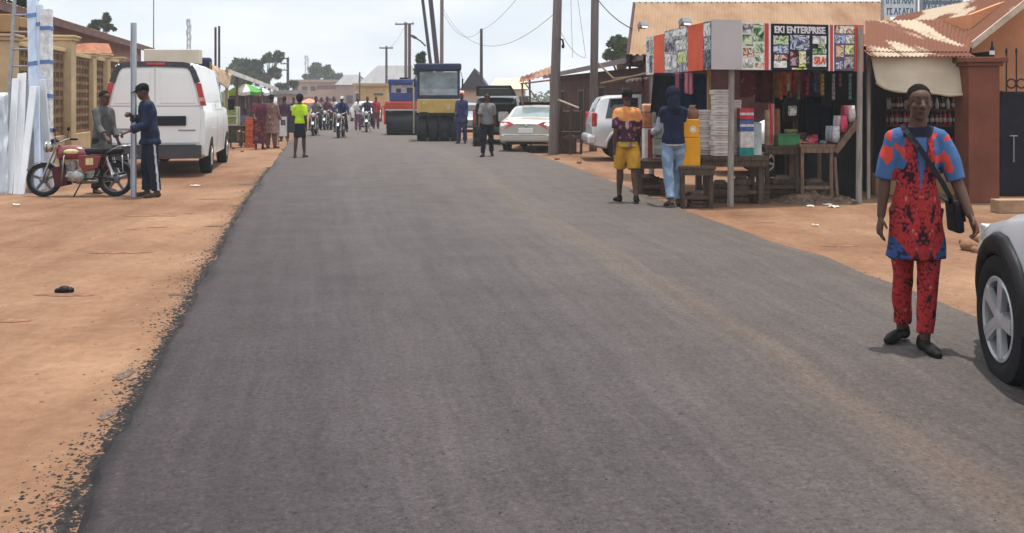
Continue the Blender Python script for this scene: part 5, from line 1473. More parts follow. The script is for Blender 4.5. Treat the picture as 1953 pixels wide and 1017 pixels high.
class Fig:
    """skeleton of a figure 1.75 m tall, facing -Y, feet on z = 0"""
    def __init__(s, legs, arms, lean=0, side=0, yaw=0, nod=0, pel=None, bulk=1.0, twist=0, tilt=0):
        s.bulk = bulk
        Rx = lambda a: Matrix.Rotation(R(a), 3, 'X')
        hipz = .92
        s.hip, s.knee, s.ank, s.shin_a = [], [], [], []
        for i, sx in enumerate((-1, 1)):
            a, o, k = legs[i][:3]
            h = Vector((sx * .088, 0, 0))
            d1 = Vector((math.sin(R(o)) * sx, -math.sin(R(a)) * math.cos(R(o)), -math.cos(R(a)) * math.cos(R(o))))
            k_ = h + d1 * .43
            sa = a - k
            d2 = Vector((math.sin(R(o)) * sx * (.4 if a > 60 else 1), -math.sin(R(sa)), -math.cos(R(sa))))
            an = k_ + d2.normalized() * .415
            s.hip.append(h); s.knee.append(k_); s.ank.append(an); s.shin_a.append(sa)
        off = (.075 - min(a.z for a in s.ank)) if pel is None else pel
        dz = Vector((0, 0, off)); s.pz = off
        s.hip = [p + dz for p in s.hip]; s.knee = [p + dz for p in s.knee]; s.ank = [p + dz for p in s.ank]
        P = Vector((0, 0, off))
        s.P = P
        m = Matrix.Rotation(R(side), 3, 'Y') @ Rx(lean)
        def TT(p):
            """torso point given for an upright figure with the hips at z = .92"""
            q = Vector(p) - Vector((0, 0, .92))
            f = min(1, max(0, q.z / .2))
            mm = Matrix.Rotation(R(side) * f, 3, 'Y') @ Matrix.Rotation(R(lean) * f, 3, 'X') @ Matrix.Rotation(R(twist) * min(1, max(0, q.z / .45)), 3, 'Z')
            return P + mm @ q
        s.TT = TT
        s.sh, s.el, s.wr, s.hd = [], [], [], []
        for i, sx in enumerate((-1, 1)):
            sh = TT((sx * .158 * (0.4 + bulk * .6), .004, 1.385))
            arm = arms[i]
            if isinstance(arm[0], (Vector, tuple)):
                wr = Vector(arm[0]); hint = Vector(arm[1])
                d = wr - sh; L1, L2 = .285, .25
                D = min(d.length, (L1 + L2) * .995)
                dn = d.normalized(); wr = sh + dn * D
                a = (L1 ** 2 - L2 ** 2 + D * D) / (2 * D); h = math.sqrt(max(0, L1 ** 2 - a * a))
                hp = hint - dn * hint.dot(dn); hp.normalize()
                el = sh + dn * a + hp * h
            else:
                a, o, e = arm[:3]
                d1 = Vector((sx * math.sin(R(o)), -math.sin(R(a)) * math.cos(R(o)), -math.cos(R(a)) * math.cos(R(o))))
                el = sh + d1 * .285
                a2 = a + e; o2 = o * (.55 if len(arm) < 4 else arm[3])
                d2 = Vector((sx * math.sin(R(o2)), -math.sin(R(a2)) * math.cos(R(o2)), -math.cos(R(a2)) * math.cos(R(o2))))
                wr = el + d2 * .25
            s.sh.append(sh); s.el.append(el); s.wr.append(wr); s.hd.append((wr - el).normalized())
        s.neck = TT((0, .012, 1.455))
        s.hm = Matrix.Rotation(R(side), 3, 'Y') @ Matrix.Rotation(R(yaw), 3, 'Z') @ Matrix.Rotation(R(lean + nod), 3, 'X') @ Matrix.Rotation(R(tilt), 3, 'Y')
        s.hc = TT((0, .0, 1.50)) + s.hm @ Vector((0, -.012, .108))
    def H(s, p): return s.hc + s.hm @ Vector(p)
    def torso(s, mb, secs, e=0.0, n=22):
        k = s.bulk
        vs = []
        mb.loft([(s.TT((0, yo, z)), rx * k + e, ry * k + e) for z, rx, ry, yo in secs], n)
    def body(s, vox, detail=False):
        mb = MB()
        k = s.bulk
        s.torso(mb, [(.84, .13, .09, 0), (.90, .155, .105, .005), (.98, .158, .108, .005), (1.08, .135, .095, 0), (1.2, .135, .10, -.005), (1.30, .147, .106, 0), (1.375, .138, .093, .005), (1.425, .105, .075, .01), (1.465, .060, .058, .012)])
        mb.tube([s.TT((0, .015, 1.42)), s.H((0, .02, -.06))], [.058, .052], 14, dome=True)
        # head
        mb.ell(s.H((0, .018, .022)), (.074, .094, .098), s.hm.to_euler(), 20)
        mb.ell(s.H((0, -.022, -.035)), (.058, .066, .078), s.hm.to_euler(), 18)
        mb.ell(s.H((0, -.045, -.088)), (.034, .034, .026), s.hm.to_euler(), 12)
        mb.ell(s.H((0, -.026, .036)), (.064, .064, .058), s.hm.to_euler(), 18)
        if detail or vox < .013:
            mb.tube([s.H((0, -.085, .012)), s.H((0, -.108, -.022))], [.011, .016], 8, dome=True)
            for sx in (-1, 1):
                mb.ell(s.H((sx * .014, -.096, -.026)), .012, n=8)
                mb.ell(s.H((sx * .027, -.069, .022)), (.024, .015, .013), s.hm.to_euler(), 10)
                mb.ell(s.H((sx * .040, -.062, -.018)), (.022, .022, .02), s.hm.to_euler(), 10)
                mb.ell(s.H((sx * .030, -.071, .004)), (.015, .013, .011), s.hm.to_euler(), 10)
            mb.ell(s.H((0, -.086, -.054)), (.026, .014, .007), s.hm.to_euler(), 10)
            mb.ell(s.H((0, -.083, -.066)), (.022, .014, .008), s.hm.to_euler(), 10)
        for sx in (-1, 1): mb.ell(s.H((sx * .073, .014, -.006)), (.010, .020, .030), s.hm.to_euler(), 10)
        for i, sx in enumerate((-1, 1)):
            h, kn, an = s.hip[i], s.knee[i], s.ank[i]
            mb.tube([h, h.lerp(kn, .5), kn], [.082 * k, .072 * k, .054], 14, dome=True)
            mb.tube([kn, kn.lerp(an, .3) + Vector((0, .012, 0)), kn.lerp(an, .7), an], [.053, .056, .042, .034], 14, dome=True)
            mb.tube([s.TT((sx * .07, .005, 1.41)), s.sh[i]], [.045, .050], 12, dome=True)
            mb.tube([s.sh[i], s.sh[i].lerp(s.el[i], .4), s.el[i]], [.050 * (k * .5 + .5), .045, .037], 12, dome=True)
            mb.tube([s.el[i], s.el[i].lerp(s.wr[i], .3), s.wr[i]], [.038, .039, .026], 12, dome=True)
            s.foot(mb, i, 0)
        me_ = remesh(mb, vox, 2)
        # fingers are grown from the palm after the skin is closed
        fb = MB()
        for i in (0, 1): s.hand(fb, i, detail)
        hm_ = remesh(fb, .0045 if detail else .007, 1)
        bm = bmesh.new(); bm.from_mesh(me_); bm.from_mesh(hm_)
        bm.to_mesh(me_); bm.free(); bpy.data.meshes.remove(hm_)
        return me_
    curl = (25, 25)
    palm_in = None
    footyaw = (14, 14)
    def hand(s, mb, i, detail):
        sx = (-1, 1)[i]
        d = s.hd[i]
        # across: thumb side points forward for a hanging arm
        fwd_ = Vector((0, -1, 0)) if abs(d.y) < .75 else Vector((-sx * 1.0, 0, .2))
        fwd_ = (fwd_ - d * fwd_.dot(d)).normalized()
        inn = fwd_.cross(d) * (1 if True else 1)
        if inn.x * sx > 0 and abs(d.y) < .75: inn = -inn
        if abs(d.y) >= .75 and inn.z > 0: inn = -inn
        w = s.wr[i]
        fr = .0095 if not detail else .0085
        mb.tube([w - d * .02, w + d * .03, w + d * .07, w + d * .095], [.024, .032, .037, .034], 14, flat=.55, fup=inn, dome=True)
        c = R(s.curl[i])
        for q, (off, ln) in enumerate(((.030, .072), (.010, .082), (-.010, .076), (-.029, .060))):
            b0 = w + d * .088 + fwd_ * off
            a1 = c * (.8 + .12 * q)
            d1 = d * math.cos(a1 * .6) + inn * math.sin(a1 * .6)
            d2 = d * math.cos(a1 * 1.7) + inn * math.sin(a1 * 1.7)
            d3 = d * math.cos(a1 * 2.5) + inn * math.sin(a1 * 2.5)
            p1 = b0 + d1 * ln * .45; p2 = p1 + d2 * ln * .32; p3 = p2 + d3 * ln * .23
            mb.tube([b0 - d * .015, p1, p2, p3], [fr * 1.08, fr, fr * .95, fr * .8], 8, dome=True)
        b0 = w + d * .028 + fwd_ * .024
        t1 = (fwd_ * .75 + d * .75 + inn * .35).normalized(); t2 = (fwd_ * .25 + d * .95 + inn * .5).normalized()
        mb.tube([b0, b0 + t1 * .036, b0 + t1 * .036 + t2 * .032], [fr * 1.35, fr * 1.15, fr * .9], 8, dome=True)
    def foot(s, mb, i, e, sole=False):
        sx = (-1, 1)[i]
        an = s.ank[i]
        pitch = max(0, -s.shin_a[i] - 12) * .8 if s.ank[i].z > .085 else 0
        m = Matrix.Rotation(R(s.footyaw[i] * sx), 3, 'Z') @ Matrix.Rotation(R(pitch), 3, 'X')
        A = lambda p: an + m @ Vector(p)
        mb.tube([A((0, .012, .0)), A((0, .03, -.04))], [.035 + e, .033 + e], 12, dome=True)
        mb.tube([A((0, .04, -.042)), A((0, -.05, -.035)), A((0, -.12, -.048)), A((0, -.165, -.055))], [.030 + e, .036 + e, .040 + e, .028 + e], 12, flat=.72, fup=(1, 0, 0) if False else None, dome=True)
def gear(mb, *a): pass
def person(label, loc, h, head, legs, arms, top=None, bottom=None, lean=0, side=0, yaw=0, nod=0, tilt=0, twist=0, hair='short', hat=None, shoes=SHOEM, vox=.014, pel=None, bulk=1.0, group=None, skin=SKINC, curl=(25, 25), footyaw=(14, 14), detail=False, apron=None):
    t = thing('person', label, 'person', loc, head, group)
    f = Fig(legs, arms, lean, side, yaw, nod, pel, bulk, twist, tilt); f.curl = curl; f.footyaw = footyaw
    sc = h / 1.75
    seed = loc[0] * 3.7 + loc[1]
    def skin_fn(p, n):
        q = f.hm.transposed() @ (p - f.hc)
        c = skin
        k = 1 + .12 * noise.noise((p.x * 9, p.y * 9, p.z * 9))
        if q.length < .14:
            x = abs(q.x)
            if q.y < -.04:
                ex, ez = (x - .030) / .0125, (q.z - .006) / .0055
                r2 = ex * ex + ez * ez
                if r2 < 1: return (.012, .008, .007) if ((x - .030) / .0075) ** 2 + ((q.z - .006) / .008) ** 2 < 1 else (.085, .06, .05)
                if ((x - .031) / .024) ** 2 + ((q.z - .031 - .004 * (1 - (x - .03) ** 2 * 900)) / .0055) ** 2 < 1: return (.012, .009, .008)
                if (x / .026) ** 2 + ((q.z + .060) / .0125) ** 2 < 1: return (.012, .006, .006) if abs(q.z + .0600) < .0018 else (skin[0] * 1.1, skin[1] * .9, skin[2] * .95)
                if .03 < x < .06 and -.035 < q.z < -.005: k *= 1.12
            return (c[0] * k, c[1] * k, c[2] * k)
        for i in (0, 1):
            if (p - f.wr[i]).dot(f.hd[i]) > .02 and (p - f.wr[i]).length < .2: k *= 1.1
        return (c[0] * k, c[1] * k, c[2] * k)
    bme = f.body(.0052 if detail else vox, detail); paint(bme, skin_fn)
    o_body = finish('body', bme, SKIN, t)
    def garment(name, mb, spec, amp=.006, fs=7):
        me_ = remesh(mb, max(vox * .9, .007) if not detail else .006, 2)
        wrinkle(me_, amp * 1.5, fs * 1.3, seed)
        if callable(spec):
            paint(me_, lambda p, n: spec(f, p, n)); mt = CLOTH
        else: mt = spec
        return finish(name, me_, mt, t)
    if bottom:
        kind, end, mat = bottom[:3]
        loose = bottom[3] if len(bottom) > 3 else 0
        mb = MB()
        if kind in ('trousers', 'shorts'):
            f.torso(mb, [(.83, .12, .085, 0), (.90, .165, .115, .008), (.98, .158, .110, .006), (1.03, .142, .100, .004)], .004)
            for i in (0, 1):
                hp, kn, an = f.hip[i], f.knee[i], f.ank[i]
                if end >= .5:
                    e_ = kn.lerp(hp, (end - .5) / .43)
                    mb.tube([hp, hp.lerp(e_, .5), e_], [.098 * bulk, .092 + loose, .078 + loose * 1.2], 16)
                else:
                    u = 1 - (end - .08) / .42
                    an2 = kn.lerp(an, u)
                    mb.tube([hp, hp.lerp(kn, .5), kn, kn.lerp(an2, .5) + Vector((0, .008, 0)), an2], [.096 * bulk, .086 + loose * .8, .070 + loose, .066 + loose, .056 + loose * 1.1], 16)
                mb.ell(hp + Vector((0, .02, -.03)), (.088 * bulk, .092 * bulk, .09), n=14)
        else:
            secs = [(1.04, .140, .10, 0), (.98, .162, .114, .004), (.90, .172, .122, .006)]
            z = .8
            fl = .030 if kind == 'skirt' else .012
            c0 = f.P.copy()
            while z > end:
                secs.append((z, .175 + fl * (.9 - z) * 3, .128 + fl * (.9 - z) * 4, .008)); z -= .1
            secs.append((end, .176 + fl * (.9 - end) * 3, .13 + fl * (.9 - end) * 4, .008))
            f.torso(mb, secs[::-1])
        o = garment(kind if kind != 'wrap' else 'wrapper', mb, mat, .008)
    if top:
        kind, hem, sl, mat = top[:4]
        e = top[4] if len(top) > 4 else .012
        mb = MB()
        secs = []
        if hem < .86:
            n_ = 5
            for q in range(n_):
                z = hem + (.88 - hem) * q / n_
                secs.append((z, .182 + (.88 - z) * .10, .132 + (.88 - z) * .14, .004))
        secs += [q for q in [(.88, .166, .118, .005), (.98, .163, .116, .005), (1.08, .142, .105, 0), (1.2, .143, .107, -.005), (1.30, .150, .112, 0), (1.375, .140, .096, .005), (1.425, .108, .078, .01), (1.456, .070, .062, .012)] if q[0] >= hem - .001]
        if secs[0][0] > hem + .02 and hem >= .86: secs.insert(0, (hem, .16, .114, .004))
        f.torso(mb, secs, e)
        for i, sx in enumerate((-1, 1)):
            mb.tube([f.TT((sx * .07, .005, 1.405)), f.sh[i]], [.048 + e * .5, .053 + e * .5], 14, dome=True)
            if sl > 0:
                pts = [f.sh[i], f.sh[i].lerp(f.el[i], .5), f.el[i], f.el[i].lerp(f.wr[i], .5), f.wr[i]]
                rr = [.053, .053, .048, .044, .036]
                total = sl * 4
                P2, R2 = [pts[0]], [rr[0] + e * .6]
                for q in range(1, 5):
                    if q <= total + .001: P2.append(pts[q]); R2.append(rr[q] + e * (1 if sl < .6 else .6) + (.004 if sl < .6 else 0))
                    else:
                        fr = total - (q - 1)
                        if fr > .05: P2.append(pts[q - 1].lerp(pts[q], fr)); R2.append(rr[q] + e + .008)
                        break
                mb.tube(P2, R2, 14)
        o = garment(kind, mb, mat, .007)
    # hair and hats follow the head
    if hair:
        mb = MB()
        if hair == 'short':
            mb.ell(f.H((0, .024, .036)), (.079, .094, .094), f.hm.to_euler(), 20)
        elif hair == 'afro':
            mb.ell(f.H((0, .03, .04)), (.10, .11, .105), f.hm.to_euler(), 20); mb.ell(f.H((0, .06, -.02)), (.08, .07, .08), f.hm.to_euler(), 14)
        elif hair == 'scarf':
            mb.ell(f.H((0, .03, .03)), (.088, .10, .098), f.hm.to_euler(), 20); mb.ell(f.H((0, .09, -.02)), (.05, .05, .05), f.hm.to_euler(), 12)
        elif hair == 'hood':
            mb.ell(f.H((0, .02, .02)), (.105, .118, .128), f.hm.to_euler(), 20); mb.tube([f.H((0, .05, -.05)), f.TT((0, .05, 1.40))], [.09, .11], 16, dome=True)
        hme = remesh(mb, max(vox * .7, .006), 1)
        if hair in ('short', 'afro'):
            hh = HAIRM
            # the hairline: keep only the cap above brow, ears and nape
            bm = bmesh.new(); bm.from_mesh(hme)
            kill = []
            for v in bm.verts:
                q = f.hm.transposed() @ (v.co - f.hc)
                lim = .058 + .010 * (abs(q.x) > .045) if q.y < -.03 else (.058 - (q.y + .03) * 1.4)
                if q.z < max(lim, -.07 if hair == 'short' else -.12): kill.append(v)
            bmesh.ops.delete(bm, geom=kill, context='VERTS')
            bm.to_mesh(hme); bm.free()
            wrinkle(hme, .003, 60, seed)
            finish('hair', hme, hh, t)
        else:
            finish('head_scarf' if hair == 'scarf' else 'hood', hme, hat, t)
            hat = None
    if hat is not None:
        mb = MB()
        hk, hmat = hat
        if hk == 'cap':
            mb.ell(f.H((0, .022, .055)), (.088, .102, .075), f.hm.to_euler(), 20)
            mb.prism([f.H((-.07, -.05, .050)), f.H((-.06, -.12, .040)), f.H((-.03, -.158, .036)), f.H((.03, -.158, .036)), f.H((.06, -.12, .040)), f.H((.07, -.05, .050))], f.hm @ Vector((0, 0, .010)))
            finish('cap', remesh(mb, .008, 1), hmat, t)
        elif hk == 'helmet' or hk == 'beanie':
            mb.ell(f.H((0, .02, .04)), (.10, .118, .10) if hk == 'helmet' else (.086, .1, .085), f.hm.to_euler(), 18)
            finish(hk, remesh(mb, .012, 1), hmat, t)
        elif hk == 'hat':
            mb.ell(f.H((0, .015, .07)), (.09, .10, .07), f.hm.to_euler(), 18); mb.lathe([(.15, -.008), (.15, .008)], f.H((0, .01, .045)), 'Z', 20)
            finish('hat', remesh(mb, .009, 1), hmat, t)
    if shoes:
        for i in (0, 1):
            mb = MB(); f.foot(mb, i, .008); finish('shoe', remesh(mb, .008 if vox < .02 else .012, 2), shoes, t)
    # true size: scale the finished figure
    for c in kids(t):
        c.data.transform(Matrix.Scale(sc, 4)); c.data.update()
    return t, f, sc
def strip(parent, f, sc, pts, w, th, mat, name):
    b = MB()
    for p, q in zip(pts, pts[1:]): b.beam(Vector(p) * sc, Vector(q) * sc, w, th)
    return b.build(name, mat, parent)

# --- man in red and blue print walking on the road
RED_, BLU, NAVY_, ORA = (.31, .024, .025), (.048, .10, .22), (.010, .010, .022), (.47, .05, .033)
def motif(x, z, y=0.0):
    """dark figures of the printed cloth, mirrored about the middle"""
    n1 = .75 * noise.noise((abs(x) * 22, z * 15, y * 6 + 2.5)) + .6 * noise.noise((abs(x) * 60, z * 44, y * 10 + 7))
    return n1
def tunic_fn(f, p, n):
    q = p - f.P + Vector((0, 0, .92))
    x, z = q.x, q.z
    arm = min((p - f.sh[i].lerp(f.el[i], k)).length for i in (0, 1) for k in (.45, .6, .8)) < .115 and abs(x) > .16
    if arm:
        m_ = noise.noise((x * 11 + 3, z * 9, q.y * 9))
        return ORA if m_ > .27 else BLU if m_ > -.5 else (.14, .20, .30)
    # collar band
    dn = math.sqrt((x / .105) ** 2 + ((q.y - .01) / .10) ** 2)
    if z > 1.385 and dn < 1.05: return NAVY_
    if q.y < .03 and abs(x) < .042 * (z - 1.055) / .34 + .004 and 1.06 < z < 1.42: return BLU if abs(x) < .034 * (z - 1.055) / .34 + .003 else (.02, .03, .08)
    edge = .088 + .05 * (1.30 - z) + .012 * noise.noise((z * 20, x * 9, 4))
    if z > 1.17 + .03 * noise.noise((x * 12, 3, z)) and abs(x) > edge:
        m_ = noise.noise((x * 15, z * 14, 9))
        return ORA if m_ > .25 else BLU if m_ > -.55 else (.10, .16, .30)
    if z < .745 - abs(abs(x) - .165) * 1.5 and abs(x) > .07: return (.03, .06, .16) if noise.noise((x * 40, z * 40, 1)) > -.1 else (.015, .02, .06)
    m_ = motif(x, z)
    panel = abs(abs(x) - .075) < .05
    th_ = .16 if panel else .32
    if z < .84 and abs(x) < .06: th_ = .08
    return red_print(m_, th_, noise.noise((abs(x) * 75, z * 62, 5)), noise.noise((x * 50, z * 50, 3)))
def sst(a, b, v):
    v = max(0, min(1, (v - a) / (b - a))); return v * v * (3 - 2 * v)
def mixc(a, b, t): return tuple(p + (q - p) * t for p, q in zip(a, b))
def red_print(m_, th_, n2, n3):
    c = tuple(x * (1 + .30 * n3) for x in RED_)
    c = mixc(c, (.10, .010, .016), sst(.12, .45, n2))
    c = mixc(c, (.40, .20, .16), sst(-.55, -.80, m_) * .8)
    return mixc(c, (.022, .008, .015), sst(th_ - .14, th_ + .14, m_))
def trouser_fn(f, p, n):
    return red_print(motif(p.x + .02, p.z, p.y), .34, noise.noise((p.x * 75, p.z * 62, p.y * 40)), noise.noise((p.x * 50, p.z * 50, 3)))
PZ = 6.02
mloc = (gx(1747, PZ), PZ, ROAD_Z)
t, f, sc = person('man in a red and blue printed tunic and trousers walking on the road', mloc, 1.70, -4,
    legs=((-9, -3.6, 5), (8, -4.4, 4)), arms=((-6, 12, 16, .75), (8, 17, 20, .6)), top=('tunic', .60, .5, tunic_fn, .012), bottom=('trousers', .12, trouser_fn, -.004), side=1.8,
    yaw=-6, nod=0, tilt=-1.5, vox=.0075, detail=True, bulk=.84, footyaw=(48, 6), curl=(22, 30), shoes=SHOEM)
# the bag on his hip hangs from a strap across the chest
BAGM = M('bag_black', (.014, .014, .02), .6, .2, 30, .2)
bg = thing('shoulder_bag', 'small black shoulder bag on a strap across the printed tunic', 'bag', mloc, -4)
pts = [(-.085, .02, 1.455), (-.075, -.075, 1.405), (-.03, -.138, 1.32), (.045, -.150, 1.20), (.115, -.145, 1.09), (.175, -.105, 1.00), (.200, -.06, .955)]
b = MB(); b.grid(lambda u, v: f_pt(pts, u, v) if False else (Vector(pts[min(int(u * 6), 5)]).lerp(Vector(pts[min(int(u * 6), 5) + 1]), u * 6 - min(int(u * 6), 5)) + Vector((.012, 0, .012)) * (v - .5) * 2) * sc, 24, 1, .006); b.build('strap', BAGM, bg)
back = [(-.085, .02, 1.455), (-.06, .11, 1.39), (.03, .145, 1.22), (.13, .135, 1.05), (.205, .03, .955)]
b = MB()
for p, q in zip(back, back[1:]): b.beam(Vector(p) * sc, Vector(q) * sc, .03, .006)
b.build('strap', BAGM, bg)
b = MB(); b.box(Vector((.235, -.03, .865)) * sc, (.055, .17, .20), (0, R(-5), 0)); b.build('pouch', BAGM, bg, bevel=.018)
b = MB(); b.box(Vector((.262, -.035, .895)) * sc, (.012, .165, .11), (0, R(-5), 0)); b.build('flap', BAGM, bg, bevel=.004)

# --- left verge: man in grey behind the motorcycle, man in navy with a silver channel
GREYC = cloth('grey', (.085, .085, .085), .25)
c = W(187, 374, 16.1)
person('man in a grey shirt standing behind the parked motorcycle', (c.x, 16.25, 0), 1.78, 62, legs=((2, 3, 2), (-2, 3, 2)), arms=((20, 4, 32), (8, 4, 18)), top=('shirt', .66, .85, GREYC, .014), bottom=('trousers', .09, cloth('charcoal', (.03, .03, .034)), .012), lean=4, nod=8, shoes=SANDAL, vox=.014, bulk=.92)
NAVYC = cloth('navy', (.012, .019, .045), .3)
NZ = 15.55
def navy_tr(f, p, n):
    q = p - f.P
    for i, sx in enumerate((-1, 1)):
        pass
    k = max(0, min(1, (p.z - f.ank[1].z) / (f.hip[1].z - f.ank[1].z)))
    if p.x > .06 and abs(p.y - (f.ank[1].y + (f.hip[1].y - f.ank[1].y) * k) - .03) < .014 and p.z < 1.0: return (.50, .50, .54)
    return (.010, .013, .028)
cx_ = gx(286, NZ)
ch = (gx(257, NZ), NZ - .05)
# channel position in the man's own frame (he faces left and a little to the viewer)
hd = -62
loc = Vector((cx_, NZ, 0)); mI = Matrix.Rotation(R(-hd), 3, 'Z')
hgt = 1.90; s_ = hgt / 1.75
tgt = mI @ (Vector((ch[0] + .05, ch[1] - .02, gz(222, NZ))) - loc) / s_
tgt2 = mI @ (Vector((ch[0] + .30, ch[1] - .25, gz(226, NZ))) - loc) / s_
person('man in a navy jacket and dark cap holding a silver metal channel upright', tuple(loc), hgt, hd, legs=((4, 2, 3), (-4, 2, 2)), arms=((tgt - Vector((0, .06, 0)), Vector((-.4, .3, -1))), (8, 8, 60)), top=('jacket', .80, .93, NAVYC, .022), bottom=('trousers', .10, navy_tr, .012), lean=6, nod=16, hat=('cap', cloth('cap_black', (.012, .012, .014))), hair='short', shoes=SANDAL, vox=.013, curl=(48, 40), bulk=1.0)

# --- girl in yellow-green on the left road edge
p = GP(572, 303)
person('girl in a bright yellow green shirt and navy skirt walking along the road edge', (p.x, p.y, ROAD_Z), 1.72, 178, legs=((5, 1.5, 4), (-4, 1.5, 6)), arms=((-6, 5, 14), (8, 5, 12)), top=('shirt', .93, .42, cloth('lime', (.42, .62, .02), .1), .012), bottom=('skirt', .55, cloth('navy_skirt', (.014, .017, .035)), 0), hair='afro', shoes=SANDAL, vox=.016, bulk=.84)
# --- people by the stalls on the left
def scat(c1, c2, th=.1, sc_=12):
    def fn(f, p, n):
        return c2 if noise.noise((p.x * sc_, p.y * sc_, p.z * sc_)) > th else c1
    return fn
WINE = scat((.12, .018, .03), (.05, .02, .05), .1, 14)
WAX = scat((.07, .018, .04), (.25, .06, .03), .18, 14)
p = GP(495, 285)
person('woman in maroon cloth and red head scarf standing by the orange crates', (p.x, p.y, 0), 1.78, 30, legs=((2, 2, 2), (-2, 2, 2)), arms=((15, 8, 50), (10, 8, 60)), top=('blouse', .84, .5, WINE, .02), bottom=('wrap', .18, WAX, 0), hair='scarf', hat=cloth('wine_scarf', (.13, .015, .025)), shoes=SANDAL, vox=.018, bulk=1.08)
p = GP(518, 283)
person('man in a long pinkish kaftan and dark hat standing with his back turned', (p.x, p.y, 0), 1.76, 165, legs=((2, 2, 2), (-2, 2, 2)), arms=((10, 8, 30), (4, 8, 30)), top=('kaftan', .48, .9, scat((.20, .10, .085), (.25, .16, .14), .0, 20), .025), bottom=('trousers', .10, cloth('rose_brown', (.17, .085, .075)), .02), hat=('hat', cloth('dark_hat', (.012, .012, .022))), shoes=SANDAL, vox=.018, bulk=1.08)
p = GP(535, 272)
person('person in dark clothes standing beside the white board on legs', (p.x - .1, p.y + 1.0, 0), 1.72, 200, legs=((2, 2, 2), (-2, 2, 2)), arms=((6, 6, 20), (6, 6, 20)), top=('shirt', .86, .45, cloth('plum', (.06, .03, .045)), .014), bottom=('trousers', .1, cloth('charcoal', (.03, .03, .034)), .01), shoes=SANDAL, vox=.02)
p = GP(468, 262)
person('seller in blue grey sitting in the shade under the green umbrella', (gx(468, 36), 36, 0), 1.65, 40, legs=((80, 8, 80), (80, 8, 80)), arms=((30, 10, 50), (30, 10, 50)), pel=.50, top=('shirt', .90, .5, cloth('slate_blue', (.10, .11, .18)), .014), bottom=('trousers', .1, cloth('charcoal', (.03, .03, .034)), .01), shoes=SANDAL, vox=.02)

# --- man in grey shirt walking forward on the right lane
p = GP(929, 301)
person('man in a grey shirt and dark trousers walking forward in front of the dark hatchback', (p.x, p.y, ROAD_Z), 1.78, -4, legs=((13, .5, 3), (-12, .5, 16)), arms=((14, 5, 22), (-12, 5, 14)), top=('shirt', .88, .46, cloth('mid_grey', (.17, .165, .165), .2), .016), bottom=('trousers', .10, cloth('ink', (.014, .014, .028)), .004), shoes=SHOEM, vox=.016)
# --- worker by the yellow roller
p = GP(880, 276)
person('worker in dark blue overalls and a large orange cap beside the yellow roller', (p.x, p.y + .2, ROAD_Z), 1.84, -10, legs=((4, .5, 4), (-5, .5, 4)), arms=((10, 3, 24), (6, 3, 16)), top=('overall', .70, .9, cloth('overall_blue', (.035, .035, .10), .3), .014), bottom=('trousers', .09, cloth('overall_blue', (.035, .035, .10)), .012), hair='scarf', hat=cloth('orange_cap', (.66, .13, .05)), shoes=SANDAL, vox=.018)
# --- two men walking away at the kiosk
def jersey(f, p, n):
    q = p - f.P + Vector((0, 0, .92)); x, z = q.x, q.z
    w_ = z + .07 * noise.noise((x * 9, z * 5, 2)) - .10 * abs(x)
    if w_ > 1.25: return (.62, .20, .07) if noise.noise((x * 14, z * 14, 5)) > -.12 else (.60, .32, .10)
    m_ = noise.noise((x * 13, z * 12, 8))
    if (x / .045) ** 2 + ((z - 1.19) / .07) ** 2 < 1 and m_ > -.25: return (.42, .26, .22)
    if m_ > .28: return (.30, .10, .08)
    if m_ < -.42: return (.22, .06, .16)
    if z < .93: return (.30, .24, .03)
    return (.045, .018, .035)
p = GP(1196, 390)
person('man in an orange and maroon printed jersey and mustard shorts walking away', (p.x, p.y, ROAD_Z), 1.76, 182, legs=((-11, 1, 8), (10, 1.2, 6)), arms=((8, 6, 14), (-8, 6, 16)), top=('jersey', .84, .46, jersey, .013), bottom=('shorts', .52, cloth('mustard', (.42, .215, .025), .15), .016), shoes=SHOEM, vox=.012, bulk=.9, nod=4)
b_loc = GP(1284, 397)
def hoodie(f, p, n):
    q = p - f.P + Vector((0, 0, .92))
    if any((p - f.el[i]).length < .14 or (p - f.wr[i]).length < .16 for i in (0, 1)) and abs(q.x) > .15: return (.32, .32, .36)
    if any((p - f.sh[i].lerp(f.el[i], .6)).length < .1 for i in (0, 1)) and abs(q.x) > .20: return (.30, .30, .34)
    if q.z < .905: return (.40, .37, .35)
    return (.010, .014, .036)
person('man in a dark hooded gilet with grey sleeves and blue jeans at the kiosk', (b_loc.x, b_loc.y, ROAD_Z), 1.78, 184, legs=((9, .5, 6), (-9, .5, 14)), arms=((26, 7, 66), (22, 7, 52)), top=('jacket', .86, .95, hoodie, .018), bottom=('trousers', .10, scat((.14, .20, .29), (.22, .29, .38), .1, 9), .006), hair='hood', hat=cloth('hood_navy', (.010, .014, .036)), shoes=SANDAL, vox=.012, bulk=.93, nod=14)
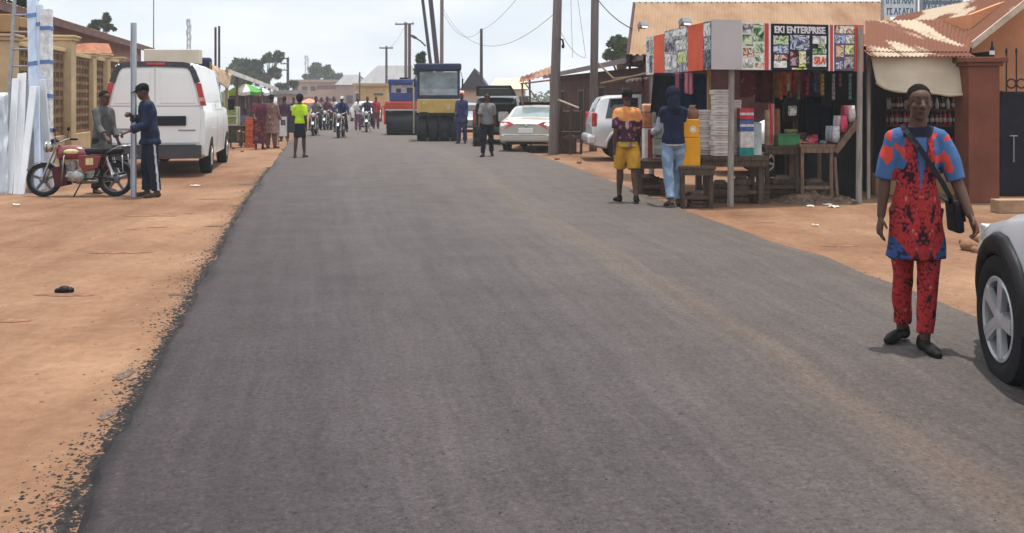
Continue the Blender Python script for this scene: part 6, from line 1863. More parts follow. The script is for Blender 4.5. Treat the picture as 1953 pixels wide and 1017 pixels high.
# --- riders far down the road
riders = [(650, 264, 'rider in dark blue on the foremost motorcycle coming up the middle of the road', (.012, .02, .08), ('cap', 'pale'), 2),
          (600, 260, 'rider in grey on the motorcycle just right of the girl in yellow green', (.12, .13, .13), None, 6),
          (622, 249, 'rider in maroon on a far motorcycle behind the front pair', (.11, .03, .05), None, 4),
          (635, 248, 'rider in white on a far motorcycle left of the foremost one', (.42, .40, .38), None, 3),
          (699, 253, 'rider in dark clothes on a motorcycle near the drum roller', (.03, .03, .06), None, 8)]
for i, (px, py, lb, colr, ht, hdg) in enumerate(riders):
    p = GP(px, py)
    z_ = ROAD_Z
    bk = dup(mc, (p.x, p.y, z_), hdg, lb.replace('rider in', 'motorcycle ridden by the person in').split(' on ')[0] + (' ahead of the others' if i == 0 else ' far down the road'), 'motorcycles coming up the road')
    bk.scale = (1, 1, 1)
    person(lb, (p.x, p.y + .30, z_), 1.72, hdg, legs=((62, 14, 78), (62, 14, 78)), arms=((Vector((-.33, -.48, 1.02)), Vector((-.6, .3, -.5))), (Vector((.33, -.48, 1.02)), Vector((.6, .3, -.5)))), pel=.90, lean=6, top=('shirt', .88, .9, cloth('rider%s' % 'abcdefg'[i], colr, .2), .02), bottom=('trousers', .1, cloth('rider_dark', (.03, .03, .04)), .012), hat=('cap', cloth('pale_cap', (.4, .4, .42))) if ht else None, vox=.024, bulk=1.05, group='riders coming up the road')
# people beyond
for (px, py, hgt_, hdg, tc_, bc, lb, hat_) in (                                       (717, 247, 1.75, 10, (.33, .02, .03), (.10, .03, .04), 'person in a red top standing just left of the drum roller', None),
                                       (683, 250, 1.65, 20, (.45, .43, .40), (.16, .05, .10), 'person in a white top and purple wrapper in the far street', None),
                                       (560, 252, 1.70, 20, (.05, .04, .08), (.04, .035, .05), 'person in dark clothes by the far left stalls', None),
                                       (613, 246, 1.70, 0, (.20, .07, .05), (.05, .04, .05), 'person in a rust shirt far behind the motorcycles', None)):
    p = GP(px, py)
    person(lb, (p.x, p.y, 0), hgt_, hdg, legs=((5, 2, 4), (-5, 2, 6)), arms=((8, 4, 18), (-6, 4, 14)), top=('shirt', .86, .5, cloth('far' + str(px), tc_, .2), .016), bottom=('trousers', .1, cloth('farb' + str(px), bc, .2), .014), hat=hat_, vox=.024, group='people far down the road')
# ------------------------------------------------------------------ trees
LEAFS = [M('leaf_dark', (.030, .050, .022), .8, .3, 1.5), M('leaf_mid', (.050, .078, .030), .8, .3, 1.5), M('leaf_light', (.085, .115, .045), .8, .3, 1.5)]
BARK = M('bark', (.09, .065, .05), .9, .3, 6, .3)
def leaves(mb, centres, per, ls, rnd, squash=.7, kinds=(0, 1, 2)):
    for (c, r_) in centres:
        km = rnd.choice(kinds)
        for _ in range(per):
            d = Vector((rnd.gauss(0, 1), rnd.gauss(0, 1), rnd.gauss(0, 1)))
            d.normalize(); d *= r_ * rnd.random() ** .45
            p = Vector(c) + Vector((d.x, d.y, d.z * squash))
            a = Vector((rnd.gauss(0, 1), rnd.gauss(0, 1), rnd.gauss(0, .6))).normalized()
            b = a.cross(Vector((rnd.gauss(0, 1), rnd.gauss(0, 1), rnd.gauss(0, 1)))).normalized()
            s1 = ls * rnd.uniform(.6, 1.3); s2 = s1 * rnd.uniform(.35, .6)
            mb.add([p - a * s1, p - b * s2, p + a * s1, p + b * s2], [(0, 1, 2, 3)], km)
def tree(label, px, Z, crowns, ls, seed, trunk=.18, per=70, kinds=(0, 1, 2), group='trees far behind the street', cat='tree', name='tree', squash=.75, clumps=26):
    """crowns: (px, py, half-width px, half-height px) blobs of the outline"""
    rnd = random.Random(seed)
    t = thing(name, label, cat, (gx(px, Z), Z, 0), 0, group)
    x0 = gx(px, Z)
    cs = []
    for (cx, cy, rw, rh) in crowns:
        c = W(cx, cy, Z) - Vector((x0, Z, 0)); rw, rh = rw * Z / F, rh * Z / F
        for _ in range(clumps):
            d = Vector((rnd.gauss(0, 1), rnd.gauss(0, 1), rnd.gauss(0, 1))).normalized() * rnd.uniform(.35, .95)
            cs.append((c + Vector((d.x * rw, d.y * rw, d.z * rh)), min(rw, rh) * rnd.uniform(.2, .42)))
    b = MB(); leaves(b, cs, per, ls, rnd, squash, kinds); b.build('crown', LEAFS, t)
    b = MB()
    top = W(crowns[0][0], crowns[0][1], Z) - Vector((x0, Z, 0))
    fork = Vector((top.x * .3, 0, top.z * .62))
    b.tube([(0, 0, 0), fork * .5 + Vector((.1, 0, 0)), fork], [trunk * 1.3, trunk, trunk * .8], 8)
    for c, r_ in cs[::3]: b.tube([fork * .9, fork.lerp(c, .5) + Vector((0, 0, .1)), c], [trunk * .5, trunk * .28, trunk * .08], 5)
    b.build('trunk', BARK, t, smooth=True)
    return t
tree('rounded dark tree at the left of the far left tree group', 452, 120, [(455, 138, 26, 22), (442, 150, 16, 14), (478, 135, 18, 20)], .42, 1, per=80)
tree('tall open crowned tree with gaps right in the far left tree group', 512, 112, [(515, 110, 25, 9), (490, 126, 13, 12), (522, 138, 16, 13), (500, 150, 14, 12), (533, 108, 9, 12)], .36, 2, per=52, clumps=16)
tree('round crowned tree behind the far pinkish house', 612, 175, [(610, 132, 24, 14), (632, 146, 24, 12), (592, 150, 18, 10)], .5, 3, per=80)
tree('low hazy tree right of the round crowned far tree', 655, 200, [(655, 156, 26, 10), (682, 158, 20, 10)], .55, 4, per=70)
tree('thin dark tree standing between the leaning poles and the yellow roller', 802, 58, [(803, 112, 6, 16), (808, 140, 11, 22), (800, 128, 8, 18)], .20, 5, per=60, trunk=.1, clumps=14)
tree('green bushy tree behind the roof of the maroon house', 1185, 50, [(1182, 84, 22, 17), (1200, 96, 22, 14), (1176, 104, 24, 12), (1196, 116, 26, 12)], .17, 6, per=80, kinds=(1, 2, 2))
tree('dark leafy tree over the tan house at the top left corner', 15, 31, [(10, 18, 34, 26), (45, 8, 18, 20), (-30, 20, 40, 40)], .13, 7, per=90, kinds=(0, 0, 1))
tree('small bushy treetop peeping over the long rusty roof', 192, 62, [(188, 44, 15, 8), (202, 36, 6, 8), (178, 50, 14, 8), (205, 54, 14, 8)], .2, 8, per=50, trunk=.1, clumps=12)
tree('low shrubs beside the tall open crowned tree', 540, 100, [(536, 165, 12, 8), (560, 160, 8, 6), (470, 160, 20, 10)], .3, 9, per=60, clumps=12)
b = MB(); rnd = random.Random(11)
cs = []
for k in range(330):
    px = rnd.uniform(-500, 2500)
    if 735 < px < 3000 and px < 760: pass
    Z = rnd.uniform(190, 260); h = 2.3 + 2.2 * max(0, noise.noise((px * .012, 5, 0)) + .4)
    cs.append((Vector((gx(px, Z), Z, rnd.uniform(.2, 1) * h * .75)), rnd.uniform(1.4, 2.6)))
leaves(b, cs, 46, .55, rnd, .7)
tag(b.build('treeline', LEAFS), 'dark band of distant trees along the horizon', 'trees', kind='stuff')

# ------------------------------------------------------------------ poles, masts and wires
POLEW = M('grey_pole', (.17, .135, .125), .85, .25, 3, .25, stretch=(5, 5, .4))
POLED = M('dark_pole', (.065, .055, .065), .85, .25, 3, .25, stretch=(5, 5, .4))
def pole(label, p0, p1, Z, r0, r1, mat, arms=(), group='utility poles', zbase=0, square=False):
    """p0 foot pixel column, p1 (px, py) of a point higher up; runs on to its top"""
    a = Vector((gx(p0, Z), Z, zbase)); q = W(p1[0], p1[1], Z)
    t = thing('utility_pole', label, 'utility pole', tuple(a), 0, group)
    b = MB()
    if square:
        vs, d = [], q - a
        b.beam((0, 0, 0), d, r0 * 2, r0 * 1.6)
    else: b.tube([(0, 0, 0), (q - a) * .5, q - a], [r0, (r0 + r1) / 2, r1], 12)
    b.build('shaft', mat, t, smooth=not square, angle=50)
    for (x0, y0, x1, y1, w) in arms:
        b = MB(); A, B = W(x0, y0, Z) - a, W(x1, y1, Z) - a
        A.y -= r1 + w * .5; B.y -= r1 + w * .5
        b.beam(A, B, w, w); o = b.build('crossarm', mat, t)
        for k in (0.06, .5, .94):
            b = MB(); p = A.lerp(B, k); b.lathe([(.03, 0), (.05, .03), (.03, .06), (.05, .09), (.02, .13)], tuple(p + Vector((0, 0, w / 2))), 'Z', 8); b.build('insulator', STEEL, o)
    return t
t = pole('thick grey pole beside the champagne saloon', 1055, (1066, -90), 27.2, .15, .12, POLEW)
b = MB(); b.tube([(.16, -.06, 3.35), (.27, -.1, 3.3), (.29, -.1, 3.15)], .03, 6); b.ell((.28, -.1, 3.12), (.05, .05, .07), n=8); b.build('bracket', BLACK, t)
pole('slimmer grey pole in front of the maroon house', 1131, (1136, -100), 29, .115, .09, POLEW, square=True)
t = pole('left pole of the leaning group behind the yellow roller, with a lamp arm', 836, (801, -40), 56, .11, .09, POLED, group='leaning poles behind the roller')
b = MB(); z1 = 1.62 + 103 * 56 / 1800; b.tube([(-.75, 0, z1 - .1), (-1.05, 0, z1 + .2), (-1.4, 0, z1 + .42)], .05, 6); b.ell((-1.45, 0, z1 + .45), (.26, .1, .09), (0, .5, 0), n=10); b.build('lamp_arm', POLED, t)
pole('thickest pole of the leaning group behind the yellow roller', 846, (817, -40), 55, .15, .13, POLED, group='leaning poles behind the roller')
pole('upright pole right of the leaning group behind the yellow roller', 842, (843, -50), 54, .11, .10, POLEW, group='leaning poles behind the roller')
pole('left pole of the twin poles above the drum roller', 774, (774, 43), 76, .13, .12, POLEW, arms=((754, 47, 790, 46, .11),))
pole('right pole of the twin poles above the drum roller', 781, (781, 46), 75, .13, .12, POLED)
pole('far pole with one crossarm over the grey barn roof', 737, (737, 88), 100, .13, .12, POLED, arms=((724, 92, 750, 92, .13),))
pole('bare dark pole above the steep dark gable', 918, (918, 55), 56, .11, .08, POLED)
pole('far pole with three short crossarms behind the girl in yellow green', 549, (549, 110), 95, .15, .13, POLED, arms=((536, 112, 552, 112, .1), (536, 122, 551, 122, .1), (537, 134, 550, 134, .1)))
pole('left of two thin dark poles rising behind the white van', 411, (411, 52), 41, .055, .05, POLED)
pole('right of two thin dark poles rising behind the white van', 418, (418, 50), 42, .055, .05, POLED)
pole('hair thin aerial mast standing above the long rusty roof', 293, (293, -30), 45, .035, .025, STEEL)
pole('thin post in front of the far hipped house', 686, (686, 138), 92, .08, .07, POLED)
def lattice(label, px, py, Z, w):
    z = gz(py, Z); t = thing('lattice_mast', label, 'mast', (gx(px, Z), Z, 0), 0, 'far telecom masts'); b = MB()
    n_ = 14; c = [(-1, -1), (1, -1), (1, 1), (-1, 1)]
    for k in range(n_):
        z0, z1 = z * k / n_, z * (k + 1) / n_
        w0, w1 = w * (1.6 - k / n_), w * (1.6 - (k + 1) / n_)
        for i in range(4):
            a, d = c[i], c[(i + 1) % 4]
            b.beam((a[0] * w0, a[1] * w0, z0), (a[0] * w1, a[1] * w1, z1), .12, .12)
            b.beam((a[0] * w0, a[1] * w0, z0), (d[0] * w1, d[1] * w1, z1), .07, .07)
    b.build('lattice', M('mast_grey', (.30, .30, .32), .6), t)
    for k in range(4):
        b = MB(); b.box(((-1) ** k * w * 1.1, 0, z * (.78 + .06 * k)), (.4, .3, 1.3)); b.build('antenna', M('antenna_pale', (.5, .5, .52), .6), t, bevel=.03)
    return t
lattice('far lattice telecom mast above the white van', 360, 36, 210, .34)
lattice('small far lattice mast above the far trees', 585, 106, 320, .5)
WIREM = M('wire_black', (.02, .02, .022), .6)
def wire(label, a, c, sag, r_=.012, n_=20):
    b = MB(); a, c = Vector(a), Vector(c)
    b.tube([a.lerp(c, k / n_) - Vector((0, 0, 4 * sag * (k / n_) * (1 - k / n_))) for k in range(n_ + 1)], r_ * .65, 5)
    return tag(b.build('overhead_wire', WIREM), label, 'wire', 'overhead wires')
wire('wire dropping from the top of the picture towards the bare dark pole', W(995, -15, 40), W(918, 57, 56), .25, .014)
wire('wire running left from the bare dark pole to the upright pole', W(918, 57, 56), W(843, 20, 54), .9, .014)
wire('black cable slanting from the slimmer grey pole to the gabled house', W(1137, -5, 29), W(1206, 55, 24), .12, .022)
wire('thin wire hanging from the top left of the slimmer grey pole', W(1088, -30, 30), W(1092, 110, 30), 0, .010)
wire('thin wire slanting down left of the slimmer grey pole', W(1098, -30, 30), W(1117, 108, 30), .02, .010)
wire('wire between the thick grey pole and the sheet shelter', W(1069, 60, 27.2), W(1118, 110, 31), .2, .010)
wire('long wire between the thick grey pole and the upright pole', W(1064, 20, 27.3), W(843, 12, 54), 1.6, .012)
wire('wire between the twin poles and the far single pole', W(774, 46, 76), W(737, 91, 100), .5, .016)

# ------------------------------------------------------------------ boards, ladder and channels at the left
ALU = M('wrapped_aluminium', (.60, .62, .65), .4, .07, 2, .2, stretch=(4, 4, .6), metal=.15, bscale=20)
ALUB = M('bluish_wrapped_aluminium', (.46, .54, .66), .4, .14, 2, .25, stretch=(4, 4, .6), metal=.15, bscale=20)
FILM = M('crinkled_film', (.60, .61, .62), .35, .22, 9, .8, bscale=30)
GREYB = M('grey_board', (.30, .32, .35), .5, .2, 3, .2)
def leaner(name, label, cat, top, bot, Zt, Zb, w, th, mat, bands=0, group=None):
    """long piece standing on the ground and leaning back; top, bot pixel centres"""
    a = Vector((gx(bot[0], Zb), Zb, 0)); c = W(top[0], top[1], Zt)
    t = thing(name, label, cat, tuple(a), 0, group)
    d = c - a
    b = MB(); b.beam((0, 0, .0), d, w, th, up=(0, 1, 0)); b.build('sheet' if bands == 0 else 'bundle', mat, t, bevel=.008)
    for k in range(bands):
        f_ = .12 + .76 * k / max(1, bands - 1)
        b = MB(); b.beam(d * f_, d * (f_ + .022), w + .012, th + .012, up=(0, 1, 0)); b.build('tape', M('blue_tape', (.10, .17, .34), .5), t)
    return t
t = thing('ladder', 'tall metal ladder standing behind the leaning boards at the far left', 'ladder', (gx(42, 17.6), 17.6, 0))
for px in (25, 61):
    b = MB(); x = gx(px, 17.6) - gx(42, 17.6); b.beam((x, -.3, 0), (x, .1, 3.95), .055, .045); b.build('rail', STEEL, t)
for z in [.3 + .32 * k for k in range(11)]:
    b = MB(); b.tube([(gx(25, 17.6) - gx(42, 17.6), -.3 + .4 * z / 3.9, z), (gx(61, 17.6) - gx(42, 17.6), -.3 + .4 * z / 3.9, z)], .02, 8); b.build('rung', STEEL, t)
BG = 'aluminium stock leaning beside the motorcycle'
leaner('aluminium_bundle', 'tall bluish wrapped bundle rising highest against the ladder', 'metal bundle', (62, -8), (70, 352), 17.4, 16.6, .17, .10, ALUB, 4, BG)
leaner('aluminium_bundle', 'slim bluish bundle just right of the tallest bundle', 'metal bundle', (76, 10), (79, 340), 17.3, 16.7, .09, .09, ALUB, 3, BG)
leaner('aluminium_bundle', 'tall crinkled white bundle right beside the cream fence pillar', 'metal bundle', (89, 18), (90, 335), 17.2, 16.9, .17, .14, FILM, 5, BG)
leaner('metal_board', 'leftmost pale board of the low leaning boards', 'board', (30, 150), (17, 369), 16.5, 15.95, .12, .03, ALU, 0, BG)
leaner('metal_board', 'wide pale board second from the left among the low leaning boards', 'board', (42, 140), (34, 370), 16.6, 15.95, .155, .03, ALU, 0, BG)
leaner('metal_board', 'pale board crossing in front of the others with its foot to the left', 'board', (64, 165), (40, 371), 16.4, 15.85, .12, .035, ALU, 0, BG)
leaner('metal_board', 'dark grey board half hidden among the low leaning boards', 'board', (60, 210), (58, 366), 16.6, 16.2, .11, .03, GREYB, 0, BG)
leaner('metal_board', 'upright bluish board in the middle of the low leaning boards', 'board', (70, 165), (72, 364), 16.55, 16.05, .10, .03, ALUB, 0, BG)
leaner('metal_board', 'rightmost pale board leaning to the left with its foot by the front wheel', 'board', (80, 152), (96, 355), 16.7, 16.5, .13, .03, ALU, 0, BG)
t = thing('plastic_wrap', 'sheet of bluish white plastic wrap hanging at the left picture edge', 'plastic wrap', (gx(-13, 15.9), 15.9, 0))
b = MB(); b.grid(lambda u, v: ((u - .5) * (.26 + .22 * (1 - v)) , .08 * noise.noise((u * 5, v * 6, 1)) + .2 * v, 1.72 * v + .0), 14, 22, .01); b.build('sheet', M('pale_blue_film', (.54, .60, .67), .4, .12, 4, .4), t, smooth=True)
# the upright channel in the navy man's hand
t = thing('metal_channel', 'long silver metal channel held upright by the man in navy', 'metal channel', (ch[0], ch[1], 0))
b = MB(); zt = gz(44, NZ); b.bx(-.038, .038, .030, .036, 0, zt); b.bx(-.038, -.032, -.03, .0299, 0, zt); b.bx(.032, .038, -.03, .0299, 0, zt); b.bx(-.0315, .0315, .0, .0295, 0.0, zt); b.build('profile', M('silver_channel', (.42, .46, .52), .35, .12, 2, metal=.3), t)

# ------------------------------------------------------------------ left stalls
GREENU = M('green_canvas', (.08, .30, .05), .7, .15, 4)
LIMEU = M('lime_canvas', (.30, .46, .05), .7, .15, 4)
WHITEU = M('white_canvas', (.68, .68, .62), .7, .1, 4)
TEALU = M('teal_canvas', (.02, .14, .10), .7, .15, 4)
PEACHU = M('peach_canvas', (.62, .24, .15), .7, .2, 4)
def umbrella(label, px, Z, py, rad, cols, val=None):
    t = thing('parasol', label, 'umbrella', (gx(px, Z), Z, 0), -14)
    zt = gz(py, Z); n_ = len(cols); h_ = rad * .42
    b = MB(); b.tube([(0, 0, 0), (0, 0, zt - .02)], .022, 8); b.build('pole', STEEL, t)
    b = MB()
    for k in range(n_):
        for q in range(4):
            a0, a1 = 2 * math.pi * (k + q / 4) / n_, 2 * math.pi * (k + (q + 1) / 4) / n_
            prev = None
            for s_ in range(7):
                f_ = s_ / 6; r_ = rad * f_; z = zt - h_ * f_ ** 1.5
                row = [Vector((math.cos(a) * r_, math.sin(a) * r_, z - .05 * f_ * (math.sin(math.pi * (qq / 4))))) for a, qq in ((a0, q), (a1, q + 1))]
                if prev: b.add([prev[0], prev[1], row[1], row[0]], [(0, 1, 2, 3) if s_ > 1 else (1, 2, 3)], cols[k])
                prev = row
            lo = [p - Vector((0, 0, .13)) for p in prev]
            b.add([prev[0], prev[1], lo[1], lo[0]], [(0, 1, 2, 3)], cols[k] if val is None else val)
    b.build('canopy', [GREENU, LIMEU, WHITEU, TEALU, PEACHU], t)
    b = MB()
    for k in range(n_):
        a = 2 * math.pi * k / n_; b.tube([(0, 0, zt - .05), (math.cos(a) * rad * .97, math.sin(a) * rad * .97, zt - h_ - .02)], .008, 5)
    b.build('rib', STEEL, t)
    return t
t = umbrella('green, white and lime parasol over the market stall behind the van', 468, 36.5, 160, .68, [3, 1, 0, 1, 0, 1, 2, 0])
for o in kids(t):
    if o.name.startswith('canopy'): pass
umbrella('peach coloured parasol over the crowd right of the girl in yellow green', 590, 62, 188, .62, [4] * 8)
umbrella('small teal and white parasol right of the green parasol', 500, 40, 168, .36, [3, 2, 3, 2, 3, 2])
ORANGEC = M('orange_crate', (.62, .13, .04), .5, .15, 4)
for k in range(5):
    Z = 31.2; z0 = k * .20
    t = thing('drink_crate', ('lowest', 'second', 'middle', 'fourth', 'topmost')[k] + ' orange crate of the stack beside the woman in maroon', 'crate', (gx(479, Z) + (.01 if k % 2 else -.01), Z, z0 + .001), random.Random(k).uniform(-5, 5), 'orange crates stacked by the stall')
    b = MB()
    for (x0, x1, y0, y1) in ((-.15, .15, -.12, -.10), (-.15, .15, .10, .12), (-.15, -.13, -.099, .099), (.13, .15, -.099, .099)):
        b.bx(x0, x1, y0, y1, 0, .06); b.bx(x0, x1, y0, y1, .075, .115); b.bx(x0, x1, y0, y1, .15, .195)
    for (x, y) in ((-.14, -.11), (.14, -.11), (-.14, .11), (.14, .11)): b.bx(x - .016, x + .016, y - .016, y + .016, 0.002, .193)
    b.bx(-.13, .13, -.1, .1, .004, .012); b.build('crate', ORANGEC, t)
def table(label, px0, px1, ytop, Z, dp, mat=WOOD, name='wooden_table', leg=.05, brace=True, th=.04, rotz=0, group=None, shelf=None):
    xm = (gx(px0, Z) + gx(px1, Z)) / 2; w = (gx(px1, Z) - gx(px0, Z)) / 2; h = gz(ytop, Z)
    t = thing(name, label, 'table', (xm, Z + dp / 2, 0), rotz, group)
    b = MB(); n_ = max(2, int(dp / .14))
    for k in range(n_): b.bx(-w, w, -dp / 2 + dp * k / n_, -dp / 2 + dp * (k + 1) / n_ - .008, h - th, h)
    b.build('tabletop', mat, t, bevel=.004)
    i = leg
    for y in (-dp / 2 + i * .5, dp / 2 - i * .5):
        b = MB(); b.bx(-w + .02, w - .02, y - i * .3, y + i * .3, h - th - .09, h - th - .001); b.build('apron', mat, t)
    for x in (-w + i, w - i):
        for y in (-dp / 2 + i * 1.3, dp / 2 - i * 1.3):
            b = MB(); b.bx(x - i / 2, x + i / 2, y - i / 2, y + i / 2, 0, h - th - .092); b.build('leg', mat, t, bevel=.003)
    if brace:
        for y in (-dp / 2 + i * .9, dp / 2 - i * 1.6):
            b = MB(); b.bx(-w + i * 1.6, w - i * 1.6, y, y + i * .7, h * .22, h * .22 + .05); b.build('stretcher', mat, t)
    return t, h
t, h = table('dark wooden stall table under the glass display case', 428, 462, 240, 31.0, .6, WOODD)
t = thing('display_case', 'small glass display case with a white frame on the stall table', 'display case', (gx(441, 31.2), 31.3, h + .002))
b = MB(); w_, hh = .2, .62
for x in (-w_, w_):
    for y in (-.15, .15): b.bx(x - .018, x + .018, y - .018, y + .018, 0, hh)
for z in (.018, hh / 2, hh - .018):
    for y in (-.15, .15): b.bx(-w_ + .019, w_ - .019, y - .016, y + .016, z - .018, z + .018)
b.build('frame', M('white_frame', (.62, .62, .58), .5), t)
b = MB(); b.bx(-w_ + .02, w_ - .02, -.10, .13, .04, hh / 2 - .03); b.bx(-w_ + .02, w_ - .02, -.10, .13, hh / 2 + .03, hh - .05); b.build('snacks', M('green_snacks', (.28, .34, .12), .7, .5, 20), t)
t = thing('white_board', 'white board on brown legs at the edge of the left verge', 'notice board', (gx(540, 33), 33, 0), 12)
b = MB(); b.bx(-.13, .13, -.015, .015, .30, .98); b.build('board', M('board_white', (.66, .66, .66), .5, .1), t)
b = MB(); b.bx(-.08, .08, -.019, -.016, .68, .88); b.build('notice', M('notice_grey', (.10, .10, .12), .6), t)
for x in (-.15, .15):
    b = MB(); b.beam((x, -.1, 0), (x * .9, .0, 1.02), .03, .03); b.build('leg', WOOD, t)
t = thing('banner_stand', 'dark upright banner with a pale top just left of the girl in yellow green', 'banner', (gx(553, 44), 44, 0))
b = MB(); b.bx(-.2, .2, -.02, .02, .02, 1.05); b.build('banner', M('banner_dark', (.03, .03, .06), .6), t)
b = MB(); b.bx(-.24, .3, -.03, .03, 1.052, 1.28); b.build('header', WHITEU, t)
b = MB(); b.bx(-.22, -.202, -.03, .03, 0, 1.05); b.bx(.202, .22, -.03, .03, 0, 1.05); b.build('frame', STEEL, t)
t, h = table('low brown wooden table behind the orange crates', 453, 474, 252, 32.2, .5, WOOD)
drum(444, 270, .45, .2, 'dark green basin under the stall table behind the van', M('basin_green', (.03, .05, .03), .6))
# small heaps and stones on the left verge
def clods(label, spots, mat, name='stone', cat='stone', group=None):
    for (px, py, s, lb) in spots:
        p = GP(px, py); b = MB(); rr = random.Random(px)
        b.ell((0, 0, 0), (s * 1.25, s, s * .75), (0, 0, rr.uniform(0, 3)), 14)
        b.v = [v * (1 + .28 * noise.noise(v * (2.2 / s) * .5 + Vector((px, 0, 0)))) + Vector((p.x, p.y, s * .55)) for v in b.v]
        tag(b.build(name, mat, smooth=True, angle=40), lb, cat, group)
CLOD = M('earth_clod', (.24, .125, .07), .95, .3, 9, .6)
clods('', [(1850, 478, .09, 'large brown stone on the earth behind the near silver car'), (1868, 462, .075, 'brown stone nearest to the brown column behind the near silver car'), (1840, 466, .05, 'small brown stone left of the larger stones behind the walking man'), (1862, 482, .05, 'small brown stone in front of the larger stones'), (445, 284, .07, 'earth clod on the verge beside the van front wheel'), (462, 290, .05, 'small earth clod on the left verge near the crates'), (1105, 312, .06, 'earth clod on the verge below the silver off-roader'), (1062, 305, .06, 'earth clod at the foot of the thick grey pole')], CLOD)
t = thing('concrete_block', 'tan concrete block lying on the earth in front of the dark gate', 'block', (gx(1925, 13.4), 13.4, 0), 4)
b = MB(); b.bx(-.22, .3, -.11, .11, 0, .19); b.build('block', M('block_tan', (.33, .21, .13), .95, .2, 5, .4), t, bevel=.012)

# ------------------------------------------------------------------ goods at the kiosk
def cbox(name, label, cat, px0, px1, y0, y1, Z, dp, mat, rotz=0, group=None, tape=None, bevel=.008, z0=None):
    x0, x1 = gx(px0, Z), gx(px1, Z); za, zb = gz(y1, Z) if z0 is None else z0, gz(y0, Z)
    t = thing(name, label, cat, ((x0 + x1) / 2, Z + dp / 2, za), rotz, group)
    w = (x1 - x0) / 2; h = zb - za
    b = MB(); b.bx(-w, w, -dp / 2, dp / 2, 0.001, h); b.build('carton' if tape else 'box', mat, t, bevel=bevel)
    if tape is not None:
        b = MB(); b.bx(-w * .98, w * .98, -dp / 2 - .003, -dp / 2 - .0005, h * .40, h * .62); b.build('band', tape, t)
    return t
WPACK = M('white_pack', (.58, .535, .50), .6, .12, 6)
PACKR = M('pack_print', (.42, .34, .32), .6, .3, 30)
t1, h1 = table('dark plank table carrying the white soap packs', 1338, 1466, 299, 14.35, .8, WOODD, leg=.09, th=.06)
pack0 = None
LBP = 'white soap pack in the tall stack beside the kiosk post'
def pack(x, y, z, rz, w):
    global pack0
    if pack0 is None:
        t = thing('soap_pack', LBP, 'pack', (x, y, z), rz, 'white soap packs stacked on the table')
        b = MB(); b.bx(-.15, .15, -.12, .12, 0.001, .076); b.build('box', WPACK, t, bevel=.008)
        b = MB(); b.bx(-.13, .13, -.1235, -.1205, .024, .05); b.build('label', PACKR, t)
        pack0 = t
    else: dup(pack0, (x, y, z), rz)
rr = random.Random(5)
Zp = 14.55
for k in range(13):
    pack(gx(1376, Zp) + rr.uniform(-.012, .012), Zp + rr.uniform(-.02, .02), h1 + .002 + k * .0785, rr.uniform(-4, 4), .3)
for k in range(9): pack(gx(1352, Zp) + rr.uniform(-.015, .015) - .06, Zp + .27 + rr.uniform(-.02, .02), h1 + .002 + k * .0785, rr.uniform(-6, 6), .3)
for k in range(11): pack(gx(1402, Zp) + rr.uniform(-.012, .012) - .01, Zp + .27 + rr.uniform(-.02, .02), h1 + .002 + k * .0785, rr.uniform(-4, 4), .3)
for i, (y0, y1, colr, lb) in enumerate(((283, 299.5, (.02, .20, .18), 'teal'), (251, 282.5, (.50, .47, .46), 'pale grey'), (229, 250.5, (.06, .10, .26), 'blue'), (207, 228.5, (.42, .035, .05), 'red'))):
    cbox('pack_stack', lb + ' pack in the coloured stack right of the white soap packs', 'pack', 1411, 1438, y0, y1, 14.5, .3, M('pack_' + lb.replace(' ', '_'), colr, .45, .2, 12), rr.uniform(-3, 3), 'coloured packs stacked right of the soap', tape=M('pack_band', (.5, .48, .48), .5, .3, 30) if i in (2, 3) else None)
cbox('pack_stack', 'pale carton with a teal top behind the coloured packs', 'carton', 1437, 1453, 234, 299, 14.75, .3, M('pale_teal_carton', (.40, .46, .46), .6, .3, 2), 0)
YCART = M('yellow_carton', (.62, .27, .012), .5, .1, 5)
ts, hs = table('small dark wooden stool under the yellow cartons', 1296, 1366, 318, 13.85, .45, WOODD, name='wooden_stool', leg=.06)
c1 = cbox('yellow_carton', 'lower yellow carton on the dark stool behind the man in jeans', 'carton', 1299, 1335, 263, 318, 13.95, .3, YCART, 3, 'yellow cartons', z0=hs + .002)
c2 = cbox('yellow_carton', 'upper yellow carton with a round white emblem behind the man in jeans', 'carton', 1305, 1334, 228, 262.5, 13.97, .28, YCART, -2, 'yellow cartons')
b = MB(); b.lathe([(.028, -.146), (.028, -.142)], (.02, 0, .12), 'Y', 20); b.lathe([(.05, -.1435), (.05, -.1415), (.038, -.1415), (.038, -.1435)], (.02, 0, .12), 'Y', 20, close=True); b.build('emblem', WHITEP, c2)
t = thing('brown_sack', 'small brown sack resting on the upper yellow carton', 'sack', (gx(1319, 14.1), 14.12, gz(227.5, 14.0)))
b = MB(); b.loft([(Vector((0, 0, .002)), .10, .08), (Vector((0, 0, .06)), .115, .09), (Vector((.01, 0, .13)), .10, .08), (Vector((.01, 0, .17)), .04, .035), (Vector((.02, 0, .21)), .05, .04)], 16); b.build('bag', M('sack_brown', (.14, .075, .05), .9, .3, 9, .5), t, smooth=True)
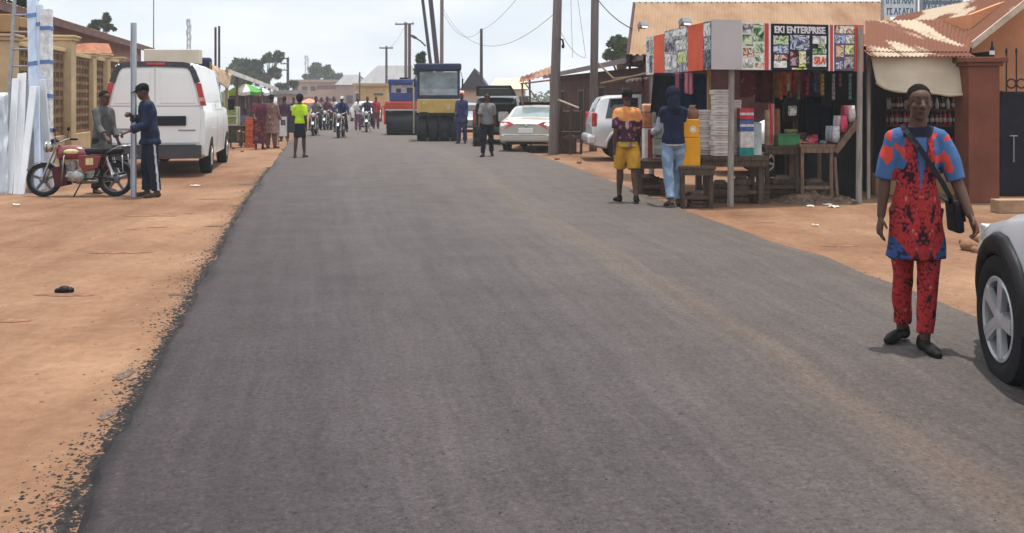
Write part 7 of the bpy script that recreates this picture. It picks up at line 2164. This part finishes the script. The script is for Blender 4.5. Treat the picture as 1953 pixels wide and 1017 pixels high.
# low table and bags left of the kiosk
t2, h2 = table('dark low table with many legs under the striped bag left of the kiosk', 1214, 1300, 306, 15.6, .8, WOODD, leg=.07, th=.05)
t = thing('striped_bag', 'tall red and white striped woven bag on the dark low table', 'bag', (gx(1238, 15.9), 15.95, h2 + .002), 4)
b = MB(); b.bx(-.10, .10, -.09, .09, 0.001, .52); b.build('lower_panel', M('bag_white', (.52, .47, .44), .7, .15, 8), t, bevel=.02)
b = MB(); b.bx(-.035, .05, -.094, -.0905, .02, .50); b.build('stripe', M('bag_red', (.26, .035, .03), .7, .2, 8), t)
b = MB(); b.bx(-.105, .095, -.09, .09, .522, .78); b.build('middle_panel', M('bag_brown', (.36, .13, .07), .7, .4, 14), t, bevel=.02)
b = MB(); b.bx(-.11, .10, -.09, .09, .782, .93); b.build('upper_panel', M('bag_peach', (.58, .30, .18), .7, .25, 5), t, bevel=.03)
for k in range(3):
    y1 = 296 - 32 * k
    cbox('grey_carton', ('lowest', 'middle', 'topmost')[k] + ' grey green carton beside the striped bag', 'carton', 1247, 1266, y1 - 31, y1, 15.7, .3, M('carton_greygreen', (.24, .27, .22), .8, .25, 6), (-4, 3, -6)[k], 'grey green cartons beside the striped bag', tape=M('carton_band', (.34, .36, .3), .7))
# hanging cloths
def hang(label, px0, px1, y0, y1, Z, mat, wav=5, amp=.03, name='hanging_cloth', th=.012, cat='cloth', seed=0, dx=0, group='cloths hanging in the kiosk'):
    xa, xb = gx(px0, Z), gx(px1, Z); za, zb = gz(y1, Z), gz(y0, Z)
    b = MB(); b.grid(lambda u, v: (xa + (xb - xa) * (u + dx * (1 - v)), Z + amp * math.sin(u * wav * 2 + seed) * (1 - .3 * v) + .02 * noise.noise((u * 4, v * 3, seed)), za + (zb - za) * v + .02 * noise.noise((u * 3, 1, seed)) * (1 - v)), max(8, wav * 4), 10, th)
    return tag(b.build(name, mat, smooth=True), label, cat, group)
def stripe_mat(name, c1, c2, sc_):
    return M(name, c1, .85, 0, sc_, .2, col2=c2, lo=.48, hi=.52, stretch=(1, .02, .02))
hang('dark blue sheet hanging behind the striped towels', 1252, 1350, 141, 236, 15.4, cloth('deep_blue', (.008, .022, .055), .3), 9, .04)
hang('black garment hanging at the left end of the kiosk', 1248, 1283, 139, 215, 15.1, cloth('black_cloth', (.012, .013, .018), .3), 3, .03, dx=-.2)
hang('left pink and maroon striped towel under the boards', 1289, 1297, 139, 184, 15.0, stripe_mat('towel_a', (.30, .08, .11), (.10, .02, .05), 40), 2, .01)
hang('middle pink striped towel under the boards', 1307, 1314, 139, 178, 15.0, stripe_mat('towel_b', (.55, .20, .24), (.22, .04, .08), 60), 2, .01)
hang('right pink striped towel under the boards', 1315, 1322, 139, 180, 15.0, stripe_mat('towel_c', (.50, .24, .26), (.25, .05, .09), 60), 2, .01)
b = MB(); x = gx(1352, 14.9); b.beam((x, 14.9, 0), (x, 14.9, 2.5), .055, .055); b.build('post', WOODY, t_k, world=True)
MAROONC = M('maroon_print', (.10, .02, .03), .85, 0, 16, .2, col2=(.36, .20, .22), lo=.60, hi=.64)
hang('maroon cloth with pale lozenges beside the kiosk post', 1412, 1441, 135, 186, 15.2, MAROONC, 4, .02)
hang('plain maroon cloth right of the lozenge cloth', 1441, 1474, 135, 196, 15.3, cloth('maroon_plain', (.075, .016, .022), .3), 5, .03)
for i, (px0, px1, y1, colr, nm) in enumerate(((1476, 1489, 186, (0.361, 0.209, 0.095), 'ochre'), (1488, 1503, 182, (0.570, 0.171, 0.057), 'rust orange'), (1501, 1512, 186, (0.600, 0.228, 0.057), 'amber'), (1511, 1527, 180, (0.570, 0.038, 0.048), 'red'), (1526, 1541, 190, (0.228, 0.023, 0.057), 'crimson'), (1540, 1552, 188, (0.076, 0.057, 0.057), 'brown black'), (1551, 1566, 178, (0.228, 0.199, 0.171), 'stone grey'), (1565, 1578, 190, (0.095, 0.104, 0.085), 'olive grey'), (1577, 1590, 192, (0.048, 0.048, 0.095), 'midnight'), (1589, 1602, 186, (0.104, 0.095, 0.095), 'charcoal'), (1601, 1620, 196, (0.285, 0.142, 0.085), 'tan'), (1619, 1636, 190, (0.114, 0.076, 0.067), 'umber'))):
    hang(nm + ' cloth in the row hanging at the back of the kiosk', px0, px1, 136, y1, 16.6, cloth('row_' + nm.replace(' ', '_'), colr, .35), 3, .03, seed=i)  # cloth colours raised to imitate sun shining through from behind
for i, (px0, px1, y0, y1, colr, nm) in enumerate(((1538, 1566, 185, 270, (.012, .016, .032), 'wide black coat hanging in the middle of the kiosk'), (1563, 1592, 200, 272, (.010, .014, .03), 'black coat hanging right of the wide black coat'), (1588, 1612, 205, 262, (.02, .018, .04), 'dark violet garment hanging at the right of the black coats'))):
    hang(nm, px0, px1, y0, y1, 16.0, cloth('coat%s' % 'abc'[i], colr, .4), 3, .05, seed=i * 3, name='hanging_coat', cat='coat')
t = thing('rucksack', 'black rucksack with a pale printed front hanging above the green tray', 'rucksack', (gx(1508, 15.6), 15.6, gz(232, 15.6)))
b = MB(); b.loft([(Vector((0, 0, 0)), .10, .07), (Vector((0, 0, .08)), .14, .09), (Vector((0, 0, .30)), .13, .085), (Vector((0, 0, .40)), .07, .05)], 18); b.build('pack', BLACK, t, smooth=True)
b = MB(); b.bx(-.07, .07, -.10, -.088, .10, .26); b.build('print', M('print_pale', (.30, .24, .22), .7, .5, 25), t, bevel=.01)
b = MB(); b.tube([(-.04, 0, .39), (-.02, 0, .50), (.03, 0, .50), (.04, 0, .39)], .012, 6); b.build('handle', BLACK, t)
STRIPE = stripe_mat('roll_stripe', (.50, .05, .06), (.55, .48, .45), 30)
for i, (px, y0, y1, mt, lb) in enumerate(((1476, 172, 252, STRIPE, 'red and white striped cloth roll standing left of the green tray'), (1467, 188, 256, M('roll_tan', (.36, .22, .15), .85, .3, 10), 'tan cloth roll standing left of the striped roll'), (1484, 180, 250, M('roll_brown', (.20, .08, .05), .85, .3, 10), 'brown cloth roll standing right of the striped roll'))):
    Z = 15.0 + .05 * i; za, zb = gz(y1, Z), gz(y0, Z)
    t = thing('cloth_roll', lb, 'cloth roll', (gx(px, Z), Z, za), 0, 'cloth rolls in the kiosk')
    b = MB(); b.lathe([(.02, 0.001), (.045, .001), (.048, .02), (.046, zb - za - .02), (.042, zb - za), (.015, zb - za), (.012, zb - za - .03)], (0, 0, 0), 'Z', 16); b.build('roll', mt, t, smooth=True, angle=40)
t3, h3 = table('narrow dark counter under the cloth rolls and green tray', 1458, 1530, 279, 14.9, .7, WOODD, leg=.06)
# rolls stand on the counter: bring them down to it
for o in list(bpy.data.objects):
    if o.name.startswith('cloth_roll'): o.location.z = h3 + .001; o.location.y = 15.15
t = cbox('green_tray', 'flat green plastic tray box on the counter', 'tray', 1484, 1526, 257, 279, 14.95, .4, M('tray_green', (.045, .17, .07), .5, .2, 5), 0, z0=h3 + .002)
b = MB(); b.bx(-.18, .18, -.22, .22, .166, .178); b.build('lid', M('tray_green_lid', (.06, .20, .09), .5), t, bevel=.004)
t4, h4 = table('pale wooden frame table with a sloping right side in front of the kiosk', 1526, 1594, 276, 14.75, .7, WOOD, leg=.05)
b = MB(); w4 = (gx(1594, 14.75) - gx(1526, 14.75)) / 2
b.beam((w4 + .01, -.3, h4 - .12), (w4 + .36, -.28, h4 + .33), .035, .09); b.build('slope_rail', WOOD, t4)
b = MB(); b.beam((w4 + .01, .3, h4 - .12), (w4 + .36, .3, h4 + .33), .035, .09); b.build('slope_rail', WOOD, t4)
b = MB(); b.beam((w4 - .0, -.3, h4 - .2), (w4 + .05, -.28, .0), .04, .05); b.build('leg', WOOD, t4)
b = MB(); b.prism([(w4 + .03, -.27, h4 - .04), (w4 + .37, -.27, h4 + .39), (w4 + .37, .3, h4 + .39), (w4 + .03, .3, h4 - .04)], (.012, 0, -.012)); b.build('slope_board', WOODD, t4)
X4, Y4 = t4.location.x, t4.location.y
for i, (dx, dy, w_, hh_, colr, lb) in enumerate(((-.22, -.1, .10, .07, (.42, .14, .04), 'orange packet'), (-.12, -.15, .12, .05, (.30, .02, .03), 'dark red packet'), (-.02, -.1, .10, .10, (.40, .03, .05), 'red pouch'), (.08, .05, .09, .14, (.36, .02, .06), 'tall crimson pouch'), (.16, -.12, .10, .06, (.10, .09, .12), 'slate packet'), (-.2, .12, .12, .1, (.16, .13, .06), 'olive packet'), (.02, .16, .1, .12, (.22, .03, .04), 'wine packet'))):
    t = thing('packet', lb + ' lying on the pale frame table', 'packet', (X4 + dx, Y4 + dy, h4 + .001), rr.uniform(-30, 30), 'packets on the frame table')
    b = MB(); b.loft([(Vector((0, 0, .001)), w_ * .45, w_ * .3), (Vector((0, 0, hh_ * .5)), w_ * .55, w_ * .36), (Vector((0, 0, hh_)), w_ * .5, .012)], 14); b.build('packet', M('packet%s' % 'abcdefg'[i], colr, .4, .3, 25), t, smooth=True, angle=50)
    b = MB(); b.loft([(Vector((0, 0, hh_ * .42)), w_ * .555, w_ * .365), (Vector((0, 0, hh_ * .62)), w_ * .55, w_ * .30)], 14); b.build('label', M('packet_label', (.55, .5, .45), .5, .3, 30), t)
for i in range(9):
    k = i / 8
    colr = [(.5, .48, .5), (.55, .06, .12), (.5, .45, .44), (.35, .36, .4), (.58, .55, .55), (.5, .12, .2), (.4, .4, .44), (.55, .5, .48), (.30, .05, .06)][i]
    p = Vector((X4 + w4 + .07 + .25 * (i % 3) / 2.0, Y4 - .16 + .17 * (i // 3), h4 + .02 + .33 * (i % 3) / 2.0))
    t = thing('goods_bag', ('white', 'bright red', 'cream', 'grey', 'plain white', 'rose', 'ash grey', 'off white', 'dark red')[i] + ' bag of goods on the sloping board of the frame table', 'bag', tuple(p), rr.uniform(-20, 20), 'bags on the sloping board')
    b = MB(); b.loft([(Vector((0, 0, 0)), .05, .035), (Vector((0, 0, .09)), .062, .045), (Vector((0, 0, .20)), .055, .035), (Vector((0, 0, .26)), .05, .008)], 14); b.build('pouch', M('goods%s' % 'abcdefghi'[i], colr, .45, .3, 22), t, smooth=True)
for i, (px, w_, hh_, colr, lb) in enumerate(((1493, .13, .13, (.16, .13, .05), 'olive folded cloth pile behind the green tray'), (1512, .11, .18, (.22, .17, .08), 'khaki cloth pile behind the green tray'), (1530, .10, .14, (.09, .05, .05), 'brown cloth pile at the right of the green tray'))):
    t = thing('cloth_pile', lb, 'cloth pile', (gx(px, 15.3), 15.42, h3 + .001), rr.uniform(-12, 12), 'cloth piles on the counter')
    for k in range(4):
        b = MB(); z_ = hh_ * 1.4 * k / 4; o_ = rr.uniform(-.012, .012); b.loft([(Vector((o_, 0, z_ + .001)), w_ * .9, .10), (Vector((o_, 0, z_ + hh_ * .17)), w_, .115), (Vector((o_, 0, z_ + hh_ * .34)), w_ * .9, .10)], 18); b.build('folded_cloth', cloth('pile%d%d' % (i, k), tuple(x * rr.uniform(.7, 1.4) for x in colr), .3), t, smooth=True)
# rubbish heap under the kiosk counter
b = MB(); HP = GP(1565, 388)
def heap(u, v):
    x, y = (u - .5) * 2, (v - .5) * 2
    e = max(0, 1 - x * x) * max(0, 1 - y * y)
    return (HP.x + x * .62, HP.y + .25 + y * .38, .004 + .12 * e ** .7 * (1 + .9 * noise.noise((x * 4, y * 3, 2)) + .4 * noise.noise((x * 11, y * 9, 4))))
b.grid(heap, 60, 34)
tag(b.build('rubbish_heap', M('rubbish', (.13, .085, .06), .9, .5, 14, .7), smooth=True), 'low grey heap of sacks and rubbish on the ground under the kiosk', 'rubbish heap')
for i, (px, py, s) in enumerate(((1590, 396, .05), (1578, 392, .04), (1545, 395, .035))):
    p = GP(px, py); b = MB(); b.grid(lambda u, v: (p.x + (u - .5) * s * 3, p.y + (v - .5) * s * 2, .02 + .03 * noise.noise((u * 3, v * 3, i))), 6, 5, .003)
    tag(b.build('litter_scrap', PAPER), ('white plastic scrap right of the rubbish heap', 'white plastic scrap at the front of the rubbish heap', 'pale scrap left of the rubbish heap')[i], 'litter')
sc_cols = [(.42, .10, .03), (.40, .36, .30), (.05, .16, .06), (.30, .02, .03), (.06, .09, .24), (.46, .34, .06), (.34, .30, .32), (.20, .04, .10), (.10, .22, .24)]
sc_names = ('orange', 'cream', 'green', 'scarlet', 'blue', 'mustard', 'silver', 'purple', 'turquoise')
for i in range(9):
    px = 1488 + i * 16.5 + rr.uniform(-3, 3); Zs = 15.0 + .012 * i
    x = gx(px, Zs); n_ = rr.randrange(3, 7)
    t = thing('sachet_strip', sc_names[i] + ' strip of small packets hanging from the front beam of the kiosk', 'packet strip', (x, Zs, 2.02), 16, 'packet strips hanging in the kiosk')
    for k in range(n_):
        b = MB(); z = -.07 * (k + 1)
        b.loft([(Vector((0, 0, z)), .026, .003), (Vector((0, 0, z + .02)), .03, .012), (Vector((0, 0, z + .045)), .03, .012), (Vector((0, 0, z + .066)), .026, .003)], 12)
        b.build('packet', M('sachet_' + sc_names[i], tuple(q * .55 for q in sc_cols[i]), .4, .4, 40), t, smooth=True)
    b = MB(); b.tube([(0, 0, -.002), (0, .0, .06)], .003, 5); b.build('string', WIREM, t)
def slat_crate(label, px, Z, w, dp, h_, mat, rz=0):
    t = thing('slatted_crate', label, 'crate', (gx(px, Z), Z, .001), rz, 'crates under the kiosk tables')
    b = MB(); n_ = 4
    for k in range(n_):
        z0 = h_ * k / n_ + .004; z1 = z0 + h_ / n_ * .78
        b.bx(-w, w, -dp, -dp + .012, z0, z1); b.bx(-w, w, dp - .012, dp, z0, z1); b.bx(-w, -w + .012, -dp + .013, dp - .013, z0, z1); b.bx(w - .012, w, -dp + .013, dp - .013, z0, z1)
    b.build('slats', mat, t)
    b = MB()
    for x in (-w + .03, w - .03):
        for y in (-dp + .028, dp - .028): b.bx(x - .015, x + .015, y - .015, y + .015, 0, h_)
    b.build('corner_posts', mat, t)
    b = MB(); b.loft([(Vector((0, 0, .02)), w * .7, dp * .7), (Vector((0, 0, h_ * .8)), w * .85, dp * .85), (Vector((.01, 0, h_ * 1.12)), w * .5, dp * .5)], 14)
    b.build('contents', M('crate_contents', (.13, .10, .085), .9, .6, 12, .5), t, smooth=True)
for a in (('dark slatted crate under the left end of the soap pack table', 1372, 14.85, .16, .14, .30, WOODD, 6), ('brown slatted crate under the middle of the soap pack table', 1412, 14.9, .15, .13, .36, WOOD, -8), ('dark slatted crate under the right end of the soap pack table', 1447, 14.7, .13, .12, .28, WOODD, 4), ('slatted crate in the dark under the cloth roll counter', 1492, 15.25, .2, .14, .34, WOODD, 3), ('slatted crate under the pale frame table', 1555, 15.15, .17, .14, .30, WOODD, -5), ('slatted crate under the dark low table by the striped bag', 1236, 16.0, .17, .14, .30, WOODD, 7), ('brown slatted crate under the low table behind the man in jeans', 1276, 16.0, .15, .14, .26, WOOD, -4), ('small crate under the stool with the yellow cartons', 1331, 14.08, .14, .12, .22, WOODD, 3)):
    slat_crate(*a)
# goods and shelf boards hidden in the dark below
t5, h5 = table('low rough bench on the ground at the back of the kiosk', 1476, 1560, 345, 15.4, .4, WOOD, name='rough_bench', leg=.05)

# ------------------------------------------------------------------ bottles in the second shop
BCOL = [('dark glass', (.010, .010, .012)), ('amber', (.16, .05, .012)), ('red', (.40, .012, .03)), ('green', (.02, .06, .02)), ('white', (.42, .40, .38))]
protos = []
rb = random.Random(9)
BR = .032
def bottle(kind, loc, h_):
    nm, colr = BCOL[kind]
    lb = {'dark glass': 'dark glass bottle with a pale label on the shop shelves', 'amber': 'amber bottle on the shop shelves', 'red': 'red bottle on the shop shelves', 'green': 'green bottle on the shop shelves', 'white': 'white plastic bottle on the shop shelves'}[nm]
    t = thing('bottle', lb, 'bottle', loc, 0, nm + ' bottles on the shop shelves')
    b = MB(); b.lathe([(.024, 0.0005), (.030, .006), (.032, .03), (.032, h_ * .55), (.024, h_ * .68), (.012, h_ * .78), (.011, h_ * .94)], (0, 0, 0), 'Z', 14); b.build('glass', M('bottle_' + nm.replace(' ', '_'), colr, .15, .1, spec=.6), t, smooth=True, angle=50)
    b = MB(); b.lathe([(.0325, h_ * .2), (.0333, h_ * .21), (.0333, h_ * .46), (.0325, h_ * .47)], (0, 0, 0), 'Z', 14); b.build('label', M('bottle_label', (.40, .36, .33), .6, .4, 40), t)
    b = MB(); b.lathe([(.013, h_ * .9), (.014, h_), (.008, h_ + .003)], (0, 0, 0), 'Z', 10); b.build('cap', M('bottle_cap', (.3, .05, .04), .4), t)
    return t
for z, n_, kinds in ((SHELFZ[3], 24, (0, 0, 0, 1, 4)), (SHELFZ[0], 20, (0, 2, 0, 1, 2)), (SHELFZ[1], 18, (0, 2, 1, 0, 3)), (SHELFZ[2], 15, (0, 1, 3, 2, 0))):
    for k in range(n_):
        x = SX0 + .08 + (SX1 - SX0 - .16) * (k + .5) / n_ + rb.uniform(-.015, .015)
        if any(abs(x - gx(px, sh_y - .2)) < .02 for px in ()): continue
        kd = rb.choice(kinds)
        y = sh_y - .05 + rb.uniform(-.04, .06)
        h_ = (.25 if z != SHELFZ[3] else .20)
        pr = next((p for p in protos if p[0] == kd and p[1] == h_), None)
        if pr is None: protos.append((kd, h_, bottle(kd, (x, y, z + .001), h_)))
        else: dup(pr[2], (x, y, z + .001))
t = thing('bottle', 'single dark bottle standing on the roof edge above the brown column', 'bottle', (gx(1889, 14.8), 14.75, 2.262))
b = MB(); b.lathe([(.03, .0), (.035, .01), (.035, .13), (.015, .18), (.013, .25)], (0, 0, 0), 'Z', 14); b.build('glass', BLACK, t, smooth=True, angle=50)
b = MB(); b.lathe([(.036, .04), (.0365, .045), (.0365, .1), (.036, .105)], (0, 0, 0), 'Z', 14); b.build('label', WHITEP, t)

# ------------------------------------------------------------------ dusty air
hz = MB(); hz.bx(-490, 490, -45, 610, -1.0, 26)
hm_ = bpy.data.materials.new('haze'); hm_.use_nodes = True
hn = hm_.node_tree.nodes; hn.clear()
ho = hn.new('ShaderNodeOutputMaterial'); hv = hn.new('ShaderNodeVolumePrincipled')
hv.inputs['Color'].default_value = (0.95, 0.97, 1.0, 1); hv.inputs['Density'].default_value = 0.0011; hv.inputs['Anisotropy'].default_value = 0.2
hm_.node_tree.links.new(hv.outputs[0], ho.inputs['Volume'])
o = hz.build('haze', hm_)
o['kind'] = 'stuff'; o['label'] = 'thin dusty air over the street'
